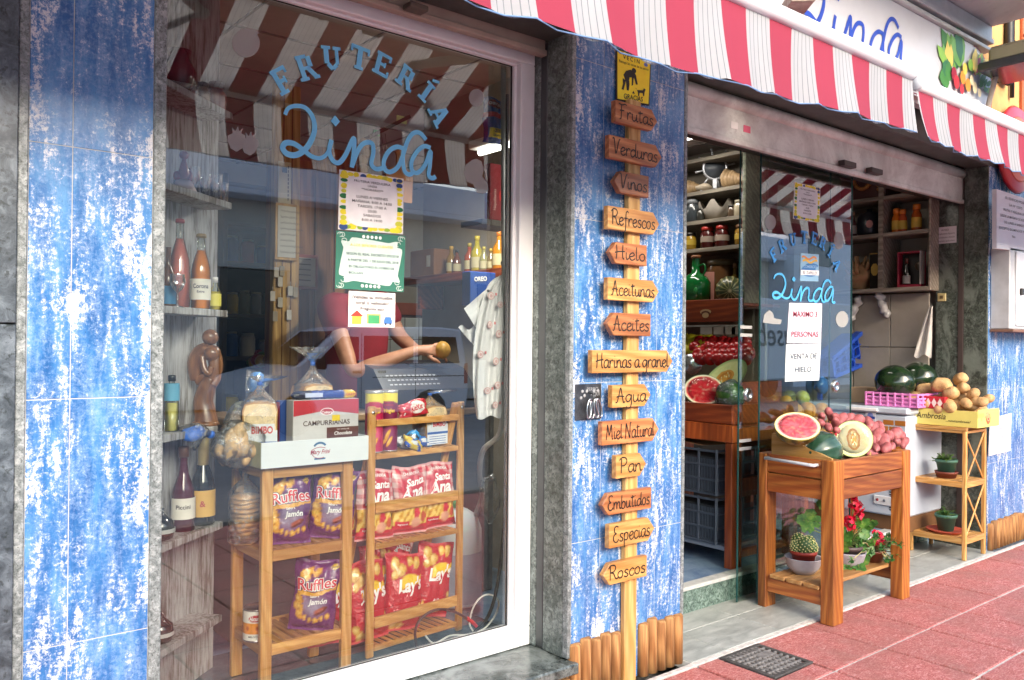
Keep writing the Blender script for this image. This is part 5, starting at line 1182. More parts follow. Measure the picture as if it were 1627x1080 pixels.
g.ribbon([F(cx + .026 * math.cos(a), cz + .010 + .022 * math.sin(a)) for a in [i * .15 + .55 for i in range(15)]], .0075, (0, -1, 0), 1); g.ribbon([F(cx - .022 + i * .011, cz - .026) for i in range(5)], .006, (0, -1, 0), 1)
F2 = lambda y, z: Vector((bx0 - .0012, y, z))
for k in range(3): g.add([F2(.60 + .02 * k + .022 * math.cos(a), cz + .006 * (k - 1) + .02 * math.sin(a)) - Vector((k * .0002, 0, 0)) for a in [i * .5236 for i in range(12)]], [tuple(range(12))], 2)
g.obj('crest', [plain('#a3304a', .5), plain('#2f6d9c', .5), plain('#5d5a35', .6)], t)
def loaf(name, label, p, w, d, hh, rot, film=True, tail=(.0, .13), txt=True, brown=True):
    t = thing(name, label, 'bread', (0, 0, 0))
    g = G(); n = 9
    for i in range(n):
        y = d / 2 - i * d / n
        pts = [(-w / 2, 0), (w / 2, 0), (w / 2 * 1.01, hh * .72), (w / 2 * 1.04, hh * .86), (w / 2 * .9, hh * .98), (w * .2, hh * 1.01), (-w * .2, hh * 1.01), (-w / 2 * .9, hh * .98), (-w / 2 * 1.04, hh * .86), (-w / 2 * 1.01, hh * .72)]
        g.prism(pts, (0, y, .002), (1, 0, 0), (0, 0, 1), -(d / n - .0015) if False else (d / n - .0015), 1)
    g.add([Vector((a_ * .93, -d / 2 - .0012, .006 + b_ * .96)) for a_, b_ in pts], [tuple(range(10))], 0)
    g.obj('slices', [plain('#e0c79a', .85, var=.1, scale=40, bump=.3), plain('#b98a52', .8, var=.2, scale=20)], t)
    g = G(); e = .004
    prof = [(0, .5), (.02, .97), (.3, 1.0), (.8, 1.02), (1.0, .9), (1.12, .55), (1.24, .2), (1.32, .08)]; rings = []
    for k, (zf, s) in enumerate(prof):
        for j in range(20):
            a = 2 * math.pi * j / 20; c_, s_ = math.cos(a), math.sin(a); sx = math.copysign(abs(c_) ** .4, c_); sy = math.copysign(abs(s_) ** .4, s_)
            if s < .6: sx, sy = c_, s_
            cre = 1 + (.12 * math.sin(j * 4.1 + k) if s < .95 else .015 * math.sin(j * 3)); rings.append(((w / 2 + e) * s * sx * cre, (d / 2 + e) * s * sy * cre, zf * hh))
    tx, tz = tail; top = prof[-1][0] * hh
    for k, (f_, r_) in enumerate(((.15, .006), (.3, .014), (.65, .045), (1, .07))):
        for j in range(20):
            a = 2 * math.pi * j / 20; cre = 1 + .35 * math.sin(j * 2.6 + k * 1.1); rings.append((tx * f_ + r_ * math.cos(a) * cre, -.01 * f_ + r_ * .5 * math.sin(a) * cre, top + tz * f_ + .006 * math.sin(j * 3.1) * f_))
    N = len(rings) // 20; fs = [(i * 20 + j, i * 20 + (j + 1) % 20, (i + 1) * 20 + (j + 1) % 20, (i + 1) * 20 + j) for i in range(N - 1) for j in range(20)]
    g.add(rings, fs, 0, True)
    for q in range(len(fs)):
        if N - 5 <= q // 20 <= N - 4 or (q // 20 == N - 3 and q % 20 < 6): g.m[q] = 1
    g.obj('wrapper', [FILM, plain('#2f6fc0', .3)], t)
    if txt:
        g = G(); y = -d / 2 - e * 1.9; g.box(-w / 2, w / 2, y, y + .001, .004, hh * .55, 0, 0); g.box(-w / 2, w / 2, y - .001, y - .0002, hh * .30, hh * .36, 2, 0); g.box(-w * .30, w * .42, y - .0016, y - .0002, hh * .46, hh * .66, 0, 0)
        put_text(g, 'BIMBO', lambda a, b: Vector((a, y - .0022, b)), w * .06, hh * .5, hh * .17, 1, bold=.03, maxw=w * .62)
        for k in range(4): g.box(-w * .4, w * .4, y - .001, y - .0002, hh * (.05 + .06 * k), hh * (.065 + .06 * k), 2, 0)
        g.obj('label', [plain('#d9dfe6', .4), plain('#c22a35', .4), plain('#2f5fae', .4)], t)
    g = G(); g.tube([(0, 0, hh * 1.30), (0, 0, hh * 1.36)], .01, 10); g.obj('tie', plain('#2a66c8', .4), t)
    return finish(t, p, (0, 0, rot))
p = P(412, 690, Y=.50); loaf('sliced_bread', 'sliced bread in clear plastic with a blue label standing in the left of the carton', (p.x, .50, bz0 + .006), .12, .11, .215, -.35, tail=(.035, .03))
p = P(500, 610, Y=.68); loaf('sliced_bread', 'sliced bread tied with a blue twist behind the biscuit boxes', (p.x, .70, bz0 + .006), .14, .1, .265, .1, tail=(-.02, .07))
# rolls in a clear bag
p = P(372, 690, Y=.44); t = thing('bread_roll_bag', 'clear bag of small pale bread rolls at the left front of the carton', 'bread', (p.x, .45, bz0)); rr = random.Random(7)
g = G()
for i in range(13):
    a = rr.uniform(0, 6.28); r = rr.uniform(0, .055); g.ball((p.x + .02 + r * math.cos(a) * 1.2, .46 + r * math.sin(a), bz0 + .035 + rr.uniform(0, .10) * (1 - r / .09)), .046, .024, .021, 12, nz=.2, seed=i, R=Euler((rr.random() * 3, rr.random() * 3, rr.random() * 3)).to_matrix())
g.obj('rolls', plain('#cba878', .8, var=.22, scale=25, bump=.3), t)
g = G(); q = Vector((p.x + .02, .455, bz0 + .003)); g.ball(q + Vector((0, 0, .075)), .093, .075, .08, 22, nz=.25, seed=3); g.tube(smooth_line([q + Vector((-.07, 0, .10)), q + Vector((-.10, -.02, .12)), q + Vector((-.15, -.03, .13)), q + Vector((-.19, -.03, .11))], 4), [.03, .02, .013, .01, .009, .011, .018, .026, .034, .04, .044, .046, .05], 14, cap=False)
g.obj('wrapper', FILM, t); g = G(); g.tube([q + Vector((-.098, -.016, .117)), q + Vector((-.112, -.022, .121))], .014, 10); g.ball(q + Vector((-.165, -.03, .125)), .04, .018, .028, 12, nz=.5, seed=9); g.obj('tie', plain('#2a66c8', .4), t)
t = thing('bread_roll_bag', 'clear bag with a blue knot rising behind the rolls', 'bread', (p.x, .60, bz0)); q = P(392, 640, Y=.6)
g = G(); g.tube(smooth_line([q + Vector((-.03, 0, -.12)), q + Vector((-.02, 0, -.02)), q, q + Vector((.03, 0, .06)), q + Vector((.05, 0, .11))], 4), [.055, .06, .06, .05, .04, .03, .02, .013, .01, .012, .02, .03, .035, .04, .045, .05, .05], 14, cap=False); g.obj('wrapper', FILM, t)
g = G(); g.ball(q + Vector((.035, 0, .075)), .034, .02, .04, 12, nz=.5, seed=5); g.tube([q + Vector((-.002, 0, -.005)), q + Vector((.003, 0, .008))], .014, 8); g.obj('tie', plain('#2a7fcf', .4), t)
# biscuit box and long biscuit packs
a, b = P(463, 745, Y=.40), P(567, 730, Y=.40); zb = bz0 + .004; zt = P(466, 636, Y=.40).z
t = thing('biscuit_box', 'red and grey biscuit box lettered CAMPURRIANAS in the right of the carton', 'biscuits', (a.x, .40, zb)); x0, x1 = a.x, min(b.x, bx1 - .006)
g = G(); g.box(x0, x1, .39, .45, zb, zt, 0, .002); g.obj('box', plain('#c9c8ca', .4), t); F = lambda x, z: Vector((x, .3885, z)); W_, H_ = x1 - x0, zt - zb
g = G(); n = 16
g.add([F(x0 + .001, zt - .001)] + [F(x0 + .001 + (W_ - .002) * i / n, zt - H_ * (.18 + .08 * abs(2 * i / n - 1))) for i in range(n + 1)] + [F(x1 - .001, zt - .001)], [tuple(range(n + 3))], 0)
lay = lambda e: (lambda x, z: Vector((x, .3885 - e, z)))
g.add([lay(.0004)(x0 + W_ * .5 + .027 * math.cos(q), zt - H_ * .2 + .014 * math.sin(q)) for q in [i * .314 for i in range(20)]], [tuple(range(20))], 1); g.add([lay(.0007)(x0 + W_ * .5 + .024 * math.cos(q), zt - H_ * .2 + .0115 * math.sin(q)) for q in [i * .314 for i in range(20)]], [tuple(range(20))], 0)
put_text(g, 'Cuétara', lay(.001), x0 + W_ * .5, zt - H_ * .23, .014, 1, bold=.02, maxw=.042); put_text(g, 'CAMPURRIANAS', lay(.0005), x0 + W_ * .5, zt - H_ * .42, .026, 2, bold=.008, maxw=W_ * .84)
g.add([lay(.0003)(x, z) for x, z in ((x0 + W_ * .5, zb + .08), (x1 - .002, zb + .08), (x1 - .002, zb + .122), (x0 + W_ * .5, zb + .122))], [(0, 1, 2, 3)], 3)
put_text(g, 'Con trocitos de', lay(.0008), x0 + W_ * .75, zb + .112, .008, 1, maxw=.07); put_text(g, 'Chocolate', lay(.0008), x0 + W_ * .75, zb + .093, .018, 1, bold=.02, shear=.2, maxw=.075)
g.add([lay(.0006)(x, z) for x, z in ((x0 + W_ * .58, zt - H_ * .36), (x0 + W_ * .7, zt - H_ * .36), (x0 + W_ * .7, zt - H_ * .26), (x0 + W_ * .58, zt - H_ * .26))], [(0, 1, 2, 3)], 4)
for k in range(9):
    aa_ = rr.uniform(-.4, .2); g.ribbon([lay(.0002 + k * 2e-5)(x0 + .006 + .045 * i / 4 + rr.uniform(0, .015), zb + .012 + k * .004 + .004 * i * aa_) for i in range(5)], .003, (0, -1, 0), 5)
g.obj('printed_panel', [plain('#b5323c', .4), TW, plain('#4c3430', .5), plain('#5d3630', .5), plain('#e6c93a', .5), plain('#8a8078', .6)], t)
t = thing('biscuit_pack', 'long dark blue biscuit pack with a yellow end lying on the biscuit boxes', 'biscuits', (x0, .43, zt)); c0, c1 = P(462, 625, Y=.42), P(566, 621, Y=.42); zc = zt + .0165
g = G(); rr = random.Random(12); N = 26; pts = [Vector((c0.x + (c1.x - c0.x) * i / N, .42, zc + .004 * i / N * 0)) for i in range(N + 1)]
rs = [.003 if i in (0, N) else .012 if i in (1, N - 1) else .0165 + .0008 * math.sin(i * 2.1) for i in range(N + 1)]; g.tube(pts, rs, 16); col = []
for i in range(N + 1): col += [[*lin('#e0b62f' if i > N - 6 else '#1d3f94' if i > 7 else '#22263c'), 1]] * 16
g.obj('packet', PRB, t, np.array(col)); g = G(); put_text(g, 'GRATIS', lambda x, z: Vector((x, .403, z)), c1.x - .03, zc - .006, .014, 0, bold=.02); g.box(c0.x + .05, c0.x + .12, .4024, .4035, zc - .008, zc + .008, 1, 0); g.obj('print', [plain('#b5323c', .4), plain('#b9c2dd', .4)], t)
t = thing('biscuit_pack', 'dark blue striped biscuit box standing behind the grey biscuit box', 'biscuits', (x0, .5, zb)); g = G(); g.box(x0 - .02, x0 + .10, .46, .50, zb, zt - .004, 0, .003); g.box(x0 - .021, x0 - .0205, .462, .498, zb + .02, zt - .01, 1, 0); g.obj('box', [plain('#23407e', .4), plain('#b0303c', .4)], t)

# ------------------------------------------------------------------ right ladder rack
qa, qb = Vector((1.685, .48, FZ)), Vector((2.195, .53, FZ)); ux = (qb - qa).normalized(); uy = Vector((-ux.y, ux.x, 0)); L_ = (qb - qa).length
lr = thing('ladder_rack', 'folding bamboo ladder rack full of snacks in the right of the window', 'rack', qa)
def LP(a, d, z): return qa + ux * a + uy * d + Vector((0, 0, z - FZ))
TL = Matrix(((ux.x, uy.x, 0, qa.x), (ux.y, uy.y, 0, qa.y), (0, 0, 1, 0), (0, 0, 0, 1)))
for a in (0, L_ - .035):
    g = G(); g.box(a, a + .035, 0, .02, FZ, 1.19, 0, .005, TL); g.obj('leg', BAMB, lr)
    g = G(); g.bar(LP(a + (.045 if a == 0 else -.010), .012, 1.185), LP(a + (.045 if a == 0 else -.010), .30, FZ), .02, .035, 0, ux, .004); g.obj('rear_leg', BAMB, lr)
    g = G(); T2 = Matrix.Translation(LP(a + .018, -.001, 1.165)) @ Matrix.Rotation(math.pi / 2, 4, 'X'); g.lathe([(0, .003), (.007, .002), (.008, 0), (0, 0)], n=12, T=T2); g.obj('bolt', STEEL, lr)
for z, hh in ((1.135, .028), (.80, .045), (.335, .045)): g = G(); g.box(.036, L_ - .036, -.001, .012, z - hh, z, 0, .002, TL); g.obj('rail', BAMBX, lr)
SZ = [1.0, .635, .225]
for z, dp in zip(SZ, (.10, .18, .26)):
    g = G(); g.box(.036, L_ - .036, .0, .013, z - .026, z - .004, 0, .002, TL); g.obj('rail', BAMBX, lr); g = G(); n = 13
    for i in range(n): a = .04 + i * (L_ - .08) / n; g.box(a, a + (L_ - .08) / n - .012, .0, dp + .02, z - .0035, z, 0, .001, TL)
    g.obj('shelf_slats', BAMBY, lr)
ry = -math.radians(5.6) * -1
for i, (a, z, d, tilt) in enumerate(((.07, SZ[1], .055, .03), (-.06, SZ[1], .13, -.04), (.245, SZ[1], .05, .03), (.30, SZ[1], .10, .05), (.415, SZ[1], .055, -.03), (.445, SZ[1], .10, .04))):
    lab = ['red checked crisp packet at the left end of the rack, half behind the leg', 'red checked crisp packet mostly hidden between the two racks', 'red checked crisp packet in the middle of the ladder rack front row', 'red checked crisp packet in the back row, left of the right packet', 'red checked crisp packet at the right of the ladder rack front row', 'red checked crisp packet at the back right corner of the rack'][i]
    if i in (3, 5): continue
    t = check_bag(i + 1); t['label'] = lab; t['group'] = 'red checked crisp packets'; finish(t, LP(a, d, z + .002), (-.06, tilt, math.radians(5.6) - .1))
t = check_bag(9); t['label'] = 'red checked crisp packet peeking over the back of the lowest shelf'; t['group'] = 'red checked crisp packets'; finish(t, LP(.24, .20, SZ[2] + .11), (-.1, .35, .1))
for i, (a, d, tilt, rz, dz) in enumerate(((.05, .06, -.03, -.05, 0), (.22, .065, .10, -.1, 0), (.375, .075, .20, -.1, .02), (-.10, .13, .1, .1, 0), (.13, .15, .15, 0, .03))):
    t = salted_bag(i + 1); t['label'] = ['red salted crisp packet at the left end of the lowest shelf', 'red salted crisp packet in the middle of the lowest shelf', 'red salted crisp packet at the right of the lowest shelf, leaning right', 'red salted crisp packet behind the right leg of the square bamboo rack', 'red salted crisp packet in the back row of the lowest shelf'][i]
    t['group'] = 'red salted crisp packets'; finish(t, LP(a, d, SZ[2] + .002 + dz), (-.10, tilt, math.radians(5.6) + rz))
def tube_can(a, d, base, low, lab):
    t = thing('crisp_tube', lab, 'crisps', LP(a, d, SZ[0])); q = LP(a, d, SZ[0] + .001); R, H = .037, .245
    g = G(); g.lathe([(R, 0), (R + .001, .001), (R, .004)], c=q, n=24); g.lathe([(R, H - .006), (R + .002, H - .004), (R + .002, H + .004), (R, H + .006), (0, H + .006)], c=q, n=24); g.obj('metal_rim', plain('#c9ccd0', .25, .6), t)
    aa = np.linspace(-math.pi, math.pi, 97)[:-1]; zz = np.linspace(.003, H - .005, 60); A, Z = np.meshgrid(aa, zz); va = math.atan2(CAM.y - q.y, CAM.x - q.x)
    p_ = Pa(A.ravel(), Z.ravel() / H, base); p_.put((p_.v > .80) * 1., '#e6d84a'); p_.ell(0, .76, 1.2, .09, base); p_.ell(.0, .3, .9, .16, low, 0, .5)
    for cx, cy in ((-.3, .2), (.1, .16), (-.1, .28)): p_.chip(cx, cy, .4, .055, .2)
    g = G(); g.v = [q + Vector((R * math.cos(va + a_), R * math.sin(va + a_), z)) for a_, z in zip(A.ravel(), Z.ravel())]
    for i in range(59):
        for j in range(96): g.f.append((i * 96 + j, i * 96 + (j + 1) % 96, (i + 1) * 96 + (j + 1) % 96, (i + 1) * 96 + j))
    g.m = [0] * len(g.f); g.s = [True] * len(g.f); bd_ = g.obj('tube', PR, t, np.c_[p_.c, np.ones(len(p_.c))])
    g = G(); F = lambda x, y: q + Vector(((R + .0012) * math.cos(va + x / R), (R + .0012) * math.sin(va + x / R), y))
    put_text(g, 'Pringles', F, .0, .160, .023, 0, bold=.03, maxw=.052); put_text(g, 'PERFECT', F, 0, .198, .009, 1, bold=.02); put_text(g, 'FLAVOUR', F, 0, .187, .009, 1, bold=.02); g.obj('lettering', [TY, TR], bd_)
tube_can(.055, .045, '#b8234e', '#d65a7a', 'bright pink crisp tube at the left of the top shelf'); tube_can(.128, .045, '#7a1c46', '#8c3a64', 'dark purple crisp tube beside the pink tube')
# chocolate wafers in red wrapper
p = P(674, 640, Y=.5); t = thing('chocolate_pack', 'red wafer multipack lying on the top rail of the ladder rack', 'chocolate', (0, 0, 0)); b = Bag(.165, .065, .035, 4, 0, .02)
def paint(s, v): q = Pa(s, v, '#c01f2d'); q.ell(.60, .52, .27, .40, '#e9e4e2'); q.put((s < .04) | (s > .96), '#8f1a24'); return q
b.mesh('wrapper', t, paint); g = G(); stext(g, 'KitKat', b, .57, .36, .42, 0, .08, .03, maxw=.42, shear=.15); stext(g, '3', b, .14, .62, .24, 1, bold=.03); stext(g, '8', b, .14, .2, .24, 1, bold=.03); g.obj('lettering', [TR, TW], t); finish(t, LP(.235, .012, 1.138), (-.15, -.12, .1))
p = LP(.375, .07, SZ[0]); loaf('sliced_bread', 'sliced bread in clear wrap with blue label at the right of the top shelf', (p.x, p.y + .01, SZ[0] + .003), .12, .09, .165, .15, tail=(.07, .015))
for i, (a, c1, c2, r) in enumerate(((.20, '#c9cdd2', '#2b2f36', .028), (.255, '#2c8fd0', '#13181f', .03), (.305, '#2a5bb8', '#1c78c0', .026), (.215, '#e0c33a', '#2d55b8', .024))):
    t = thing('snack_packet', ['silver snack packet crumpled on the top shelf', 'light blue snack packet crumpled on the top shelf', 'dark blue snack packet near the bread on the top shelf', 'yellow and blue snack packet at the front edge of the top shelf'][i], 'snack', (0, 0, 0)); b = Bag(.1, .05, .045, i * 3 + 1, 0, .03)
    b.mesh('packet', t, lambda s, v: Pa(s, v, c1).put((np.sin(s * 9 + v * 7) > .55) * 1., c2).ell(.4, .4, .2, .2, '#dfe3e6'), nu=36, nv=20); finish(t, LP(a, .035 if i < 3 else -.012, SZ[0] + .004 + .018 * (i == 1)), (-.5, (.3, -.2, .2, .35)[i], .2))
# jug with green cap
p = P(742, 900, Y=.86); q = Vector((2.40, .88, FZ)); t = thing('water_jug', 'large translucent white jug with a green cap behind the ladder rack', 'jug', q)
JG = NT('jug_plastic'); JG.base(h('#c4d0d8'), .3); JG.b.inputs['Subsurface Weight'].default_value = .3; JG = JG.mat
prof = [(.11, 0), (.128, .01), (.13, .02), (.13, .27), (.128, .36), (.105, .425), (.06, .455), (.035, .465), (.035, .485)]
g = G(); g.lathe(prof, c=q, n=32); g.obj('body', JG, t); g = G(); g.lathe([(.042, .47), (.042, .505), (.036, .51), (0, .51)], c=q + Vector((-.01, 0, 0)), n=16); g.obj('cap', plain('#1f8a4a', .4), t)
g = G(); g.lathe([(.1312, .02), (.1312, .26)], c=q, n=32); g.f = g.f[:32]; g.m = g.m[:32]; g.s = g.s[:32]; g.obj('liquid_band', plain('#94a0b4', .35), t)
# ribbed hose and cables beside the frame
def path(pts, Y): return smooth_line([P(x, y, Y=(Y if not hasattr(Y, '__len__') else Y[i])) for i, (x, y) in enumerate(pts)], 8)
t = thing('ribbed_hose', 'grey ribbed hose hanging down beside the window frame to the jug', 'hose', P(801, 200, Y=.36))
pl_ = path([(800, 100), (800, 250), (801, 420), (803, 560), (800, 640), (793, 690), (768, 715), (762, 750), (766, 785), (757, 815), (751, 828)], [.36, .36, .36, .37, .38, .4, .5, .6, .7, .8, .86])
L = [0]
for a, b in zip(pl_, pl_[1:]): L.append(L[-1] + (b - a).length)
N = int(L[-1] / .0045); pts = []; j = 0
for i in range(N):
    s = L[-1] * i / N
    while L[j + 1] < s: j += 1
    pts.append(pl_[j].lerp(pl_[j + 1], (s - L[j]) / (L[j + 1] - L[j])))
g = G(); g.tube(pts, [.0115 + (.0016 if i % 2 else -.0012) for i in range(N)], 10); g.obj('hose', plain('#b3b3b3', .5), t)
t = thing('black_cable', 'thick black cable running down inside the window frame and looping on the floor', 'cable', P(795, 900, Y=.33))
g = G(); g.tube(path([(806, 150), (805, 400), (804, 700), (800, 840), (790, 930), (775, 980), (752, 1005)], [.32, .32, .32, .33, .34, .36, .40]), .0075, 8); g.obj('cable', BLACK, t)
t = thing('red_tipped_cable', 'dark cable with a red sleeve arched in front of the lowest crisp packets', 'cable', P(700, 980, Y=.40))
g = G(); g.tube(path([(662, 1030), (660, 1000), (672, 980), (695, 968), (722, 972), (745, 985), (757, 998)], .40), .0055, 8); g.obj('cable', plain('#3a2e30', .5), t); g = G(); g.tube(path([(742, 982), (752, 990), (759, 998)], .40), .0085, 8); g.obj('sleeve', plain('#c4242c', .5), t)
t = thing('white_cable', 'thin white cable coiled on the floor beside the jug', 'cable', P(770, 985, Y=.4))
g = G(); g.tube(path([(676, 1010), (690, 1022), (715, 1010), (745, 1008), (770, 998), (788, 975), (792, 955), (780, 945), (765, 948), (752, 965), (746, 990), (752, 1003)], .40), .004, 8); g.obj('cable', plain('#c9cbcb', .5), t)
t = thing('plastic_bag', 'crumpled clear plastic bag hanging beside the jug', 'bag', P(770, 800, Y=.62)); p = P(778, 790, Y=.62)
g = G(); g.ball(p, .055, .03, .10, 20, nz=.5, seed=4); g.obj('film', FILM, t)
# hanging white carrier bags with red print
def sheet(pts_rows, g, m=0):
    n = len(pts_rows[0]); vs = [p for r in pts_rows for p in r]
    g.add(vs, [(i * n + j, i * n + j + 1, (i + 1) * n + j + 1, (i + 1) * n + j) for i in range(len(pts_rows) - 1) for j in range(n - 1)], m, True)
t = thing('carrier_bags', 'bundle of white plastic carrier bags with red food print hanging inside the window', 'bag', P(798, 440, Y=.37))
rowsL = [(797, 436), (776, 452), (760, 500), (752, 560), (752, 620), (757, 664)]; rowsR = [(801, 436), (802, 470), (807, 520), (808, 570), (806, 620), (800, 662)]
rows = []; lq = smooth_line(rowsL, 6); rq = smooth_line(rowsR, 6); M_ = 26
for i, (a, b) in enumerate(zip(lq, rq)):
    r = []
    for j in range(M_ + 1):
        f_ = j / M_; x, y = a.x + (b.x - a.x) * f_, a.y + (b.y - a.y) * f_ + 3 * math.sin(f_ * 9) * (i / len(lq)) ** 2; fold = .014 * math.sin(f_ * 13 + i * .08) * min(1, i / 8) + .006 * math.sin(f_ * 31 + i * .3)
        r.append(P(x, y, Y=.37 + fold))
    rows.append(r)
g = G(); sheet(rows, g); vs_ = list(g.v); g.obj('front_bag', plain('#d9dade', .45, var=.03), t)
g = G(); rr = random.Random(6)
for k, (i, j) in enumerate(((8, 6), (9, 14), (13, 9), (14, 17), (18, 5), (19, 14), (24, 9), (23, 18), (27, 15))):
    o_ = vs_[min(i, 29) * (M_ + 1) + j]; ra, rb = rr.uniform(.014, .02), rr.uniform(.012, .018)
    for s__, m in ((1, 0), (.72, 1), (.45, 0)):
        g.add([Vector((o_.x + ra * s__ * math.cos(q * .4488), .352 - k * .0002 - (1 - s__) * .003, o_.z + rb * s__ * math.sin(q * .4488))) for q in range(14)], [tuple(range(14))], m)
    g.box(o_.x + .022, o_.x + .032, .351, .352, o_.z + .002, o_.z + .014, 2, 0)
g.obj('food_print', [plain('#c9a4a6', .5), plain('#d9d0d2', .5), plain('#cc7f84', .5)], t)
rows = []
for i in range(9):
    f_ = i / 8; a = Vector((797 - 60 * f_, 438 + 52 * f_, 0)); b = Vector((801 - 38 * f_, 440 + 92 * f_, 0)); rows.append([P(a.x + (b.x - a.x) * j / 8, a.y + (b.y - a.y) * j / 8, Y=.39 + .01 * math.sin(j * 1.1 + i)) for j in range(9)])
g = G(); sheet(rows, g); g.obj('side_handle', plain('#dcdde0', .45), t)
g = G(); g.ball(P(776, 462, Y=.375), .008, .003, .006, 8); g.obj('eyelet', plain('#3b3d42', .4), t)
rows = [[P(728 + 26 * i / 6 + j * 3.5, 520 + i * 5 - 4 * math.sin(j), Y=.42 + .014 * math.sin(j * 1.3 + i)) for j in range(8)] for i in range(7)]; g = G(); sheet(rows, g); g.obj('torn_handle', plain('#d6d7db', .45), t)
g = G(); g.tube([P(800, 400, Y=.37), P(800, 440, Y=.37)], .006, 8); g.ball(P(800, 418, Y=.365), .013, nz=.2); g.obj('hanger', DSTEEL, t)
# blue snack bag and boxes hanging near the frame
t = thing('snack_bag', 'dark blue and red snack bag with a yellow GRATIS flash hanging near the window frame', 'snack', (0, 0, 0)); b = Bag(.105, .20, .05, 5, .1, .03)
def paint(s, v): q = Pa(s, v, '#1f3f86'); q.ell(.5, .84, .36, .1, '#7c2a2c'); q.put((np.abs(v - .6) < .06) * 1., '#b5242e'); q.rect(.2, .98, .12, .32, '#e8c52e'); return q
b.mesh('packet', t, paint); g = G(); stext(g, 'CHURRÓN', b, .5, .81, .085, 0, 0, .02, maxw=.6); stext(g, '-25%', b, .6, .23, .1, 1, 0, .03, maxw=.6); stext(g, 'GRATIS', b, .6, .14, .07, 1, 0, .02, maxw=.7); g.obj('lettering', [TW, TK], t); p = P(783, 228, Y=.42); finish(t, (p.x, .42, p.z), (0, -.03, 0))
t = thing('biscuit_box', 'upright dark red biscuit box high beside the window frame', 'biscuits', P(788, 350, Y=.45)); a, b_ = P(778, 348, Y=.45), P(799, 262, Y=.45)
g = G(); g.box(a.x, b_.x, .45, .49, a.z, b_.z, 0, .002); g.obj('box', plain('#8f1a28', .4), t); g = G(); put_text(g, 'Napolitanas', lambda x, y: Vector((x, .4488, y)), (a.x + b_.x) / 2 - .002, a.z + .09, .02, 0, rot=math.pi / 2, bold=.01, maxw=.11); g.add([Vector((b_.x - .012 + .01 * math.cos(q * .5236), .4486, a.z + .11 + .024 * math.sin(q * .5236))) for q in range(12)], [tuple(range(12))], 1); g.obj('lettering', [plain('#e0b4ac', .4), plain('#d43a3a', .4)], t)
sh_ = thing('wall_shelf', 'grey shelf bracket high beside the window frame holding the red box', 'shelf', P(785, 352, Y=.5)); g = G(); g.box(a.x - .05, 2.42, .44, .60, a.z - .028, a.z - .002, 0, .002); g.obj('board', plain('#5d5650', .6), sh_)

# ------------------------------------------------------------------ inside the shop, behind the display
t = thing('red_shelf', 'reddish wooden shelf of oil bottles on the partition wall', 'shelf', (2.98, 1.6, 1.75)); zz1 = P(700, 437, X=2.86).z
g = G(); g.box(2.80, 3.019, 1.02, 2.1, zz1 - .05, zz1, 0, .004); g.obj('board', REDW, t); g = G(); g.box(2.84, 3.019, 1.1, 1.13, zz1 - .2, zz1 - .051, 0, .003); g.box(2.84, 3.019, 1.9, 1.93, zz1 - .2, zz1 - .051, 0, .003); g.obj('bracket', REDW, t)
def shelfitem(px_, X, z, hh, prof, gm, name, label, **kw):
    p = P(px_, 500, X=X); p = Vector((X, p.y, z + .001)); return bottle(name, label, kw.pop('cat', 'bottle'), p, pxsize(hh, p), prof, gm, **kw)
GOLD = liq('#a8781c'); 
for px_, hh, c, cap, lb in ((716, 44, '#8c6a22', '#caa23a', 'small oil bottle at the left of the red shelf'), (725, 38, '#6b3a1e', '#20201e', 'dark vinegar bottle second on the red shelf'), (745, 46, '#9c4a2a', '#b5a03a', 'red brown sauce bottle on the red shelf'), (757, 56, '#a89a2a', '#c9b63a', 'tall yellow oil bottle on the red shelf'), (768, 38, '#8f8a5a', '#b9a94a', 'jar with gold lid on the red shelf'), (779, 34, '#7a6a4a', '#d0b050', 'squat jar at the right of the red shelf'), (792, 60, '#b5751c', '#c9742a', 'amber bottle at the right end of the red shelf')):
    shelfitem(px_, 2.87, zz1, hh, [(.17, 0), (.18, .02), (.18, .55), (.07, .75), (.07, 1)], liq(c), 'oil_bottle', lb, lab=(.1, .4, '#b9b08a'), cap=(cap, .88), group='oil bottles on the red shelf')
t = thing('cardboard_carton', 'open brown carton at the left end of the red shelf', 'carton', (2.9, 1.92, zz1)); g = G(); g.box(2.86, 2.99, 1.78, 2.05, zz1 + .001, zz1 + .17, 0, .004); g.box(2.8585, 2.8595, 1.82, 1.86, zz1 + .06, zz1 + .13, 1, 0); g.obj('box', [plain('#8f6442', .8), plain('#d9d6cc', .6)], t)
t = thing('cookie_box', 'blue cookie box lettered OREO standing behind the carrier bags', 'biscuits', (2.2, .75, 1.5)); a, b_ = P(747, 468, Y=.85), P(780, 433, Y=.85)
g = G(); g.box(a.x, b_.x + .03, .85, .92, a.z - .05, b_.z, 0, .002); g.obj('box', plain('#1f4a9c', .4), t); g = G(); put_text(g, 'OREO', lambda x, y: Vector((x, .8485, y)), (a.x + b_.x) / 2, b_.z - .045, .03, 0, bold=.04, maxw=.08, rot=.1); g.obj('lettering', TW, t)
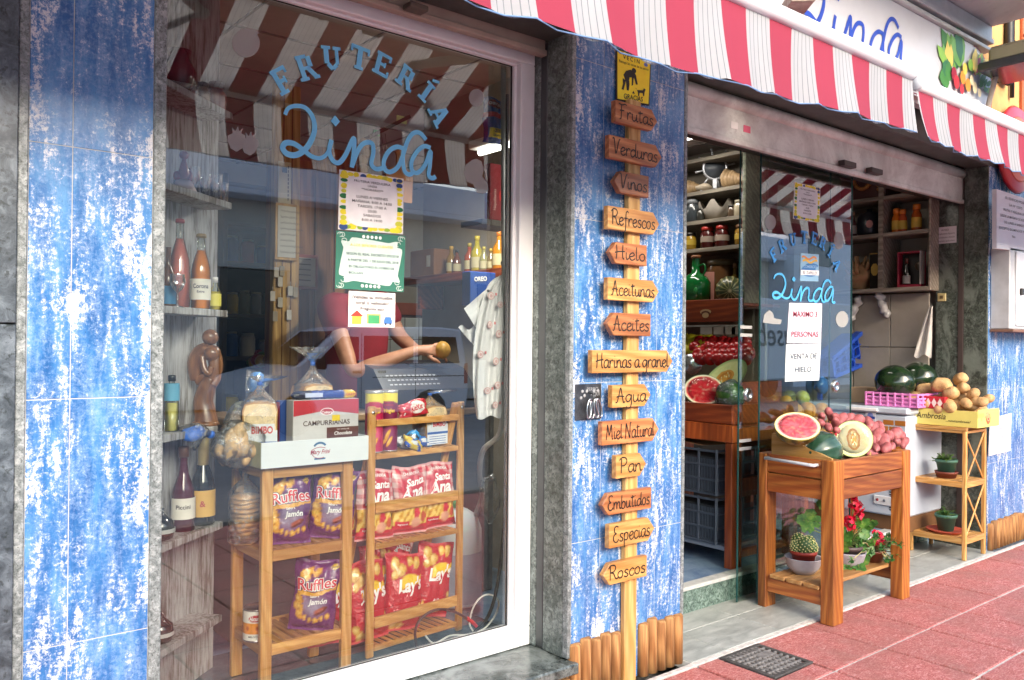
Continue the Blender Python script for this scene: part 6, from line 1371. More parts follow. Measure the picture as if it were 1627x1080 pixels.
# fruit heap on a back counter
t = thing('fruit_counter', 'low dark counter for fruit in front of the tiled back wall', 'counter', (2.55, 2.5, .14)); g = G(); g.box(2.05, 2.95, 2.25, 2.9, FLZ, 1.28, 0, .01); g.obj('body', plain('#4a403c', .6), t)
rr = random.Random(14); cols_ = [plain(c, .3, coat=.3) for c in ('#8f2f24', '#b5571f', '#5f7a26', '#a8862a', '#6e2a3a', '#7d8a2c', '#b03a2c')]
g = G()
for i in range(130):
    x = rr.uniform(2.08, 2.92); y = rr.uniform(2.3, 2.8); zt_ = 1.30 + .28 * (1 - abs(x - 2.62) / .62) * (y - 2.2); g.ball((x, y, zt_ + rr.uniform(-.02, .02)), .045, .045, .04, 10, m=rr.randrange(7), nz=.1, seed=i)
o = g.obj('fruit_pile', cols_); tag(o, 'loose heap of mixed dark fruit on the counter far behind the bags', 'fruit', kind='stuff')
# dark shelves with tins at the back left, wooden post with menu board
bs = thing('back_shelves', 'dark shelving with tins and jars deep in the left of the shop', 'shelf', (2.2, 2.8, .14)); bx = (1.90, 2.52)
g = G(); g.box(bx[0], bx[0] + .03, 2.7, 3.0, FLZ, 2.5); g.box(bx[1] - .03, bx[1], 2.7, 3.0, FLZ, 2.5); g.box(bx[0] + .031, bx[1] - .031, 2.98, 3.0, FLZ, 2.5, 0, 0)
SH = [.6, 1.0, 1.35, 1.62, 1.95, 2.2]
for z in SH: g.box(bx[0] + .031, bx[1] - .031, 2.7, 2.979, z - .025, z)
g.obj('carcass', plain('#55504a', .7), bs); rr = random.Random(21)
for z in SH[:-1]:
    x = bx[0] + .05
    while x < bx[1] - .06:
        w_ = rr.uniform(.035, .05); hh = rr.uniform(.09, .16); c = rr.choice(['#234d8c', '#234d8c', '#c9b23a', '#6f7a5a', '#8a8f94', '#9c3a2c', '#b9b6a8'])
        t = thing('food_tin', 'small food tin or jar among others on the dark back shelves', 'tin', (x + w_, 2.78, z), group='tins and jars on the dark back shelves'); q = Vector((x + w_, 2.78, z + .001))
        g = G(); g.lathe([(w_ * .95, 0), (w_, .004), (w_, hh - .02), (w_ * .8, hh)], c=q, n=14); g.obj('body', plain(c, .35), t); g = G(); g.lathe([(w_ * .85, hh), (w_ * .85, hh + .012), (0, hh + .013)], c=q, n=14); g.obj('lid', plain('#b8b2a0', .3, .5), t); x += 2 * w_ + rr.uniform(.004, .03)
WPOST = wood('#7a5420', '#b98f48', '#d4ac62', 2, 1., .5, name='yellow_pine')
t = thing('wooden_post', 'tall yellow pine post panel inside the shop behind the left window', 'post', (1.95, 1.9, .14)); a, b_ = P(435, 400, Y=1.9), P(476, 400, Y=1.9)
g = G(); g.box(a.x, b_.x, 1.9, 1.95, FLZ, P(450, 132, Y=1.9).z, 0, .005)
for k in range(1, 3): g.box(a.x + (b_.x - a.x) * k / 3 - .003, a.x + (b_.x - a.x) * k / 3 + .003, 1.896, 1.8995, FLZ, P(450, 132, Y=1.9).z, 1, 0)
g.obj('panel', [WPOST, plain('#7a5420', .7)], t)
t = thing('wardrobe_panel', 'orange brown wooden cupboard behind the yellow post', 'cupboard', (2.3, 2.05, .14)); a2, b2 = P(476, 400, Y=2.05), P(566, 400, Y=2.05)
g = G(); g.box(a2.x - .06, b2.x, 2.05, 2.4, FLZ, 2.6, 0, .005); g.obj('body', wood('#5a2f12', '#8c5424', '#a86c34', 2, .8, .5, name='cupboard_wood'), t)
for k in range(3): g = G(); x = a2.x - .04 + k * (b2.x - a2.x + .02) / 3; g.box(x, x + (b2.x - a2.x) / 3 - .02, 2.035, 2.0495, .3, 2.5, 0, .004); g.obj('door', wood('#5a2f12', '#8c5424', '#a86c34', 2, .8, .5), t)
m1, m2 = P(437, 412, Y=1.87), P(474, 325, Y=1.87)
t = thing('menu_board', 'hand written white price board in a wooden frame on the pine post', 'board', (m1.x, 1.88, m1.z)); g = G(); g.box(m1.x, m2.x, 1.872, 1.895, m1.z, m2.z, 0, .003); g.box(m1.x + .014, m2.x - .014, 1.868, 1.8715, m1.z + .016, m2.z - .016, 1, 0); g.obj('frame', [WPOST, plain('#c9c8bc', .6)], t)
g = G(); rr = random.Random(5)
for k in range(8):
    z = m2.z - .045 - k * .032; x = m1.x + .03; n_ = rr.randint(5, 8); pts = []
    for j in range(n_ * 4): pts.append(Vector((x + j * .0042, 1.8672, z + .006 * math.sin(j * 2.3 + k) + rr.uniform(-.003, .003))))
    g.ribbon(pts, .0022, (0, -1, 0))
g.obj('handwriting', INK, t)
n1, n2 = P(443, 325, Y=1.87), P(464, 258, Y=1.87); t = thing('paper_list', 'long paper strip pinned above the price board', 'notice', (n1.x, 1.88, n1.z)); g = G(); g.box(n1.x, n2.x, 1.880, 1.8815, n1.z + .01, n2.z, 0, 0); g.box(n1.x + .02, n1.x + .05, 1.879, 1.8798, n2.z - .06, n2.z - .03, 1, 0)
for k in range(9): g.box(n1.x + .055, n1.x + .06, 1.879, 1.8798, n1.z + .03 + k * .022, n1.z + .045 + k * .022, 1, 0)
g.obj('sheet', [plain('#c9bf9a', .7), INK], t)
for i, (px_, py_) in enumerate(((440, 430), (449, 428), (446, 445), (462, 460), (470, 462), (434, 468), (446, 478), (438, 500), (460, 498))):
    p = P(px_, py_, Y=1.88); t = thing('hanging_tag', 'small pale tag hanging on the pine post', 'tag', p, group='small tags hung on the pine post'); g = G(); g.box(p.x - .014, p.x + .014, 1.884, 1.888, p.z - .035, p.z + .02, 0, .002, None); g.tube([p + Vector((0, .006, .02)), p + Vector((0, .006, .045))], .0015, 5); g.obj('tag', plain(['#b9b2a0', '#9a8f78', '#c4beb0'][i % 3], .6), t)
n1, n2 = P(486, 455, Y=1.7), P(540, 400, Y=1.7); t = thing('framed_notice', 'red framed notice hung on the cupboard behind the shopkeeper', 'notice', (n1.x, 1.75, n1.z)); g = G(); g.box(n1.x, n2.x, 1.96, 1.98, n1.z, n2.z, 0, .003); g.box(n1.x + .02, n2.x - .02, 1.956, 1.9595, n1.z + .02, n2.z - .02, 1, 0)
for k in range(5): g.box(n1.x + .04, n2.x - .05, 1.954, 1.9558, n1.z + .05 + k * .03, n1.z + .057 + k * .03, 2, 0)
g.obj('frame', [plain('#8c3a32', .5), plain('#b0a89a', .6), plain('#5b544c', .6)], t)
# cutting boards and rail of labels hung high
t = thing('hanging_rail', 'dark rail with wire hooks hung under the ceiling behind the lettering', 'rail', P(610, 205, Y=1.5)); g = G(); g.bar(P(578, 222, Y=1.5), P(650, 185, Y=1.5), .035, .02); g.obj('rail', plain('#3a2a24', .6), t)
g = G(); g.box(*(lambda p: (p.x - .03, p.x + .035, 1.485, 1.4895, p.z - .02, p.z + .02))(P(637, 190, Y=1.49)), 0, 0); g.box(*(lambda p: (p.x - .02, p.x + .02, 1.485, 1.4895, p.z - .02, p.z + .012))(P(598, 210, Y=1.49)), 1, 0); g.obj('price_tag', [plain('#c9d9a0', .5), plain('#3f9a4a', .5)], t)
g = G()
for px_ in (588, 600, 606, 612): g.tube([P(px_, 212, Y=1.48), P(px_ + 4, 245, Y=1.48)], .002, 5)
g.obj('wire_hooks', STEEL, t)
t = thing('cutting_board', 'pale wooden cutting board hanging from the rail behind the name', 'board', P(633, 290, Y=1.46)); p = P(633, 280, Y=1.46)
pts = [(-.08, -.14), (.08, -.14), (.085, .0), (.06, .04), (.02, .05), (.018, .11), (.026, .13), (0, .15), (-.026, .13), (-.018, .11), (-.02, .05), (-.06, .04), (-.085, 0)]; g = G(); g.prism(pts, p, (1, 0, 0), (0, 0, 1), .015); g.obj('board', plain('#a8784a', .6), t)
t = thing('hanging_gourd', 'pale knotted twig bundle hanging beside the cutting board', 'ornament', P(578, 255, Y=1.46)); p = P(578, 258, Y=1.46); g = G()
for k in range(5): g.ball(p + Vector((.012 * math.sin(k * 2), 0, .10 - .045 * k)), .028, .02, .03, 10, nz=.4, seed=k)
g.obj('gourd', plain('#9c8a68', .7), t)
# counter with scale
t = thing('shop_counter', 'dark shop counter behind the display racks', 'counter', (2.1, 1.2, .14)); g = G(); g.box(1.35, 2.75, 1.02, 1.42, FLZ, 1.08, 0, .01); g.box(1.32, 2.78, .99, 1.45, 1.081, 1.115, 1, .006); g.obj('body', [plain('#5c5f62', .5), plain('#8d7358', .5)], t)
a, b_ = P(604, 650, Y=1.05), P(750, 575, Y=1.05); t = thing('shop_scale', 'black electronic scale and till with a flat dark panel on the counter', 'scale', (a.x, 1.05, 1.12))
g = G(); g.prism([(0, 0), (0, .10), (.10, .20), (.26, .24), (.26, 0)], (a.x, 1.02, 1.117), (0, 1, 0), (0, 0, 1), (b_.x - a.x)); g.obj('body', plain('#2b2c31', .3), t)
g = G(); rr = random.Random(9); v1 = Vector((0, .10, .10)).normalized(); nn = Vector((0, -.7071, .7071)); o0 = Vector((a.x, 1.02, 1.217))
for r_ in range(3):
    for c_ in range(12): q = o0 + Vector((.05 + c_ * .025, 0, 0)) + v1 * (.03 + r_ * .03) + nn * .002; g.add([q, q + Vector((.016, 0, 0)), q + Vector((.016, 0, 0)) + v1 * .008, q + v1 * .008], [(0, 1, 2, 3)])
g.obj('keys', plain('#a8a9b0', .5), t)
g = G(); x = a.x + .24; g.box(x, x + .17, 1.16, 1.26, 1.32, 1.345, 0, .003); g.obj('pan', plain('#45464c', .3), t)

# ------------------------------------------------------------------ shopkeeper
SKIN = NT('skin'); n_ = SKIN.noise(SKIN.co(), 14, 4); SKIN.base(SKIN.ramp(n_, [(.3, h('#b07a62')), (.7, h('#c9967c'))]), .5); SKIN.b.inputs['Subsurface Weight'].default_value = .08; SKIN.b.inputs['Subsurface Radius'].default_value = (.3, .1, .05); SKIN = SKIN.mat
pe = thing('person', 'shopkeeper in a dark red t-shirt behind the counter reaching out with yellow fruit', 'person', (P(566, 440, Y=1.62).x, 1.62, FLZ))
def skinmesh(name, verts, edges, mat, parent, root=0, sub=2):
    me = bpy.data.meshes.new(name); I = WM[parent.name].inverted(); me.from_pydata([tuple(I @ Vector(v[:3])) for v in verts], edges, [])
    o = link(me, name, parent, [mat]); md = o.modifiers.new('skin', 'SKIN'); md.use_smooth_shade = True; sv = me.skin_vertices[0].data if me.skin_vertices else None
    if sv is None:
        bpy.context.view_layer.objects.active = o; o.select_set(True); sv = me.skin_vertices[0].data
    for i, v in enumerate(verts):
        r = v[3]; sv[i].radius = r if isinstance(r, tuple) else (r, r)
    sv[root].use_root = True; s = o.modifiers.new('smooth', 'SUBSURF'); s.levels = sub; s.render_levels = sub
    dg = bpy.context.evaluated_depsgraph_get(); m2 = bpy.data.meshes.new_from_object(o.evaluated_get(dg)); o.modifiers.clear(); o.data = m2
    m2.polygons.foreach_set('use_smooth', [True] * len(m2.polygons)); return o
def Q(px_, py_, y): p = P(px_, py_, Y=y); return (p.x, p.y, p.z)
nk = Q(566, 462, 1.62); HX = nk[0]; hip = (HX, 1.62, 1.08); el = Q(560, 592, 1.26); wr = Q(662, 556, 1.13); sR = Q(522, 480, 1.50); sL = Q(604, 474, 1.72); nk = Q(566, 462, 1.62)
V = [(*hip, (.15, .11)), (HX, 1.62, 1.32, (.15, .11)), (nk[0], nk[1], nk[2] - .17, (.15, .1)), (nk[0], nk[1], nk[2] - .04, (.07, .07)), (nk[0], nk[1] - .01, nk[2] + .06, (.055, .055)), (nk[0] + .01, nk[1] - .03, nk[2] + .15, (.078, .092)), (nk[0] + .01, nk[1] - .02, nk[2] + .23, (.07, .085)),
     (*sR, .062), (*((Vector(sR) + Vector(el)) / 2), .05), (*el, .043), (*(Vector(el).lerp(Vector(wr), .35)), .044), (*wr, .027),
     (*sL, .062), (sL[0] + .08, sL[1] - .08, sL[2] - .22, .048), (sL[0] + .06, sL[1] - .3, sL[2] - .30, .034), (sL[0] - .02, sL[1] - .42, sL[2] - .30, .028),
     (HX - .09, 1.62, .95, .085), (HX - .1, 1.60, .55, .06), (HX - .1, 1.64, .2, .045), (HX + .09, 1.62, .95, .085), (HX + .1, 1.60, .55, .06), (HX + .1, 1.64, .2, .045)]
E_ = [(0, 1), (1, 2), (2, 3), (3, 4), (4, 5), (5, 6), (2, 7), (7, 8), (8, 9), (9, 10), (10, 11), (2, 12), (12, 13), (13, 14), (14, 15), (0, 16), (16, 17), (17, 18), (0, 19), (19, 20), (20, 21)]
W_ = Vector(wr); fr_ = P(703, 556, Y=1.10); D_ = (fr_ - W_).normalized(); palm = W_.lerp(fr_, .5); k0 = len(V); V.append((*palm, (.036, .02))); E_.append((11, k0)); sdv = D_.cross(Vector((0, -1, 0))).normalized()
for i in range(4):
    off = sdv * (.030 - .020 * i); b0_ = palm + D_ * .035 + off; k = len(V); dn = Vector((0, 0, -1))
    V += [(*b0_, .0105), (*(b0_ + D_ * (.034 - .003 * i) + dn * .004), .0095), (*(b0_ + D_ * (.055 - .004 * i) + dn * (.018 + .002 * i)), .0085), (*(b0_ + D_ * (.06 - .005 * i) + dn * .034), .0075)]; E_ += [(k0, k), (k, k + 1), (k + 1, k + 2), (k + 2, k + 3)]
k = len(V); tb = palm + sdv * .03 + D_ * -.01 + Vector((0, -.02, -.01)); V += [(*tb, .012), (*(tb + D_ * .03 + Vector((0, -.012, -.015))), .010), (*(tb + D_ * .05 + Vector((0, -.01, -.03))), .008)]; E_ += [(k0, k), (k, k + 1), (k + 1, k + 2)]
skinmesh('body', V, E_, SKIN, pe)
V2 = [(HX, 1.62, 1.02, (.175, .135)), (HX, 1.62, 1.3, (.175, .13)), (nk[0], nk[1], nk[2] - .18, (.175, .125)), (nk[0], nk[1], nk[2] - .03, (.085, .08)), (*sR, .085), (*(Vector(sR).lerp(Vector(el), .5)), .075), (*sL, .085), (sL[0] + .06, sL[1] - .06, sL[2] - .17, .075)]
skinmesh('shirt', V2, [(0, 1), (1, 2), (2, 3), (2, 4), (4, 5), (2, 6), (6, 7)], plain('#8a1f2e', .85, var=.1), pe)
g = G(); hd = Vector((nk[0] + .01, nk[1] - .03, nk[2] + .20)); g.ball(hd + Vector((0, .03, .05)), .092, .095, .075, 16); g.obj('hair', plain('#3a2c24', .8), pe)
g = G(); g.ball(hd + Vector((0, -.118, -.02)), .014, .02, .022, 10); 
for s in (-1, 1): g.ball(hd + Vector((s * .03, -.095, .01)), .012, .008, .008, 8, 1); g.ball(hd + Vector((s * .085, 0, -.01)), .01, .02, .03, 8, 0)
g.box(hd.x - .022, hd.x + .022, hd.y - .108, hd.y - .098, hd.z - .065, hd.z - .057, 2, .003); g.obj('face', [SKIN, plain('#2b1f1a', .3), plain('#8c4a44', .5)], pe)
fr_ = P(703, 556, Y=1.09); t = thing('yellow_fruit', 'round yellow fruit held in the hand of the shopkeeper', 'fruit', fr_); g = G(); g.ball(fr_, .042, .042, .045, 18, nz=.06, seed=2); g.obj('fruit', plain('#c79a4c', .4, var=.2), t)
# ------------------------------------------------------------------ through the doorway: shelves at the left
XA = 5.10; GW = wood('#4e4840', '#7c7468', '#98907f', 1, 1., .6, name='grey_shelf_wood')
su = thing('wall_shelves', 'grey wooden wall shelves with shells and jars seen through the open doorway', 'shelf', (5.25, 2.0, .14))
g = G(); g.box(5.36, 5.39, 1.12, 4.58, FLZ, 2.97, 0, .004); g.obj('back_panel', plain('#6f685e', .8), su)
g = G(); g.box(XA, 5.359, 1.12, 1.15, 1.72, 2.9, 0, .004); g.obj('side_panel', GW, su)
ZA_ = [P(1095, y, X=XA).z for y in (306, 352, 396)]
for z in ZA_ + [2.87]: g = G(); g.box(XA, 5.359, 1.151, 3.9, z - .03, z, 0, .003); g.obj('shelf_board', GW, su)
z4 = P(1095, 486, X=XA).z; z5 = P(1095, 513, X=XA).z
tb = thing('upper_fruit_shelf', 'dark red brown shelf with price tags under its edge inside the doorway', 'shelf', (5.1, 2, z4)); g = G(); g.box(XA - .18, 5.359, 1.0, 3.9, z4 - .02, z4, 0, .003); g.box(XA - .20, XA - .181, 1.0, 3.9, z5, z4 + .03, 0, .003); g.obj('board', REDW, tb)
g = G(); g.box(XA - .18, XA - .172, 1.0, 3.9, z5 - .035, z5 - .022, 0, .001); g.obj('price_rail', plain('#b9bcb8', .4), tb)
for px_ in (1122, 1143, 1159, 1172): p = P(px_, 520, X=XA - .185); g = G(); g.box(XA - .186, XA - .184, p.y - .05, p.y + .05, z5 - .09, z5 - .038, 0, 0); g.obj('price_tag', plain('#9c9a94', .6), tb)
g = G(); q = P(1121, 498, X=XA - .202); 
for k in range(3): g.add([Vector((XA - .2022 - k * .0003, q.y + .05 * (1 - .2 * k) * math.cos(a * .5236), q.z + .012 - .012 * k + (.02 * math.sin(a * .5236)))) for a in range(12)][::-1], [tuple(range(12))], k % 2)
g.obj('emblem', [plain('#b0926a', .5), plain('#5d3426', .5)], tb)
def onA(px_, z, dx=.1): q = P(px_, 400, X=XA + dx); return Vector((XA + dx, q.y, z + .001))
def towards(p): return math.atan2(CAM.y - p.y, CAM.x - p.x)
# ship's wheel
p = onA(1135, ZA_[0], .12); s_ = pxsize(68, p); t = thing('ship_wheel', 'silver ship wheel ornament with a clock face on the top shelf', 'ornament', p); va = towards(p); fz = Vector((math.cos(va), math.sin(va), 0)); fx_ = Vector((-fz.y, fz.x, 0)); c = p + Vector((0, 0, .56 * s_))
g = G(); g.tube([c + (fx_ * math.cos(a * .2618) + Vector((0, 0, 1)) * math.sin(a * .2618)) * .26 * s_ for a in range(24)], .035 * s_, 8, closed=True)
for k in range(8): d = fx_ * math.cos(k * .785 + .2) + Vector((0, 0, 1)) * math.sin(k * .785 + .2); g.tube([c + d * .1 * s_, c + d * .34 * s_, c + d * .46 * s_], [.014 * s_, .022 * s_, .03 * s_], 8)
g.box(-.33 * s_, .33 * s_, -.05, .05, 0, .06 * s_, 0, .004, Matrix.Translation(p) @ Matrix.Rotation(va + math.pi / 2, 4, 'Z')); g.box(-.05 * s_, .05 * s_, -.02, .02, .05 * s_, .3 * s_, 0, .003, Matrix.Translation(p) @ Matrix.Rotation(va + math.pi / 2, 4, 'Z')); g.obj('wheel', plain('#b9bcc2', .3, .5), t)
g = G(); g.lathe([(0, -.01), (.23 * s_, -.01), (.24 * s_, .01), (0, .015)], n=24, T=Matrix.Translation(c) @ fz.to_track_quat('Z', 'Y').to_matrix().to_4x4()); g.obj('dial', plain('#4e545c', .3), t)
for px_, z, hh, sd_, c_, lb in ((1107, ZA_[0], 34, 3, '#9c8260', 'brown spiral seashell at the left of the top shelf'), (1172, ZA_[0], 46, 5, '#b09470', 'pointed seashell at the right of the top shelf')):
    p = onA(px_, z, .1); s_ = pxsize(hh, p); t = thing('seashell', lb, 'shell', p); g = G()
    for k in range(9): g.ball(p + Vector((0, (.5 - k * .12) * s_ * .9, (.35 - .015 * k) * s_)), (.36 - .038 * k) * s_, .14 * s_, (.36 - .038 * k) * s_, 12, nz=.2, seed=k)
    g.obj('shell', plain(c_, .5, var=.25), t)
p = onA(1118, ZA_[0], .05); t = thing('seashell', 'small pale clam shell in front of the ship wheel', 'shell', p); g = G(); g.ball(p + Vector((0, 0, .03)), .05, .07, .03, 14, nz=.3); g.obj('shell', plain('#b5a894', .5), t)
p = onA(1136, ZA_[1], .1); s_ = pxsize(34, p); t = thing('giant_clam', 'white wavy giant clam shell on the second shelf', 'shell', p); g = G()
vs = []; n = 36
for r_, zz_ in ((.15, .02), (.5, .12), (.9, .55), (1.0, .9)):
    for k in range(n): a = 2 * math.pi * k / n; vs.append(p + Vector((.45 * r_ * s_ * math.cos(a) * 1.2, .9 * r_ * s_ * math.sin(a), zz_ * s_ * (.8 + .25 * math.sin(k * 1.05) * r_))))
g.add(vs, [(i * n + k, i * n + (k + 1) % n, (i + 1) * n + (k + 1) % n, (i + 1) * n + k) for i in range(3) for k in range(n)], 0, True); g.obj('shell', plain('#b9b2a6', .5), t)
JAR = [(.3, 0), (.33, .03), (.33, .7), (.26, .8), (.27, .82)]
for px_, k, hh, c_, cp, lb, lab in ((1101, 1, 44, '#3c4246', '#7c8084', 'tall grey glass jar at the left of the second shelf', None), (1113, 1, 26, '#3a3a36', '#2a2a28', 'short dark jar beside the tall grey jar', None), (1162, 1, 24, '#5b4a3a', '#22211f', 'small dark tin on the second shelf right of the clam', None), (1174, 1, 32, '#b0a68f', '#a09a86', 'pale upright packet at the right end of the second shelf', None),
                                (1097, 2, 34, '#a8862a', '#2b2620', 'honey jar with a yellow label at the left of the third shelf', '#c4a738'), (1124, 2, 42, '#4a1614', '#b02e24', 'red capped jam jar left on the third shelf', '#9c8c7e'), (1147, 2, 42, '#4a1614', '#a82a22', 'red capped jam jar in the middle of the third shelf', '#9c8c7e'), (1178, 2, 40, '#8c6a24', '#5b3c1e', 'honey jar at the right end of the third shelf', '#b89c3a')):
    p = onA(px_, ZA_[k], .06); bottle('glass_jar', lb, 'jar', p, pxsize(hh * .8, p), JAR[:4] + [(.26, 1)], liq(c_, .2), lab=(.28, .55, lab) if lab else None, cap=(cp, .82))
p = onA(1106, z4, -.08); s_ = pxsize(78, p); t = bottle('demijohn', 'big green glass bottle with a handle on the dark shelf inside the doorway', 'bottle', p, s_, [(.26, 0), (.30, .02), (.30, .45), (.24, .56), (.09, .66), (.075, .95), (.09, .97), (.09, 1)], plain('#126a30', .06, coat=.6), cap=('#8a5a3a', .95))
g = G(); vv = fx_; g.tube(smooth_line([p + Vector((0, -.08 * s_, .78 * s_)), p + Vector((0, -.2 * s_, .82 * s_)), p + Vector((0, -.24 * s_, .70 * s_)), p + Vector((0, -.17 * s_, .58 * s_))], 4), .02 * s_, 8); g.obj('handle', plain('#126a30', .1, coat=.5), t)
g = G(); q = p + Vector((math.cos(towards(p)) * .26 * s_, math.sin(towards(p)) * .26 * s_, .27 * s_)); g.ball(q, .06 * s_, .06 * s_, .1 * s_, 12, nz=0); g.obj('seal', plain('#2f8a45', .2), t)
p = onA(1136, z4, .05); s_ = pxsize(56, p); t = thing('pink_card', 'blank pink card standing behind the green bottle', 'card', p); va = towards(p); g = G(); g.box(-.3 * s_, .3 * s_, -.004, .004, 0, .95 * s_, 0, .001, Matrix.Translation(p) @ Matrix.Rotation(va + math.pi / 2, 4, 'Z')); g.obj('card', plain('#c98a7c', .7), t)
p = onA(1148, z4, .16); bottle('glass_jar', 'big dark jar behind the round pumpkin', 'jar', p, pxsize(72, p), [(.32, 0), (.34, .05), (.34, .8), (.3, .9), (.3, 1)], liq('#5c3f26', .15), cap=('#6a5c44', .88)); p = onA(1168, z4, .12); bottle('oil_bottle', 'slim oil bottle right of the big dark jar', 'bottle', p, pxsize(66, p), TALL, liq('#6a5a24', .15), cap=('#8a6a4a', .9))
def gourd(name, label, cat, c, r, cols, ribs=10, sq=.95, stripes='#a8a878', seed=1, axis=None, rough=.35, group=None):
    """a round fruit with lengthwise ribs and painted stripes; axis: direction of its stem"""
    ax = (Vector(axis) if axis is not None else Vector((0, 0, 1))).normalized(); M_ = ax.to_track_quat('Z', 'Y').to_matrix(); n, k = 72, 36; vs = []; S_ = []; V_ = []
    for i in range(k + 1):
        th = math.pi * i / k
        for j in range(n):
            a = 2 * math.pi * j / n; q = 1 + .02 * math.cos(a * ribs) * math.sin(th); vs.append(Vector(c) + M_ @ Vector((r * q * math.sin(th) * math.cos(a), r * q * math.sin(th) * math.sin(a), r * sq * math.cos(th)))); S_.append(a); V_.append(th)
    S_, V_ = np.array(S_), np.array(V_); pa = Pa(S_, V_, cols[0]); nz = np.array([mn.noise(Vector((math.cos(a) * 3, math.sin(a) * 3, t_ * 2.2)) * 1.2 + Vector((seed, 0, 0))) for a, t_ in zip(S_, V_)]); pa.put(np.clip(nz * 2 + .2, 0, 1), cols[1])
    if stripes: pa.put(np.clip((np.cos(S_ * ribs + nz * 1.6) - .55) * 4, 0, 1) * .85, stripes); pa.put(np.clip((.16 - V_) * 8, 0, 1), '#c9b98a')
    g = G(); g.v = vs
    for i in range(k):
        for j in range(n): g.f.append((i * n + j, i * n + (j + 1) % n, (i + 1) * n + (j + 1) % n, (i + 1) * n + j)[::-1])
    g.m = [0] * len(g.f); g.s = [True] * len(g.f); t = thing(name, label, cat, Vector(c) - Vector((0, 0, r)), group=group); g.obj('rind', printed(rough, .3), t, np.c_[pa.c, np.ones(len(S_))]); return t
p = onA(1160, z4, -.07); r = pxsize(22, p); gourd('striped_pumpkin', 'round dark green pumpkin with pale radiating stripes on the dark shelf', 'pumpkin', p + Vector((0, 0, r)), r, ('#2f3a1e', '#465026'), 14, .95, '#a09a68', 3, (CAM - p) + Vector((0, 0, -.5)), .4)

# ------------------------------------------------------------------ produce bench inside the doorway
bn = thing('produce_bench', 'stained wooden produce bench with raised edge just inside the open doorway', 'bench', (4.9, .9, .14))
BX0, BX1, BY0, BY1 = 4.09, 4.78, .485, 1.40; BT_ = .985
g = G(); g.box(BX0, BX0 + .025, BY0, BY1, BT_, 1.10, 0, .004); g.box(BX0 + .0255, BX1, BY0, BY0 + .025, BT_, 1.10, 0, .004); g.obj('raised_edge', REDW, bn)
g = G(); g.box(BX0 + .026, BX1, BY0 + .026, BY1, BT_ - .02, BT_ + .01, 0, .002); g.obj('bench_top', REDW, bn)
g = G(); g.box(BX0 - .01, BX0 + .03, BY0 - .012, BY1, BT_ - .105, BT_ - .002, 0, .003); g.box(BX0 + .031, BX1, BY0 - .012, BY0 + .02, BT_ - .105, BT_ - .021, 0, .003); g.obj('apron', REDWZ, bn)
for x, y in ((BX0, BY0 + .0), (BX0 + .0, BY1 - .09), (BX1 - .1, BY0), (BX1 - .1, BY1 - .09)): g = G(); g.box(x, x + .105, y, y + .05, FLZ, BT_ - .106, 0, .004); g.obj('leg', REDWZ, bn)
g = G(); g.box(BX0 + .02, BX1, BY0 + .06, BY1, .235, .262, 0, .002); g.obj('lower_shelf', plain('#7d8796', .5, .2), bn)
g = G(); g.box(BX0 + .11, BX1 - .1, BY0 + .01, BY0 + .04, .19, .234, 0, .003); g.box(BX0 + .11, BX1 - .1, BY0 + .01, BY0 + .035, .55, .66, 0, .003); g.obj('rail', REDWZ, bn)
for k, (z, lb) in enumerate(((.263, 'lower dark plastic crate under the produce bench'), (.552, 'upper dark plastic crate stacked under the produce bench'))):
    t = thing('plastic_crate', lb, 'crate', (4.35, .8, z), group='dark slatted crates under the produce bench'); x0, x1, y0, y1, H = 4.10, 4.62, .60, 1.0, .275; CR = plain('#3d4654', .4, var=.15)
    g = G()
    for zz_ in (0, .085, .17, H - .018):
        g.box(x0 - .004, x0 + .004, y0, y1, z + zz_, z + zz_ + .014); g.box(x0, x1, y0 - .004, y0 + .004, z + zz_, z + zz_ + .014)
    for i in range(4): y = y0 + (y1 - y0) * i / 3; g.box(x0 - .003, x0 + .005, y - .008, y + .008, z, z + H)
    for i in range(5): x = x0 + (x1 - x0) * i / 4; g.box(x - .01, x + .01, y0 - .003, y0 + .005, z, z + H)
    for i in range(34): y = y0 + .01 + (y1 - y0 - .02) * i / 33; g.box(x0, x0 + .003, y - .0022, y + .0022, z, z + H - .06, 0, 0)
    for i in range(40): x = x0 + .01 + (x1 - x0 - .02) * i / 39; g.box(x - .002, x + .002, y0, y0 + .003, z, z + H - .06, 0, 0)
    g.box(x0 + .01, x1 - .01, y0 + .01, y1 - .01, z + .004, z + .012); g.obj('lattice', CR, t)
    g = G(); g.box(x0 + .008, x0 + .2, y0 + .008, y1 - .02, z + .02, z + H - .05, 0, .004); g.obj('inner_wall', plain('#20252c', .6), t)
t = thing('cardboard_flap', 'folded brown cardboard lying on the upper crate', 'cardboard', (4.2, .9, .83)); g = G(); g.add([(4.09, .70, .845), (4.5, .64, .836), (4.5, 1.0, .86), (4.09, 1.12, .875)], [(0, 1, 2, 3), (3, 2, 1, 0)]); g.add([(4.09, .86, .87), (4.3, .8, .862), (4.3, 1.1, .84), (4.09, 1.15, .838)], [(0, 1, 2, 3)]); g.obj('flap', plain('#8a6242', .8), t)
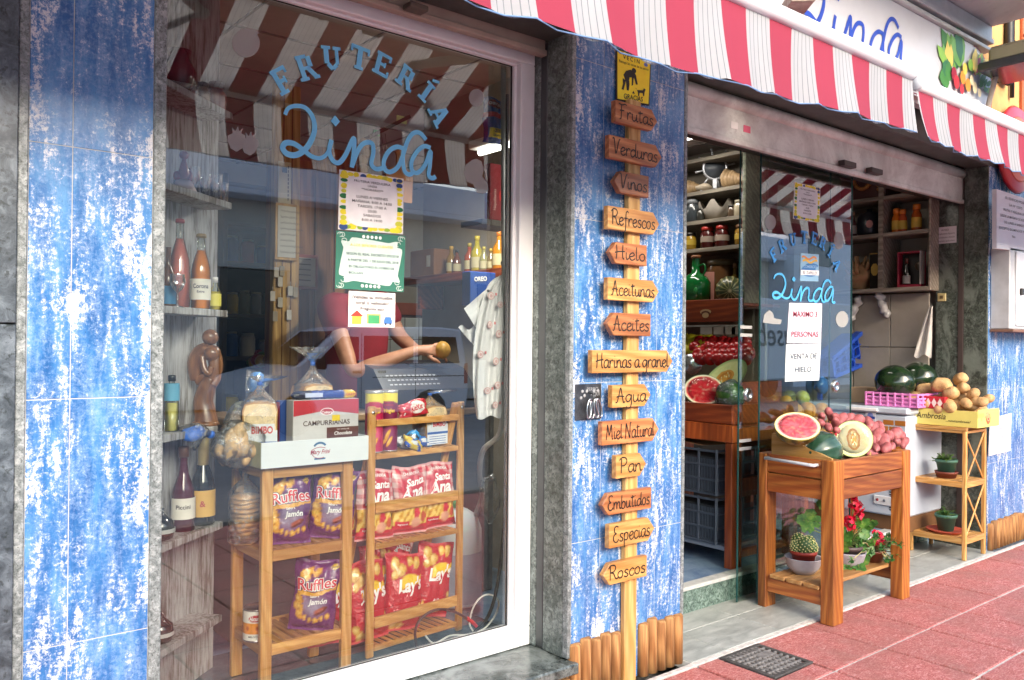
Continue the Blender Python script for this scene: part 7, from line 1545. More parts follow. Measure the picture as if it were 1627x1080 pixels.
# half fruits
def half_fruit(name, label, cat, c, r, nrm, rind, flesh, rim, sq=(1, 1, 1), seeds=None, wrap=True, core=None, roll=0):
    nrm = Vector(nrm).normalized(); X = Vector((0, 0, 1)).cross(nrm).normalized(); Y = nrm.cross(X); cr_, sr_ = math.cos(roll), math.sin(roll); X, Y = X * cr_ + Y * sr_, -X * sr_ + Y * cr_; c = Vector(c); n = 48
    t = thing(name, label, cat, c - Vector((0, 0, r))); vs = []; fs = []; S_ = []; k = 14
    for i in range(k + 1):
        th = math.pi / 2 * i / k
        for j in range(n): a = 2 * math.pi * j / n; vs.append(c + X * r * sq[0] * math.cos(a) * math.cos(th) + Y * r * sq[1] * math.sin(a) * math.cos(th) - nrm * r * sq[2] * math.sin(th)); S_.append((a, i / k))
    for i in range(k):
        for j in range(n): fs.append((i * n + j, (i + 1) * n + j, (i + 1) * n + (j + 1) % n, i * n + (j + 1) % n))
    g = G(); g.v = vs; g.f = fs; g.m = [0] * len(fs); g.s = [True] * len(fs); S_ = np.array(S_); pa = Pa(S_[:, 0], S_[:, 1], rind[0]); pa.put(np.clip(np.sin(S_[:, 0] * 11 + np.sin(S_[:, 1] * 19) * .8) * 2, 0, 1) * .8, rind[1]); pa.put(np.clip(np.sin(S_[:, 0] * 2.3 + 1) * 1.5, 0, 1) * .5, rind[2]); g.obj('rind', printed(.3, .3), t, np.c_[pa.c, np.ones(len(S_))])
    rr_ = [0, .12, .24, .36, .5, .62, .74, .84, .90, .95, 1.0]; g = G(); vs = []; R_ = []
    for q in rr_:
        for j in range(n): a = 2 * math.pi * j / n; vs.append(c + X * r * sq[0] * q * math.cos(a) + Y * r * sq[1] * q * math.sin(a) + nrm * (.002 - .05 * r * (1 - q) * (1 if core is None else 0) * 0)); R_.append((q, a))
    g.v = vs; R_ = np.array(R_)
    for i in range(len(rr_) - 1):
        for j in range(n): g.f.append((i * n + j, i * n + (j + 1) % n, (i + 1) * n + (j + 1) % n, (i + 1) * n + j))
    g.m = [0] * len(g.f); g.s = [False] * len(g.f); pa = Pa(R_[:, 0], R_[:, 1], flesh[0]); nn_ = np.array([mn.noise(v * 45) for v in vs]); pa.put(np.clip(nn_ * 3, 0, 1) * .9, flesh[1]); pa.put(np.clip(-nn_ * 3 - .3, 0, 1) * .35, rim); pa.put(np.clip((R_[:, 0] - .84) * 12, 0, 1), rim); pa.put(np.clip((R_[:, 0] - .97) * 40, 0, 1), rind[0]); g.obj('flesh', printed(.3, .25), t, np.c_[pa.c, np.ones(len(R_))])
    if core:
        g = G()
        for q, (sx, sy, m) in enumerate(((.34, .60, 0), (.24, .48, 1), (.13, .34, 0))): g.add([c + nrm * (.003 + q * .0006) + X * r * sx * math.cos(a * .3142) * (1 + .08 * math.sin(a * 2.2)) + Y * r * (sy * math.sin(a * .3142) - .03) for a in range(20)], [tuple(range(20))], m)
        rq = random.Random(4)
        for q in range(14): g.ball(c + nrm * .005 + X * r * rq.uniform(-.12, .12) + Y * r * rq.uniform(-.4, .36), .0045, .003, .008, 6, m=2)
        g.obj('core', [plain(core[0], .4), plain(core[1], .4), plain('#e6d7a4', .4)], t)
    if seeds:
        g = G(); rq = random.Random(6)
        for q in range(seeds): a = rq.uniform(0, 6.28); d = rq.uniform(.3, .7); g.ball(c + nrm * .002 + X * r * sq[0] * d * math.cos(a) + Y * r * sq[1] * d * math.sin(a), .003, .002, .005, 6)
        g.obj('seeds', BLACK, t)
    if wrap:
        g = G(); vs = []
        for i in range(k + 1):
            th = math.pi / 2 * (i / k); 
            for j in range(n): a = 2 * math.pi * j / n; q = 1.012 + .008 * math.sin(j * 2.3 + i); vs.append(c + X * r * sq[0] * q * math.cos(a) * math.cos(th) + Y * r * sq[1] * q * math.sin(a) * math.cos(th) - nrm * r * sq[2] * q * math.sin(th))
        for q in (.6, .3, 0):
            for j in range(n): a = 2 * math.pi * j / n; vs.append(c + nrm * .004 + X * r * sq[0] * q * math.cos(a) + Y * r * sq[1] * q * math.sin(a))
        m_ = k + 1; fs = [(i * n + j, (i + 1) * n + j, (i + 1) * n + (j + 1) % n, i * n + (j + 1) % n) for i in range(k) for j in range(n)]
        st = [0, m_, m_ + 1, m_ + 2]; fs += [(st[i] * n + j, st[i] * n + (j + 1) % n, st[i + 1] * n + (j + 1) % n, st[i + 1] * n + j) for i in range(3) for j in range(n)]
        g.add(vs, fs, 0, True); g.obj('cling_film', glass('#ffffff', 1.1, 1.4, .05, .35, 'cling_film'), t)
    return t
WMR = ('#2f4a22', '#54702f', '#7a7c2a')
def toc(p, up=.5, side=0): d = (CAM - Vector(p)); d.z = 0; d.normalize(); s_ = Vector((-d.y, d.x, 0)); return d + Vector((0, 0, up)) + s_ * side
p = P(1118, 619, X=4.28); half_fruit('cut_watermelon', 'half watermelon with bright red flesh at the front corner of the produce bench', 'watermelon', p, pxsize(31, p), toc(p, .9), WMR, ('#c9202c', '#d83a44'), '#e0dcc0', (1, 1.0, 1.0), None, True)
p = P(1151, 601, X=4.48); half_fruit('cut_melon', 'long half melon showing its orange seed hollow behind the red watermelon half', 'melon', p, pxsize(32, p), toc(p, .55, -.1), ('#8a9a5a', '#a8a868', '#c9c47a'), ('#d4cf98', '#c9c486'), '#a5b078', (.72, 1.35, .8), None, False, ('#c98a3a', '#b5702a'), -.75)
p = P(1160, 627, X=4.30); t = thing('wrapped_watermelon', 'dark green watermelon piece wrapped in clear film beside the melon half', 'watermelon', p); g = G(); r = pxsize(22, p); g.ball(p, r * 1.1, r, r * .95, 24, nz=.12, seed=2); g.obj('rind', worn('#1f3f24', '#5a7a3c', .5, .25, 9, name='melon_rind'), t); g = G(); g.ball(p, r * 1.16, r * 1.07, r * 1.03, 22, nz=.22, seed=6); g.obj('wrapper', FILM, t)
p = P(1099, 577, X=4.7); t = thing('foil_ball', 'crumpled silver foil wrapped ball at the left behind the red watermelon half', 'foil', p); g = G(); g.ball(p, pxsize(16, p), n=20, nz=.3, seed=4); g.obj('foil', plain('#b5bac0', .25, .8), t)
# tiered trays of fruit
t = thing('fruit_tray', 'brown sloping tray of lemons and tomatoes at the back of the bench', 'tray', (4.8, 1.3, 1.0)); g = G(); g.box(4.62, 4.64, .95, 2.6, 1.0, 1.15, 0, .003); g.box(4.64, 5.3, .95, 2.6, 1.0, 1.12, 0, 0); g.box(4.62, 5.3, .94, .955, 1.0, 1.2, 0, .003); g.box(4.66, 5.28, 1.41, 2.59, FLZ, .999, 1, .003); g.obj('tray', [REDW, plain('#2a211c', .7)], t)
TM = plain('#a01a1e', .25, var=.25, coat=.3); LM = plain('#c2b52a', .35, var=.12); OR = plain('#cf8a2a', .4, var=.1); YG = plain('#a8a83a', .35, var=.15)
protoT = {}
def fruit(kind, mat, r, sq, p, label, group, nz=.06, name=None, rot=None):
    k = (kind, mat.name, r)
    if k not in protoT:
        g = G(); g.ball((0, 0, 0), r, r * sq[0], r * sq[1], 16, nz=nz, seed=len(protoT)); m = g.obj('skin_mesh', mat); protoT[k] = m.data; bpy.data.objects.remove(m)
    o = bpy.data.objects.new(kind, protoT[k]); COL.objects.link(o); o.location = p; o.rotation_euler = rot or (rr.random() * 3, rr.random() * 3, rr.random() * 6); return tag(o, label, kind.replace('_', ' '), group)
rr = random.Random(31)
for i in range(36):
    row = i // 9; px_ = 1108 + (i % 9) * 9.5 + rr.uniform(-4, 4) + (row % 2) * 4; X = 4.70 + row * .12; p = P(px_, 571 - row * 9 + rr.uniform(-1.5, 1.5), X=X); fruit('tomato', TM, .048, (1, .85), (X, p.y, p.z), 'shiny red tomato in the sloping tray inside the doorway', 'red tomatoes in the sloping tray')
for i in range(18):
    row = i // 6; px_ = 1091 + (i % 6) * 7.5 + rr.uniform(-2, 2); X = 4.95 + row * .1; p = P(px_, 556 - row * 8 + rr.uniform(-1.5, 1.5), X=X); fruit('lemon', LM, .043, (1.25, 1), (X, p.y, p.z), 'yellow lemon in the heap behind the tomatoes', 'yellow lemons behind the tomatoes')
# melons and oranges behind the glass door
rr = random.Random(17); k = 0
for px_, py_, s_, m, Y in ((1236, 679, 11, YG, .62), (1254, 673, 13, YG, .6), (1274, 679, 13, OR, .58), (1293, 677, 12, OR, .6), (1262, 655, 15, OR, .66), (1283, 652, 14, OR, .66), (1305, 652, 13, OR, .66), (1243, 655, 11, YG, .7), (1249, 638, 10, OR, .78), (1275, 632, 12, YG, .8), (1232, 690, 10, YG, .58), (1262, 692, 11, OR, .56), (1284, 694, 11, OR, .56), (1303, 690, 11, OR, .58), (1318, 668, 10, OR, .7), (1240, 700, 10, YG, .56)):
    p = P(px_, py_, Y=Y + .02); r = round(pxsize(s_, p), 3); k += 1; fruit('melon' if s_ > 12 else 'orange', m, r, (1, .95), p, 'round %s fruit in the pile behind the glass door' % ('yellow green' if m is YG else 'orange yellow'), 'yellow green fruit behind the glass door' if m is YG else 'orange yellow fruit behind the glass door', .03)
t = thing('low_stand', 'dark wooden stand under the fruit pile behind the glass door', 'stand', (5.2, .7, .14)); g = G(); g.box(4.84, 5.60, .50, .95, .74, .79, 0, .004); g.obj('stand_top', REDW, t)
for x_ in (4.86, 5.53):
    for y_ in (.51, .89): g = G(); g.box(x_, x_ + .05, y_, y_ + .05, FLZ, .739, 0, .004); g.obj('leg', REDWZ, t)
t = thing('fruit_crate', 'low wooden crate under the fruit pile behind the glass door', 'crate', (5, .7, .79)); g = G(); a, b_ = P(1232, 700, Y=.53), P(1326, 700, Y=.53); g.box(a.x, b_.x, .515, .53, .792, .88, 0, .003); g.box(a.x, b_.x, .85, .865, .792, .88, 0, .003); g.box(a.x, a.x + .012, .531, .849, .792, .88, 0, .003); g.box(b_.x - .012, b_.x, .531, .849, .792, .88, 0, .003); g.box(a.x + .013, b_.x - .013, .531, .849, .795, .86, 0, .003); g.obj('crate', REDW, t)
t = thing('blue_bag', 'small crumpled blue bag above the fruit pile behind the glass door', 'bag', P(1306, 615, Y=.8)); g = G(); g.ball(P(1306, 612, Y=.8), .07, .05, .055, 14, nz=.5, seed=3); g.obj('bag', plain('#2f64a8', .3), t)
t = thing('blue_crate', 'bright blue plastic crate standing on its side above the freezer', 'crate', (6.0, 1.0, 1.03)); pa, pb = P(1322, 632, Y=1.0), P(1371, 526, Y=1.0)
BLC = plain('#1f47a8', .35); g = G(); q = [P(1318, 570, Y=.95), P(1370, 525, Y=.95), P(1377, 575, Y=.95), P(1322, 598, Y=.95)]
for a, b_ in zip(q, q[1:] + q[:1]): g.bar(a, b_, .03, .06, 0, (0, 1, 0))
for f_ in (.2, .4, .6, .8): g.bar(q[0].lerp(q[1], f_), q[3].lerp(q[2], f_), .012, .03, 0, (0, 1, 0)); 
for f_ in (.33, .66): g.bar(q[0].lerp(q[3], f_), q[1].lerp(q[2], f_), .012, .03, 0, (0, 1, 0))
cc_ = [v + Vector((0, .03, 0)) for v in q]; g.add(cc_ + [v + Vector((0, .12, 0)) for v in cc_], [(0, 1, 2, 3), (7, 6, 5, 4), (0, 4, 5, 1), (1, 5, 6, 2), (2, 6, 7, 3), (3, 7, 4, 0)]); g.bar(q[3] + Vector((0, .1, 0)), Vector((q[3].x, q[3].y + .1, 1.03)), .03, .03); g.bar(q[2] + Vector((0, .1, 0)), Vector((q[2].x, q[2].y + .1, 1.03)), .03, .03); g.obj('lattice', BLC, t)

# ------------------------------------------------------------------ chest freezer with watermelons
fr = thing('chest_freezer', 'white chest freezer with a brick pattern sticker in the right of the doorway', 'freezer', (6.1, .6, .25)); FW = plain('#b9c3cf', .3, var=.04, coat=.2); fy0, fy1 = .385, 1.12; fxf = 5.85
g = G(); g.box(fxf, 6.40, .30, fy1, .25, .965, 0, .012); g.obj('cabinet', FW, fr); g = G(); g.box(fxf - .012, 6.405, .29, fy1 + .01, .972, 1.022, 0, .012); g.obj('lid', FW, fr)
p = P(1365, 648, X=fxf - .014); g = G(); g.box(fxf - .03, fxf - .013, .50, .74, .985, 1.008, 0, .004); g.obj('lid_handle', plain('#e2e4e6', .3), fr)
g = G(); rows_ = 0
for r_ in range(9):
    z = .93 - r_ * .045; 
    for c_ in range(5):
        y = .31 + c_ * .085 + (r_ % 2) * .04; 
        if y + .075 > .62 - abs(r_ - 4) * .02 - (r_ % 3) * .05: continue
        g.box(fxf - .003, fxf + .001, y, y + .075, z - .035, z, 0, .001)
g.obj('brick_sticker', plain('#a86a2a', .5), fr)
p = P(1383, 662, X=fxf - .002); g = G(); g.box(fxf - .003, fxf, p.y - .04, p.y + .04, p.z - .03, p.z + .03, 0, 0); g.obj('maker_plate', plain('#c9ccd6', .4), fr); g = G(); F = lambda x, z: Vector((fxf - .0045, p.y - x, p.z + z)); g.add([F(-.0 + .022 * math.cos(a * .4), .01 + .02 * math.sin(a * .4)) - Vector((-.0008, 0, 0)) for a in range(16)][::-1], [tuple(range(16))], 0); g.box(fxf - .0065, fxf - .0055, p.y - .035, p.y + .035, p.z - .014, p.z + .004, 1, 0); g.obj('logo', [plain('#7d8fd0', .4), plain('#22408c', .4)], fr)
p = P(1408, 796, X=fxf - .002); g = G(); g.box(fxf - .012, fxf, p.y - .12, p.y + .09, p.z - .03, p.z + .035, 0, .005); g.obj('control_panel', plain('#cfd2d6', .3), fr); g = G()
for dy, m in ((.06, 0), (.01, 1), (-.05, 1), (-.09, 1)): g.ball((fxf - .013, p.y + dy, p.z + .003), .004, .01, .01, 10, m)
g.obj('knob', [plain('#8c3038', .4), plain('#4a5260', .4)], fr)
g = G(); g.box(fxf + .03, 6.4, .31, 1.1, FLZ, .249, 0, .003); g.obj('plinth', plain('#6b4a2c', .7), fr)
g = G(); y = .30
for k in range(11): g.box(fxf - .004, fxf, .31, .42, .29 + k * .018, .298 + k * .018, 0, 0)
g.obj('vent', BLACK, fr)
t = thing('pink_crate', 'pink plastic fruit crate holding a watermelon on the freezer lid', 'crate', (6.0, .42, 1.023)); PK = plain('#dc84c4', .4); y0, y1 = P(1458, 620, X=5.88).y, P(1376, 620, X=5.88).y; x0, x1 = 5.88, 6.18; z0 = 1.024; H = .10; g = G()
for zz_ in (0, .028, .056, .084):
    g.box(x0 - .004, x0 + .004, y0, y1, z0 + zz_, z0 + zz_ + .014); g.box(x0, x1, y0 - .004, y0 + .004, z0 + zz_, z0 + zz_ + .014); g.box(x1 - .004, x1 + .004, y0, y1, z0 + zz_, z0 + zz_ + .014); g.box(x0, x1, y1 - .004, y1 + .004, z0 + zz_, z0 + zz_ + .014)
for i in range(8): y = y0 + (y1 - y0) * i / 7; g.box(x0 - .006, x0 + .005, y - .008, y + .008, z0, z0 + H)
for i in range(5): x = x0 + (x1 - x0) * i / 4; g.box(x - .008, x + .008, y0 - .006, y0 + .005, z0, z0 + H)
g.box(x0 + .006, x1 - .006, y0 + .006, y1 - .006, z0 + .001, z0 + .06, 0, .002); g.obj('lattice', PK, t)
DGN = ('#16281a', '#22361f')
p = P(1422, 588, X=6.03); r = pxsize(27, p); gourd('watermelon', 'dark green watermelon lying in the pink crate on the freezer', 'watermelon', (6.03, p.y, z0 + .062 + r * .86), r, DGN, 8, 1.15, None, 1, (0, 1, .1), .15)
p = P(1457, 590, X=6.2); r = pxsize(26, p); t = gourd('watermelon', 'dark watermelon with a small label behind the potatoes, right of the pink crate', 'watermelon', (6.22, p.y, z0 + .085 + r * .9), r, DGN, 8, 1.1, None, 5, (0, 1, -.1), .15)
p = P(1452, 612, X=6.0); t = thing('red_white_carton', 'small red and white diamond patterned box beside the pink crate', 'carton', (6.0, .2, 1.02)); g = G(); yy = P(1458, 612, X=6.0).y; g.box(6.0, 6.35, yy - .19, yy - .01, 1.023, 1.105, 0, .003)
for k in range(4): yk = yy - .035 - k * .04; g.add([(5.9985, yk, 1.03), (5.9985, yk - .018, 1.062), (5.9985, yk, 1.095), (5.9985, yk + .018, 1.062)], [(0, 1, 2, 3)], 1)
g.obj('box', [plain('#b5202c', .5), plain('#dcd3c8', .5)], t)
t = thing('jute_box', 'small beige box behind the pink crate on the freezer', 'carton', (6.2, .72, 1.02)); g = G(); p = P(1372, 615, X=6.1); g.box(6.1, 6.25, p.y - .03, p.y + .1, 1.023, 1.14, 0, .003); g.obj('box', plain('#b59a78', .7), t)

# ------------------------------------------------------------------ shelves on the right wall of the doorway
XR = 6.28; rs_ = thing('cube_shelves', 'washed wooden cubby shelves with gift boxes on the right wall inside', 'shelf', (6.4, .7, 1.9))
zr = [P(1350, y, X=XR).z for y in (318, 375, 460)]; zr2 = zr[2] + .0; ye = .358; yv = P(1399, 400, X=XR).y; CB = wood('#5a5046', '#857a6c', '#a3998a', 1, 1.2, .6, name='cubby_wood')
for z in zr: g = G(); g.box(XR, 6.56, ye, 1.5, z - .03, z, 0, .003); g.obj('shelf_board', CB, rs_)
g = G(); g.box(XR - .003, 6.56, yv - .02, yv + .02, zr2 + .001, 2.86, 0, .003); g.obj('divider', CB, rs_); g = G(); g.box(XR, 6.56, ye, 1.5, 2.86, 2.89, 0, .003); g.obj('shelf_board', CB, rs_)
g = G(); g.box(XR, 6.56, ye - .018, ye - .001, zr2 - .03, 2.89, 0, .003); g.obj('side_panel', CB, rs_)
g = G(); PW = plain('#8f877c', .7, var=.08)
for k in range(4): g.box(6.395, 6.412, .40 + k * .30, .40 + k * .30 + .295, 1.45, 1.86, 0, .003); g.box(6.395, 6.412, .40 + k * .30, .40 + k * .30 + .295, FLZ, 1.445, 0, .003)
g.obj('wall_panelling', PW, shop)
def onR(px_, z, dx=.1): q = P(px_, 400, X=XR + dx); return Vector((XR + dx, q.y, z + .001))
p = onR(1381, zr[1], .12); s_ = pxsize(44, p); t = thing('black_flask', 'squat black ceramic flask with a red and white label in the cubby', 'bottle', p); g = G(); g.lathe([(.36 * s_, 0), (.42 * s_, .1 * s_), (.42 * s_, .65 * s_), (.3 * s_, .82 * s_), (.1 * s_, .88 * s_), (.1 * s_, .98 * s_)], c=p, n=22); g.obj('body', plain('#20242b', .3), t)
va = towards(p); g = G(); q = p + Vector((math.cos(va), math.sin(va), 0)) * .425 * s_; tv = Vector((-math.sin(va), math.cos(va), 0)); g.add([q + tv * (.12 * s_ * math.cos(a * .7854)) + Vector((0, 0, .38 * s_ + .15 * s_ * math.sin(a * .7854))) + Vector((math.cos(va), math.sin(va), 0)) * .004 for a in range(8)], [tuple(range(8))]); g.obj('label', plain('#a87a74', .5), t)
p = onR(1356, zr[1], .05); bottle('small_bottle', 'small bottle with a brown cap at the left of the black flask', 'bottle', p, pxsize(38, p), WINE, liq('#4a2a2a', .2), lab=(.1, .45, '#8a8078'), cap=('#8a6a4a', .88))
p = onR(1372, zr[0], .1); t = thing('dried_garland', 'dark red hamper with a string of dried golden fruit on the upper cubby', 'garland', p); g = G(); rr = random.Random(8)
g.box(6.315, 6.535, p.y - .22, p.y + .17, zr[0] + .001, zr[0] + .24, 1, .01)
for k in range(16): a = math.pi * k / 15; g.ball((6.3, p.y - .03 + .08 * math.cos(a), zr[0] + .19 - .11 * math.sin(a)), .018, .018, .015, 8, 0, nz=.3, seed=k)
for k in range(6): g.ball((6.305, p.y - .16, zr[0] + .06 + k * .03), .016, .018, .014, 8, 0, nz=.3, seed=k)
g.obj('hamper', [plain('#9c6a34', .6), plain('#4a1614', .5)], t)
for px_, hh, c_, cp, lb in ((1424, 38, '#c96a1c', '#d97a2a', 'left orange capped syrup bottle in the upper right cubby'), (1434, 36, '#b5502a', '#d97a2a', 'second orange capped syrup bottle in the upper right cubby'), (1456, 42, '#a8501c', '#d97a2a', 'tall orange capped syrup bottle at the right of the upper cubby')):
    p = onR(px_, zr[1], .08); bottle('syrup_bottle', lb, 'bottle', p, pxsize(hh, p), [(.17, 0), (.18, .02), (.18, .6), (.12, .75), (.12, 1)], liq(c_), lab=(.12, .5, '#c9a23a'), cap=(cp, .8), labtxt=None)
p = onR(1366, zr2, .1); s_ = pxsize(62, p); t = thing('coral_branch', 'pale branching coral on the lower cubby beside the glass door', 'coral', p); g = G(); rr = random.Random(15)
g.ball(p + Vector((0, 0, .25 * s_)), .30 * s_, .34 * s_, .3 * s_, 20, nz=.5, seed=2)
for k in range(26):
    a = rr.uniform(0, 6.435); b_ = rr.uniform(.2, 1.3); d = Vector((math.cos(a) * math.cos(b_) * .7, math.sin(a) * math.cos(b_), math.sin(b_))); q = p + Vector((0, 0, .3 * s_)) + d * .22 * s_; g.tube([q, q + d * .18 * s_, q + d * .30 * s_ + Vector((0, rr.uniform(-.05, .05) * s_, .08 * s_))], [.06 * s_, .045 * s_, .02 * s_], 8)
g.obj('coral', plain('#a8835c', .8, var=.2, bump=.5), t)
p0_, p1_ = P(1384, 395, X=6.315), P(1399, 452, X=6.315); t = thing('gift_box', 'tall black and gold bottle box on the lower cubby', 'box', (6.355, p0_.y, zr2)); g = G(); g.box(6.315, 6.435, yv + .022, yv + .105, zr2 + .001, zr2 + .28, 0, .003)
g.box(6.313, 6.315, yv + .022, yv + .105, zr2 + .272, zr2 + .278, 1, 0); g.add([(6.314, yv + .063 + .032 * math.cos(a * .7854 + .39), zr2 + .15 + .05 * math.sin(a * .7854 + .39)) for a in range(8)][::-1], [tuple(range(8))], 1); g.obj('box', [plain('#1c1812', .3), plain('#b5974a', .4, .3)], t)
t = thing('gift_box', 'open red presentation box holding a dark bottle on the lower right cubby', 'box', (6.355, .5, zr2)); ya, yb_ = .425, .60; H = .27
g = G(); g.box(6.375, 6.395, ya, yb_, zr2 + .001, zr2 + H, 0, .002); g.box(6.305, 6.374, ya, yb_, zr2 + .001, zr2 + .02, 0, .002); g.box(6.305, 6.374, yb_ - .008, yb_, zr2 + .0205, zr2 + H, 0, .002); g.box(6.305, 6.374, ya + .009, yb_ - .009, zr2 + H - .012, zr2 + H, 0, .002); g.box(6.305, 6.374, ya, ya + .008, zr2 + .0205, zr2 + H, 2, .002); g.box(6.367, 6.375, ya + .01, yb_ - .01, zr2 + .021, zr2 + H - .014, 1, .001); g.obj('box', [plain('#8f1c34', .4), plain('#14120f', .5), plain('#a8a29c', .5)], t)
p = Vector((6.34, .545, zr2 + .022)); bottle('wine_bottle', 'dark bottle with a silver base inside the red presentation box', 'bottle', p, .2, CHAMP, DKG, lab=(.04, .34, '#8c8884'), cap=('#5a2a22', .8)); g = G(); g.ball((6.36, .465, zr2 + .16), .008, .028, .035, 14, 0); m = g.obj('medallion', plain('#4a4036', .3, .4)); tag(m, 'round dark medallion fixed in the red presentation box beside the bottle', 'medallion')
# things hung under the cubby
for (a, b_, lb) in (((1396, 463), (1410, 504), 'crumpled clear plastic strip hanging on the panelled wall'), ((1368, 470), (1350, 510), 'slanting pale plastic strip hanging near the glass door edge')):
    t = thing('plastic_strip', lb, 'plastic', P(*a, X=6.36)); A_, B_ = P(*a, X=6.37), P(*b_, X=6.37); g = G(); pts = [A_.lerp(B_, i / 8) + Vector((-.01 - .012 * math.sin(i * 1.7), .012 * math.sin(i * 2.4), 0)) for i in range(9)]; g.tube(pts, [.012, .03, .035, .026, .034, .028, .036, .03, .02], 8); g.obj('strip', plain('#b5b2b0', .25, coat=.4), t)
t = thing('paper_bags', 'bundle of pale paper bags hanging on the panelled wall by the granite jamb', 'bag', P(1470, 520, X=6.3)); rows = []
for i in range(13):
    f_ = i / 12; xa = 1478 - 26 * f_ ** .8; xb = 1482 - 2 * f_; y = 484 + 82 * f_; rows.append([P(xa + (xb - xa) * j / 8, y + 3 * math.sin(j), X=6.34 - .02 * math.sin(j * 1.3 + i * .1)) for j in range(9)])
g = G(); sheet(rows, g); g.obj('bags', plain('#bdb9b2', .5), t)
p = P(1497, 472, X=6.414); t = thing('light_switch', 'small cream push button on the granite jamb', 'switch', p); g = G(); g.box(6.402, 6.414, p.y - .03, p.y + .03, p.z - .03, p.z + .03, 0, .003); g.box(6.398, 6.4015, p.y - .012, p.y + .012, p.z - .012, p.z + .012, 1, .001); g.obj('plate', [plain('#c9b982', .4), plain('#6a5a3c', .4)], t)
q = [P(x, y, X=6.411) for x, y in ((1484, 362), (1520, 358), (1520, 384), (1485, 388))]; t = thing('jamb_notice', 'small landscape paper notice taped on the granite jamb', 'notice', q[0]); g = G(); y1_, y0_ = q[0].y, q[1].y; z1_, z0_ = q[0].z, q[3].z; g.box(6.409, 6.411, y0_, y1_, z0_, z1_, 0, 0); g.obj('sheet', plain('#d0ccd0', .6), t)
g = G()
for k, tx in enumerate(('AVISO', 'Este establecimiento dispone de', 'hojas de reclamaciones a disposición', 'del consumidor que las solicite')): put_text(g, tx, lambda x, z: Vector((6.4085, y1_ - x, z)), (y1_ - y0_) * .5, z1_ - .03 - k * .027, .02, 0, maxw=(y1_ - y0_) * .85)
g.obj('lettering', INK, t)
p = P(1378, 912, Z=0); t = thing('door_stop', 'chrome door stop cylinder on the porch floor under the planter', 'stop', p); g = G(); T = Matrix.Translation(p + Vector((.05, .0, .03))) @ Matrix.Rotation(math.pi / 2, 4, 'Y') ; g.lathe([(.02, -.08), (.028, -.075), (.028, .06), (.0, .062)], n=20, T=T); g.box(p.x - .03, p.x + .01, p.y - .03, p.y + .03, .003, .012, 0, .002); g.obj('cylinder', STEEL, t)
# ------------------------------------------------------------------ wooden planter stand
px0, px1, py0, py1 = 4.03, 4.865, -.192, .262; PT = .855
pn = thing('wooden_planter', 'varnished pine planter stand used as a fruit display on the pavement edge', 'planter', (4.45, .03, 0))
for x in (px0, px1 - .085):
    for y, d in ((py0, .075), (py1 - .05, .05)):
        w = .10 if x == px0 else .085
        g = G(); g.box(x if x == px0 else px1 - w, (x + w) if x == px0 else px1, y, y + d, .0, PT + (.0), 0, .004); g.obj('leg', PINE, pn)
for z0, z1 in ((.645, .747), (.753, .852)):
    for ya_ in (py0 + .008, py1 - .03): g = G(); g.box(px0 + .101, px1 - .086, ya_, ya_ + .022, z0, z1, 0, .003); g.obj('side_board', PINEX, pn)
PINEY = wood('#5a2a0f', '#8f4a1f', '#ad6a30', 1, 1., .42, .2, name='varnished_pine_end')
for z0, z1 in ((.645, .747), (.753, .852)):
    for xa_ in (px0 + .008, px1 - .03): g = G(); g.box(xa_, xa_ + .022, py0 + .076, py1 - .051, z0, z1, 0, .003); g.obj('end_board', PINEY, pn)
g = G(); g.box(px0 + .031, px1 - .031, py0 + .031, py1 - .031, .66, .70, 0, 0); g.obj('base_board', PINEX, pn)
for xa_ in (px0 + .012, px1 - .035): g = G(); g.box(xa_, xa_ + .023, py0 + .076, py1 - .051, .09, .17, 0, .003); g.obj('lower_rail', PINEY, pn)
g = G()
for k in range(3): y = py0 + .085 + k * .102; g.box(px0 - .0, px1 - .005, y, y + .09, .171, .192, 0, .003)
g.obj('lower_shelf', wood('#8a5a2a', '#b98a52', '#cfa46c', 0, 1., .6, name='raw_pine'), pn)
g = G(); A_ = Vector((px0 - .03, py0 + .10, .825)); B_ = Vector((px0 - .03, py1 - .06, .832)); g.tube([(px0 + .008, A_.y, A_.z), A_, A_ + Vector((0, .02, 0)), B_, (px0 + .008, B_.y, B_.z)], .009, 10); g.obj('handle', plain('#c9ced4', .3, coat=.3), pn)
# sloping inner box on top
t = thing('sloping_box', 'raw pine box with sloping side set inside the planter', 'box', (4.2, .05, .86)); g = G(); RP = wood('#7a5420', '#b08a4a', '#c9a468', 1, 1.2, .5, name='raw_pine_side')
g.prism([(py1 - .06, .70), (py1 - .06, .965), (py1 - .09, .965), (py0 + .035, .862), (py0 + .035, .70)], (px0 + .032, 0, 0), (0, 1, 0), (0, 0, 1), .018); g.obj('side_board', RP, t)
g = G(); g.box(px0 + .052, px1 - .04, py1 - .085, py1 - .065, .71, .955, 0, .003); g.obj('back_board', wood('#7a5420', '#b08a4a', '#c9a468', 0, 1.2, .5, name='raw_pine_back'), t)
g = G(); g.box(4.47, 4.485, py0 + .04, py1 - .09, .705, .868, 0, .002); g.obj('partition', RP, t)
g = G(); g.prism([(py1 - .09, .701), (py1 - .09, .90), (py0 + .06, .79), (py0 + .06, .701)], (px0 + .055, 0, 0), (0, 1, 0), (0, 0, 1), px1 - px0 - .11); g.obj('sloping_base', plain('#5d4a34', .8), t)
p = P(1267, 677, Y=-.0); half_fruit('cut_watermelon', 'half watermelon in cling film facing up at the left of the wooden planter', 'watermelon', p, pxsize(34, p), toc(p, 1.35, .2), ('#b5a03a', '#3c4a24', '#c9b852'), ('#d8465a', '#e07a86'), '#e8dfb4', (1.05, .95, .85), None, True, None, .35)
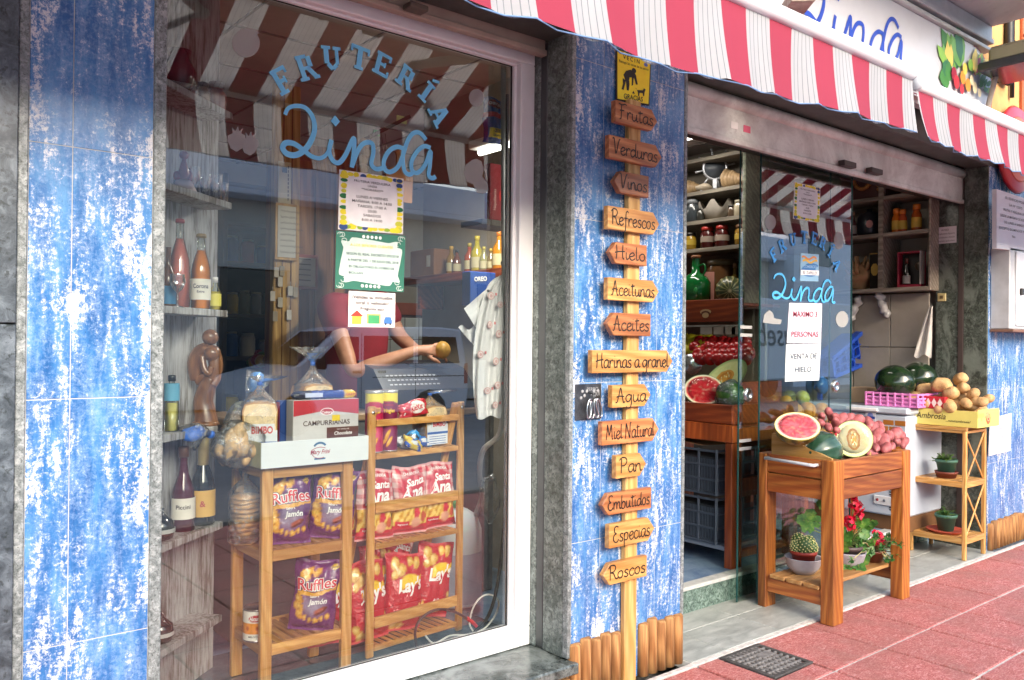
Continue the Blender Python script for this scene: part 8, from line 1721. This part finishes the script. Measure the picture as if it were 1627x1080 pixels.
p = P(1304, 712, Y=-.02); r = pxsize(30, p); gourd('watermelon', 'whole dark green watermelon lying in front of the half melon in the planter', 'watermelon', (p.x, -.03, p.z - .01), r, ('#22402e', '#355240'), 9, 1.25, None, 4, (1, .12, .05), .25)
p = P(1356, 697, Y=-.085); half_fruit('cut_melon', 'half melon with pale yellow flesh and orange seed hollow standing in the planter', 'melon', p, pxsize(29, p), toc(p, .12, .05), ('#6f8a2f', '#a8a03a', '#c4b64a'), ('#ece2a8', '#e6da98'), '#dfe0a0', (1, 1, .8), None, True, ('#c98c3c', '#e0c47a'), .1)
# sweet potatoes
def lump(name, cat, mat, c, L, R, rot, label, group, seed, bend=.1, taper=.35):
    g = G(); pts = []; rs = []; n = 14
    for i in range(n + 1):
        u = -1 + 2 * i / n; r = R * max(.04, (1 - abs(u) ** (2.2 + taper))) ** .5 * (1 + .10 * mn.noise(Vector((u * 2, seed * 3.3, 0)))); pts.append(Vector((u * L, bend * L * (1 - u * u), .04 * L * math.sin(u * 5 + seed)))); rs.append(r)
    g.tube(pts, rs, 16)
    g.v = [v * (1 + .13 * mn.noise(v * 22 + Vector((seed, seed, 0))) + .04 * mn.noise(v * 75)) for v in g.v]; o = g.obj(name, mat); o.location = c; o.rotation_euler = rot; return tag(o, label, cat, group)
SPM = NT('sweet_potato_skin'); n1_ = SPM.noise(SPM.co(), 22, 6, .7); n2_ = SPM.noise(SPM.co(), 90, 3, .7); SPM.base(SPM.mix(SPM.ramp(n2_, [(.6, BW[0]), (.7, (.6,) * 3 + (1,))]), SPM.ramp(n1_, [(.3, h('#7d3a3a')), (.55, h('#a35a5c')), (.75, h('#bd8078'))]), h('#6b2f2a')), .55); SPM.bump(n1_, .3, .004); SPM = SPM.mat
POM = NT('potato_skin'); n1_ = POM.noise(POM.co(), 16, 6, .7); n2_ = POM.noise(POM.co(), 70, 3, .7); POM.base(POM.mix(POM.ramp(n2_, [(.58, BW[0]), (.68, (.7,) * 3 + (1,))]), POM.ramp(n1_, [(.3, h('#9a7448')), (.5, h('#c09a68')), (.75, h('#d0b184'))]), h('#6e4a2a')), .7); POM.bump(n2_, .3, .004); POM = POM.mat
rr = random.Random(44); SPOT = [(1304, 661, .14, 13, .3), (1318, 659, .16, 14, 1.2), (1330, 664, .12, 15, .6), (1305, 672, .08, 15, .1), (1326, 672, .06, 14, .9), (1317, 679, .04, 14, -.3), (1338, 667, .1, 16, -.6), (1350, 664, .13, 17, -.4), (1364, 668, .12, 19, -.3), (1379, 672, .11, 17, -.5), (1388, 682, .08, 18, -.7), (1396, 676, .13, 16, -.4), (1378, 688, .04, 16, -.9), (1393, 694, .0, 20, -.8), (1402, 702, -.04, 21, -.75), (1413, 694, .02, 16, -.5), (1422, 688, .04, 20, -.3), (1431, 692, .06, 15, -.2), (1437, 704, -.02, 14, -.7), (1424, 702, -.04, 13, .4), (1408, 712, -.10, 14, -.6), (1391, 712, -.12, 15, -.3), (1386, 703, -.06, 14, -1.), (1416, 710, -.08, 12, -.8), (1339, 677, .04, 13, .2), (1352, 674, .05, 14, -.2), (1400, 686, .06, 15, -.6), (1330, 684, .0, 13, .4), (1380, 718, -.13, 12, .1)]
SP_LAB = ['pinkish sweet potato in the front layer of the heap filling the right of the planter', 'pinkish sweet potato in the back layer of the heap behind the half melon']
for i, (x, y, Y, L, a) in enumerate(SPOT):
    p = P(x, y, Y=Y); s_ = pxsize(L, p); back = Y > .055; lump('sweet_potato', 'sweet potato', SPM, p, s_ * .95, s_ * rr.uniform(.40, .52), (rr.uniform(0, 6), -a * .8 * -1, .4 + rr.uniform(-.3, .3)), SP_LAB[1] if back else SP_LAB[0], 'sweet potatoes in the back of the heap' if back else 'sweet potatoes in the front of the heap', i)
g = G(); g.ball((4.66, .04, .80), .17, .15, .12, 20, nz=.3, seed=3); g.box(4.49, 4.82, -.15, .16, .705, .78, 0, 0); o = g.obj('sweet_potato_heap', SPM); tag(o, 'inner mass of sweet potatoes under the visible heap in the planter', 'sweet potatoes', kind='stuff')
t = thing('price_picks', 'small bunch of red topped sticks between the watermelon and the half melon', 'sticks', P(1318, 695, Y=0)); g = G(); rr = random.Random(9)
for k in range(9): a = P(1308 + k * 3, 700, Y=-.01 + .01 * (k % 3)); b_ = a + Vector((rr.uniform(-.03, .03), 0, rr.uniform(.02, .05))); g.tube([a, b_], .003, 6); g.ball(b_, .009, n=8, m=1)
g.obj('sticks', [plain('#b5a46a', .6), plain('#b52a34', .5)], t)

# ------------------------------------------------------------------ plants
def leaf_mat(a, b, c): 
    t = NT('leaf'); oi = t.noise(t.co(), 22, 4, .6); col = t.ramp(oi, [(.32, h(a)), (.5, h(b)), (.72, h(c))]); t.base(col, .45); tl = t.n('BsdfTranslucent'); t.l(col, tl.inputs[0]); ms = t.n('MixShader'); ms.inputs[0].default_value = .25; t.l(t.b.outputs[0], ms.inputs[1]); t.l(tl.outputs[0], ms.inputs[2]); t.l(ms.outputs[0], t.out.inputs[0]); return t.mat
LF1 = leaf_mat('#2f5a26', '#4f8034', '#8fae4c'); LF2 = leaf_mat('#28502a', '#3f7438', '#79a04c')
def leaf(g, c, d, L, w, curl=.3, m=0, n=5, roundish=False):
    d = Vector(d).normalized(); s_ = d.cross(Vector((0, 0, 1)));
    if s_.length < .05: s_ = Vector((1, 0, 0))
    s_.normalize(); up = s_.cross(d).normalized(); vs = []
    for i in range(n + 1):
        u = i / n; ww = w * (math.sin(math.pi * min(1, .08 + u * .92)) ** (.45 if roundish else .8)); q = c + d * L * u - Vector((0, 0, 1)) * curl * L * u * u; vs += [q - s_ * ww / 2 + up * w * .10, q, q + s_ * ww / 2 + up * w * .10]
    fs = []
    for i in range(n): a = i * 3; fs += [(a, a + 1, a + 4, a + 3), (a + 1, a + 2, a + 5, a + 4)]
    g.add(vs, fs, m, True)
def round_leaf(g, c, nrm, r, m=0, rq=random):
    nrm = Vector(nrm).normalized(); X = nrm.orthogonal().normalized(); Y = nrm.cross(X); vs = [c - nrm * r * .18]; n = 16; a0_ = rq.random() * 6
    for i in range(n): a = a0_ + 2 * math.pi * i / n; q = r * (1 + .10 * math.sin(i * 2.35)) * (.45 if i == 0 else 1); vs.append(c + X * q * math.cos(a) + Y * q * math.sin(a) + nrm * r * .07 * math.sin(i * 2.35 + 1))
    g.add(vs, [(0, 1 + i, 1 + (i + 1) % n) for i in range(n)], m, True)
def pot(par, c, r, hh, col, name='pot', rim=True):
    g = G(); c = Vector(c); pr = [(r * .72, 0), (r * .96, hh * .8)] + ([(r * 1.05, hh * .8), (r * 1.08, hh)] if rim else [(r, hh)]) + [(r * .95, hh), (r * .93, hh * .86), (0, hh * .86)]; g.lathe(pr, c=c, n=28); g.obj(name, plain(col, .5, var=.08), par); g = G(); g.lathe([(0, hh * .87), (r * .92, hh * .865)], c=c, n=20); g.obj('soil', plain('#33261c', .9, bump=.5), par)
def succulent(c, r, hh, label, loc, sauc, seed):
    t = thing('potted_plant', label, 'plant', loc, group='leafy plants in green pots on the bamboo rack'); rq = random.Random(seed); zz_ = loc[2]
    for rr__, h_, col in sauc:
        g = G(); g.lathe([(rr__ * .8, 0), (rr__, h_), (rr__ * 1.02, h_), (rr__ * .94, h_ * .6), (0, h_ * .5)], c=(loc[0], loc[1], zz_), n=32); g.obj('saucer', plain(col, .5), t); zz_ += h_ * .52
    pot(t, (loc[0], loc[1], zz_), r, hh, '#3f6a58'); base = Vector((loc[0], loc[1], zz_ + hh * .88)); g = G(); st = G()
    for k in range(20):
        a = rq.uniform(0, 6.28); e = rq.uniform(.15, 1.1); L = rq.uniform(.7, 1.25) * r * 1.15; d = Vector((math.cos(a) * math.cos(e), math.sin(a) * math.cos(e), math.sin(e))); pts = [base + d * L * u + Vector((0, 0, -.25 * L * u * u)) for u in (0, .35, .7, 1)]; st.tube(pts, .003, 5)
        for u in range(7):
            q = base + d * L * (.25 + u * .12) + Vector((0, 0, -.25 * L * (.25 + u * .12) ** 2)); a2 = rq.uniform(0, 6.28); leaf(g, q, (math.cos(a2), math.sin(a2), rq.uniform(.1, .9)), r * rq.uniform(.26, .42), r * .2, .25, 0, 3, True)
    st.obj('stems', plain('#5f7a3a', .6), t); g.obj('leaves', LF1 if seed % 2 else LF2, t)
# bamboo rack with crossed sides
kx0, kx1, ky0, ky1 = 5.98, 6.315, -.04, .345; KT = .905
rk2 = thing('bamboo_rack', 'slim bamboo rack with crossed braces holding potatoes and two plants', 'rack', (6.15, .15, 0))
for x in (kx0, kx1 - .025):
    for y in (ky0, ky1 - .025): g = G(); g.box(x, x + .025, y, y + .025, 0.003, KT - .022, 0, .003); g.obj('leg', BAMB, rk2)
zk = [KT, .535, .152]
for z in zk:
    zt_ = z - .001 - (.022 if z == KT else 0)
    for x_ in (kx0, kx1 - .018): g = G(); g.box(x_, x_ + .018, ky0 + .026, ky1 - .026, z - .04, zt_, 0, .002); g.obj('rail', BAMBY, rk2)
    for y_ in (ky0, ky1 - .018): g = G(); g.box(kx0 + .026, kx1 - .026, y_, y_ + .018, z - .04, zt_, 0, .002); g.obj('rail', BAMBX, rk2)
    if z == KT: g = G(); g.box(kx0 - .004, kx0 + .02, ky0 - .004, ky1 + .004, z - .0215, z, 0, .002); g.obj('top_edge', BAMBY, rk2)
    g = G(); slats(g, kx0 + .021, kx1 - .019, ky0 + .02, ky1 - .02, z, 7, 'x', .012, .008, 0); g.obj('shelf_slats', BAMBX, rk2)
for y in (ky0 + .008, ky1 - .014):
    for za, zb_ in ((.155, .495), (.54, .862)):
        g = G(); g.bar((kx0 + .02, y, za), (kx1 - .02, y, zb_), .014, .008, 0, (0, 1, 0)); g.bar((kx1 - .02, y + .0085, za), (kx0 + .02, y + .0085, zb_), .014, .008, 0, (0, 1, 0)); g.obj('cross_brace', BAMB, rk2)
succulent(None, .068, .105, 'leafy plant in a green pot on the middle shelf of the bamboo rack', (6.10, .14, zk[1] + .001), ((.075, .045, '#7a3c2c'), (.062, .0, '#c4573a')), 3)
succulent(None, .068, .115, 'leafy plant in a green pot on a wide terracotta saucer on the lowest shelf', (6.10, .14, zk[2] + .001), ((.125, .022, '#b8503a'), ), 6)
# potato box
t = thing('fruit_carton', 'yellow printed fruit carton full of potatoes on top of the bamboo rack', 'carton', (6.17, .16, KT)); ax0, ax1, ay0, ay1, az0, az1 = 6.0, 6.36, -.105, .43, KT + .002, 1.018
g = G(); g.box(ax0, ax0 + .005, ay0, ay1, az0, az1, 0, .001); g.box(ax1 - .005, ax1, ay0, ay1, az0, az1, 0, .001); g.box(ax0 + .0055, ax1 - .0055, ay0, ay0 + .005, az0, az1 + .012, 0, .001); g.box(ax0 + .0055, ax1 - .0055, ay1 - .005, ay1, az0, az1 + .012, 0, .001); g.box(ax0 + .0055, ax1 - .0055, ay0 + .0055, ay1 - .0055, az0, az0 + .005, 0, .001); g.obj('tray', plain('#ddd070', .55, var=.04), t)
FY = lambda x, z: Vector((ax0 - .0012, ay1 - x, az0 + z)); W_ = ay1 - ay0; g = G()
put_text(g, 'Ambrosia', FY, W_ * .42, .045, .058, 0, bold=.01, shear=.2, maxw=W_ * .38); put_text(g, '...mmmambrosia!', FY, W_ * .76, .03, .024, 0, bold=.01, shear=.2, maxw=W_ * .3)
def ring(cx, cz, s, F): 
    for k, (r_, m) in enumerate(((.042, 1), (.034, 2), (.03, 3), (.022, 4), (.016, 3))): g.add([F(cx + r_ * s * math.cos(a * .3142), cz + r_ * s * 1.05 * math.sin(a * .3142)) + Vector((-k * .0003 if F is FY else 0, -k * .0003 if F is not FY else 0, 0)) for a in range(20)], [tuple(range(20))], m)
    g.add([F(cx + (.009 if a % 2 else .004) * s * math.cos(a * .628), cz + (.009 if a % 2 else .004) * s * math.sin(a * .628)) + Vector((-.0018 if F is FY else 0, -.0018 if F is not FY else 0, 0)) for a in range(10)], [tuple(range(10))], 5)
ring(.07, .058, 1.15, FY); FX = lambda x, z: Vector((ax0 + x, ay0 - .0012, az0 + z)); ring(.17, .06, .9, FX); put_text(g, 'Z', FX, .06, .05, .02, 0, bold=.05); g.add([FX(.0, .098), FX(.1, .098), FX(.1, .07), FX(.0, .07)], [(0, 1, 2, 3)], 6)
g.obj('print', [plain('#4a3a20', .5), plain('#c4432c', .5), plain('#e0904a', .5), plain('#b52a24', .5), plain('#e8d29a', .5), plain('#5a3a1e', .5), plain('#c9bc5c', .5)], t)
rr = random.Random(5); PO = [(1452, 633, .0, 21, 19), (1470, 617, .05, 20, 18), (1497, 612, .0, 24, 21), (1525, 602, .05, 20, 17), (1473, 640, -.05, 21, 17), (1490, 638, .02, 20, 16), (1511, 626, -.02, 21, 17), (1531, 617, .02, 18, 15), (1508, 645, -.06, 22, 18), (1535, 640, -.04, 16, 14), (1547, 626, 0, 18, 14), (1557, 638, -.02, 20, 14), (1570, 634, .02, 16, 12), (1520, 645, -.01, 16, 13), (1490, 650, -.06, 18, 14), (1460, 645, .0, 18, 15), (1545, 645, .0, 18, 14), (1530, 632, .05, 16, 14)]
for i, (x, y, dx, a, b_) in enumerate(PO):
    p = P(x, y, X=6.10 + dx * 1.2 + .0); s_ = pxsize(a, p) * .5; r_ = pxsize(b_, p) * .5
    top = y < 620; lump('potato', 'potato', POM, p, s_ * 1.3, r_ * 1.15, (rr.uniform(0, 6), rr.uniform(-.5, .5), 1.3 + rr.uniform(-.5, .5)), 'dusty tan potato at the top of the heap in the yellow carton' if top else 'dusty tan potato in the lower layer of the yellow carton', 'potatoes at the top of the yellow carton' if top else 'potatoes in the lower layer of the yellow carton', i + 50, .05, 1.0)
g = G(); g.ball((6.18, .16, 1.0), .15, .24, .12, 20, nz=.3, seed=9); o = g.obj('potato_heap', POM); tag(o, 'inner mass of potatoes under the visible ones in the yellow carton', 'potatoes', kind='stuff')
# pots on the planter's lower shelf
LZ = .193
p = P(1292, 890, Y=-.0); t = thing('potted_cactus', 'clump of small spotted cacti in a red pot inside a grey bowl', 'cactus', (4.28, .0, LZ)); c = Vector((4.20, .085, LZ))
g = G(); g.lathe([(.055, 0), (.085, .035), (.1, .085), (.103, .09), (.094, .085), (.08, .04), (0, .03)], c=c, n=30); g.obj('bowl', plain('#a9a6ac', .5, var=.15), t); pot(t, c + Vector((0, 0, .03)), .068, .095, '#8f2f22'); g = G(); sp_g = G(); rq = random.Random(3)
for (dx, dy, rz_, rr__) in ((-.028, -.02, .05, .04), (.03, -.01, .045, .042), (0, .03, .06, .04), (.015, -.04, .03, .034), (-.045, .02, .035, .03), (.05, .03, .04, .032)):
    q = c + Vector((dx, dy, .12 + rz_ * .8)); g.ball(q, rr__, rr__, rr__ * 1.15, 16, nz=.05)
    for k in range(70): a = k * 2.39996; zz_ = 1 - 2 * (k + .5) / 70; s__ = math.sqrt(1 - zz_ * zz_); sp_g.ball(q + Vector((math.cos(a) * s__ * rr__, math.sin(a) * s__ * rr__, zz_ * rr__ * 1.15)), .0042, n=5)
g.obj('cactus_body', plain('#3f5f30', .6), t); sp_g.obj('spine_tufts', plain('#cfc88a', .7), t)
p2 = Vector((4.54, .01, LZ)); t = thing('geranium', 'geranium with crimson flower heads and round leaves under the planter', 'plant', p2)
g = G(); g.lathe([(.055, 0), (.085, .035), (.098, .08), (.1, .088), (.09, .08), (0, .03)], c=p2, n=30); g.obj('bowl', plain('#a3a0a8', .5, var=.12), t); pot(t, p2 + Vector((0, 0, .02)), .075, .10, '#5a4a48'); g = G(); st = G(); fl = G(); rq = random.Random(11); b0_ = p2 + Vector((0, 0, .12))
for k in range(46):
    tgt = P(rq.choice((1342, 1352, 1362, 1370, 1378, 1390)) + rq.uniform(-8, 8), rq.uniform(825, 905), Y=rq.uniform(-.08, .12)); st.tube([b0_, b0_.lerp(tgt, .5) + Vector((0, 0, .02)), tgt], .0025, 5); round_leaf(g, tgt, toc(tgt, rq.uniform(.3, 1.4), rq.uniform(-.6, .6)), rq.uniform(.024, .042), 0, rq)
for (x, y, Y) in ((1288, 818, .1), (1296, 828, .08), (1276, 826, .12), (1283, 838, .1), (1308, 800, .05)): tgt = P(x, y, Y=Y); st.tube([b0_, b0_.lerp(tgt, .5), tgt], .0025, 5); round_leaf(g, tgt, toc(tgt, .4), .036, 0, rq)
for (x, y, r_) in ((1349, 832, 13), (1362, 820, 10), (1357, 800, 11), (1364, 806, 9), (1394, 856, 13)):
    tgt = P(x, y, Y=-.06); R_ = pxsize(r_, tgt); st.tube([b0_, b0_.lerp(tgt, .5), tgt], .003, 5); fl = G()
    for k in range(34): a = rq.uniform(0, 6.28); e = rq.uniform(-.8, 1.5); d = Vector((math.cos(a) * math.cos(e), math.sin(a) * math.cos(e), math.sin(e))); round_leaf(fl, tgt + d * R_ * rq.uniform(.6, 1), d + Vector((rq.uniform(-.4, .4),) * 3), R_ * .3, 0, rq)
    fl.obj('flower_head', plain('#c81437', .45, var=.2), t)
g.obj('leaves', LF1, t); st.obj('stems', plain('#6a7a3c', .6), t)
p3 = Vector((4.76, -.02, LZ)); t = thing('trailing_succulent', 'trailing succulent with rosettes spilling over the planter shelf', 'plant', p3); pot(t, p3, .07, .07, '#6b3b2a'); g = G(); st = G(); rq = random.Random(23); b0_ = p3 + Vector((0, 0, .06))
for k in range(44):
    x = rq.gauss(1408, 22); y = 848 + abs(rq.gauss(0, 26)) + max(0, (x - 1415)) * .6; y = min(y, 905); tgt = P(min(x, 1436), y, Y=rq.uniform(-.19, .05)); st.tube([b0_, b0_.lerp(tgt, .6) + Vector((0, 0, .02)), tgt], .0028, 5)
    nd = toc(tgt, .6, rq.uniform(-.5, .5)).normalized(); X = nd.orthogonal().normalized(); Y_ = nd.cross(X)
    g = G()
    for q in range(9): a = q * .698 + rq.random(); leaf(g, tgt, X * math.cos(a) + Y_ * math.sin(a) + nd * .45, .026 * rq.uniform(.8, 1.2), .014, 0, 0, 3, True)
    g.obj('rosette', LF2, t)
st.obj('stems', plain('#a39a6a', .7), t)
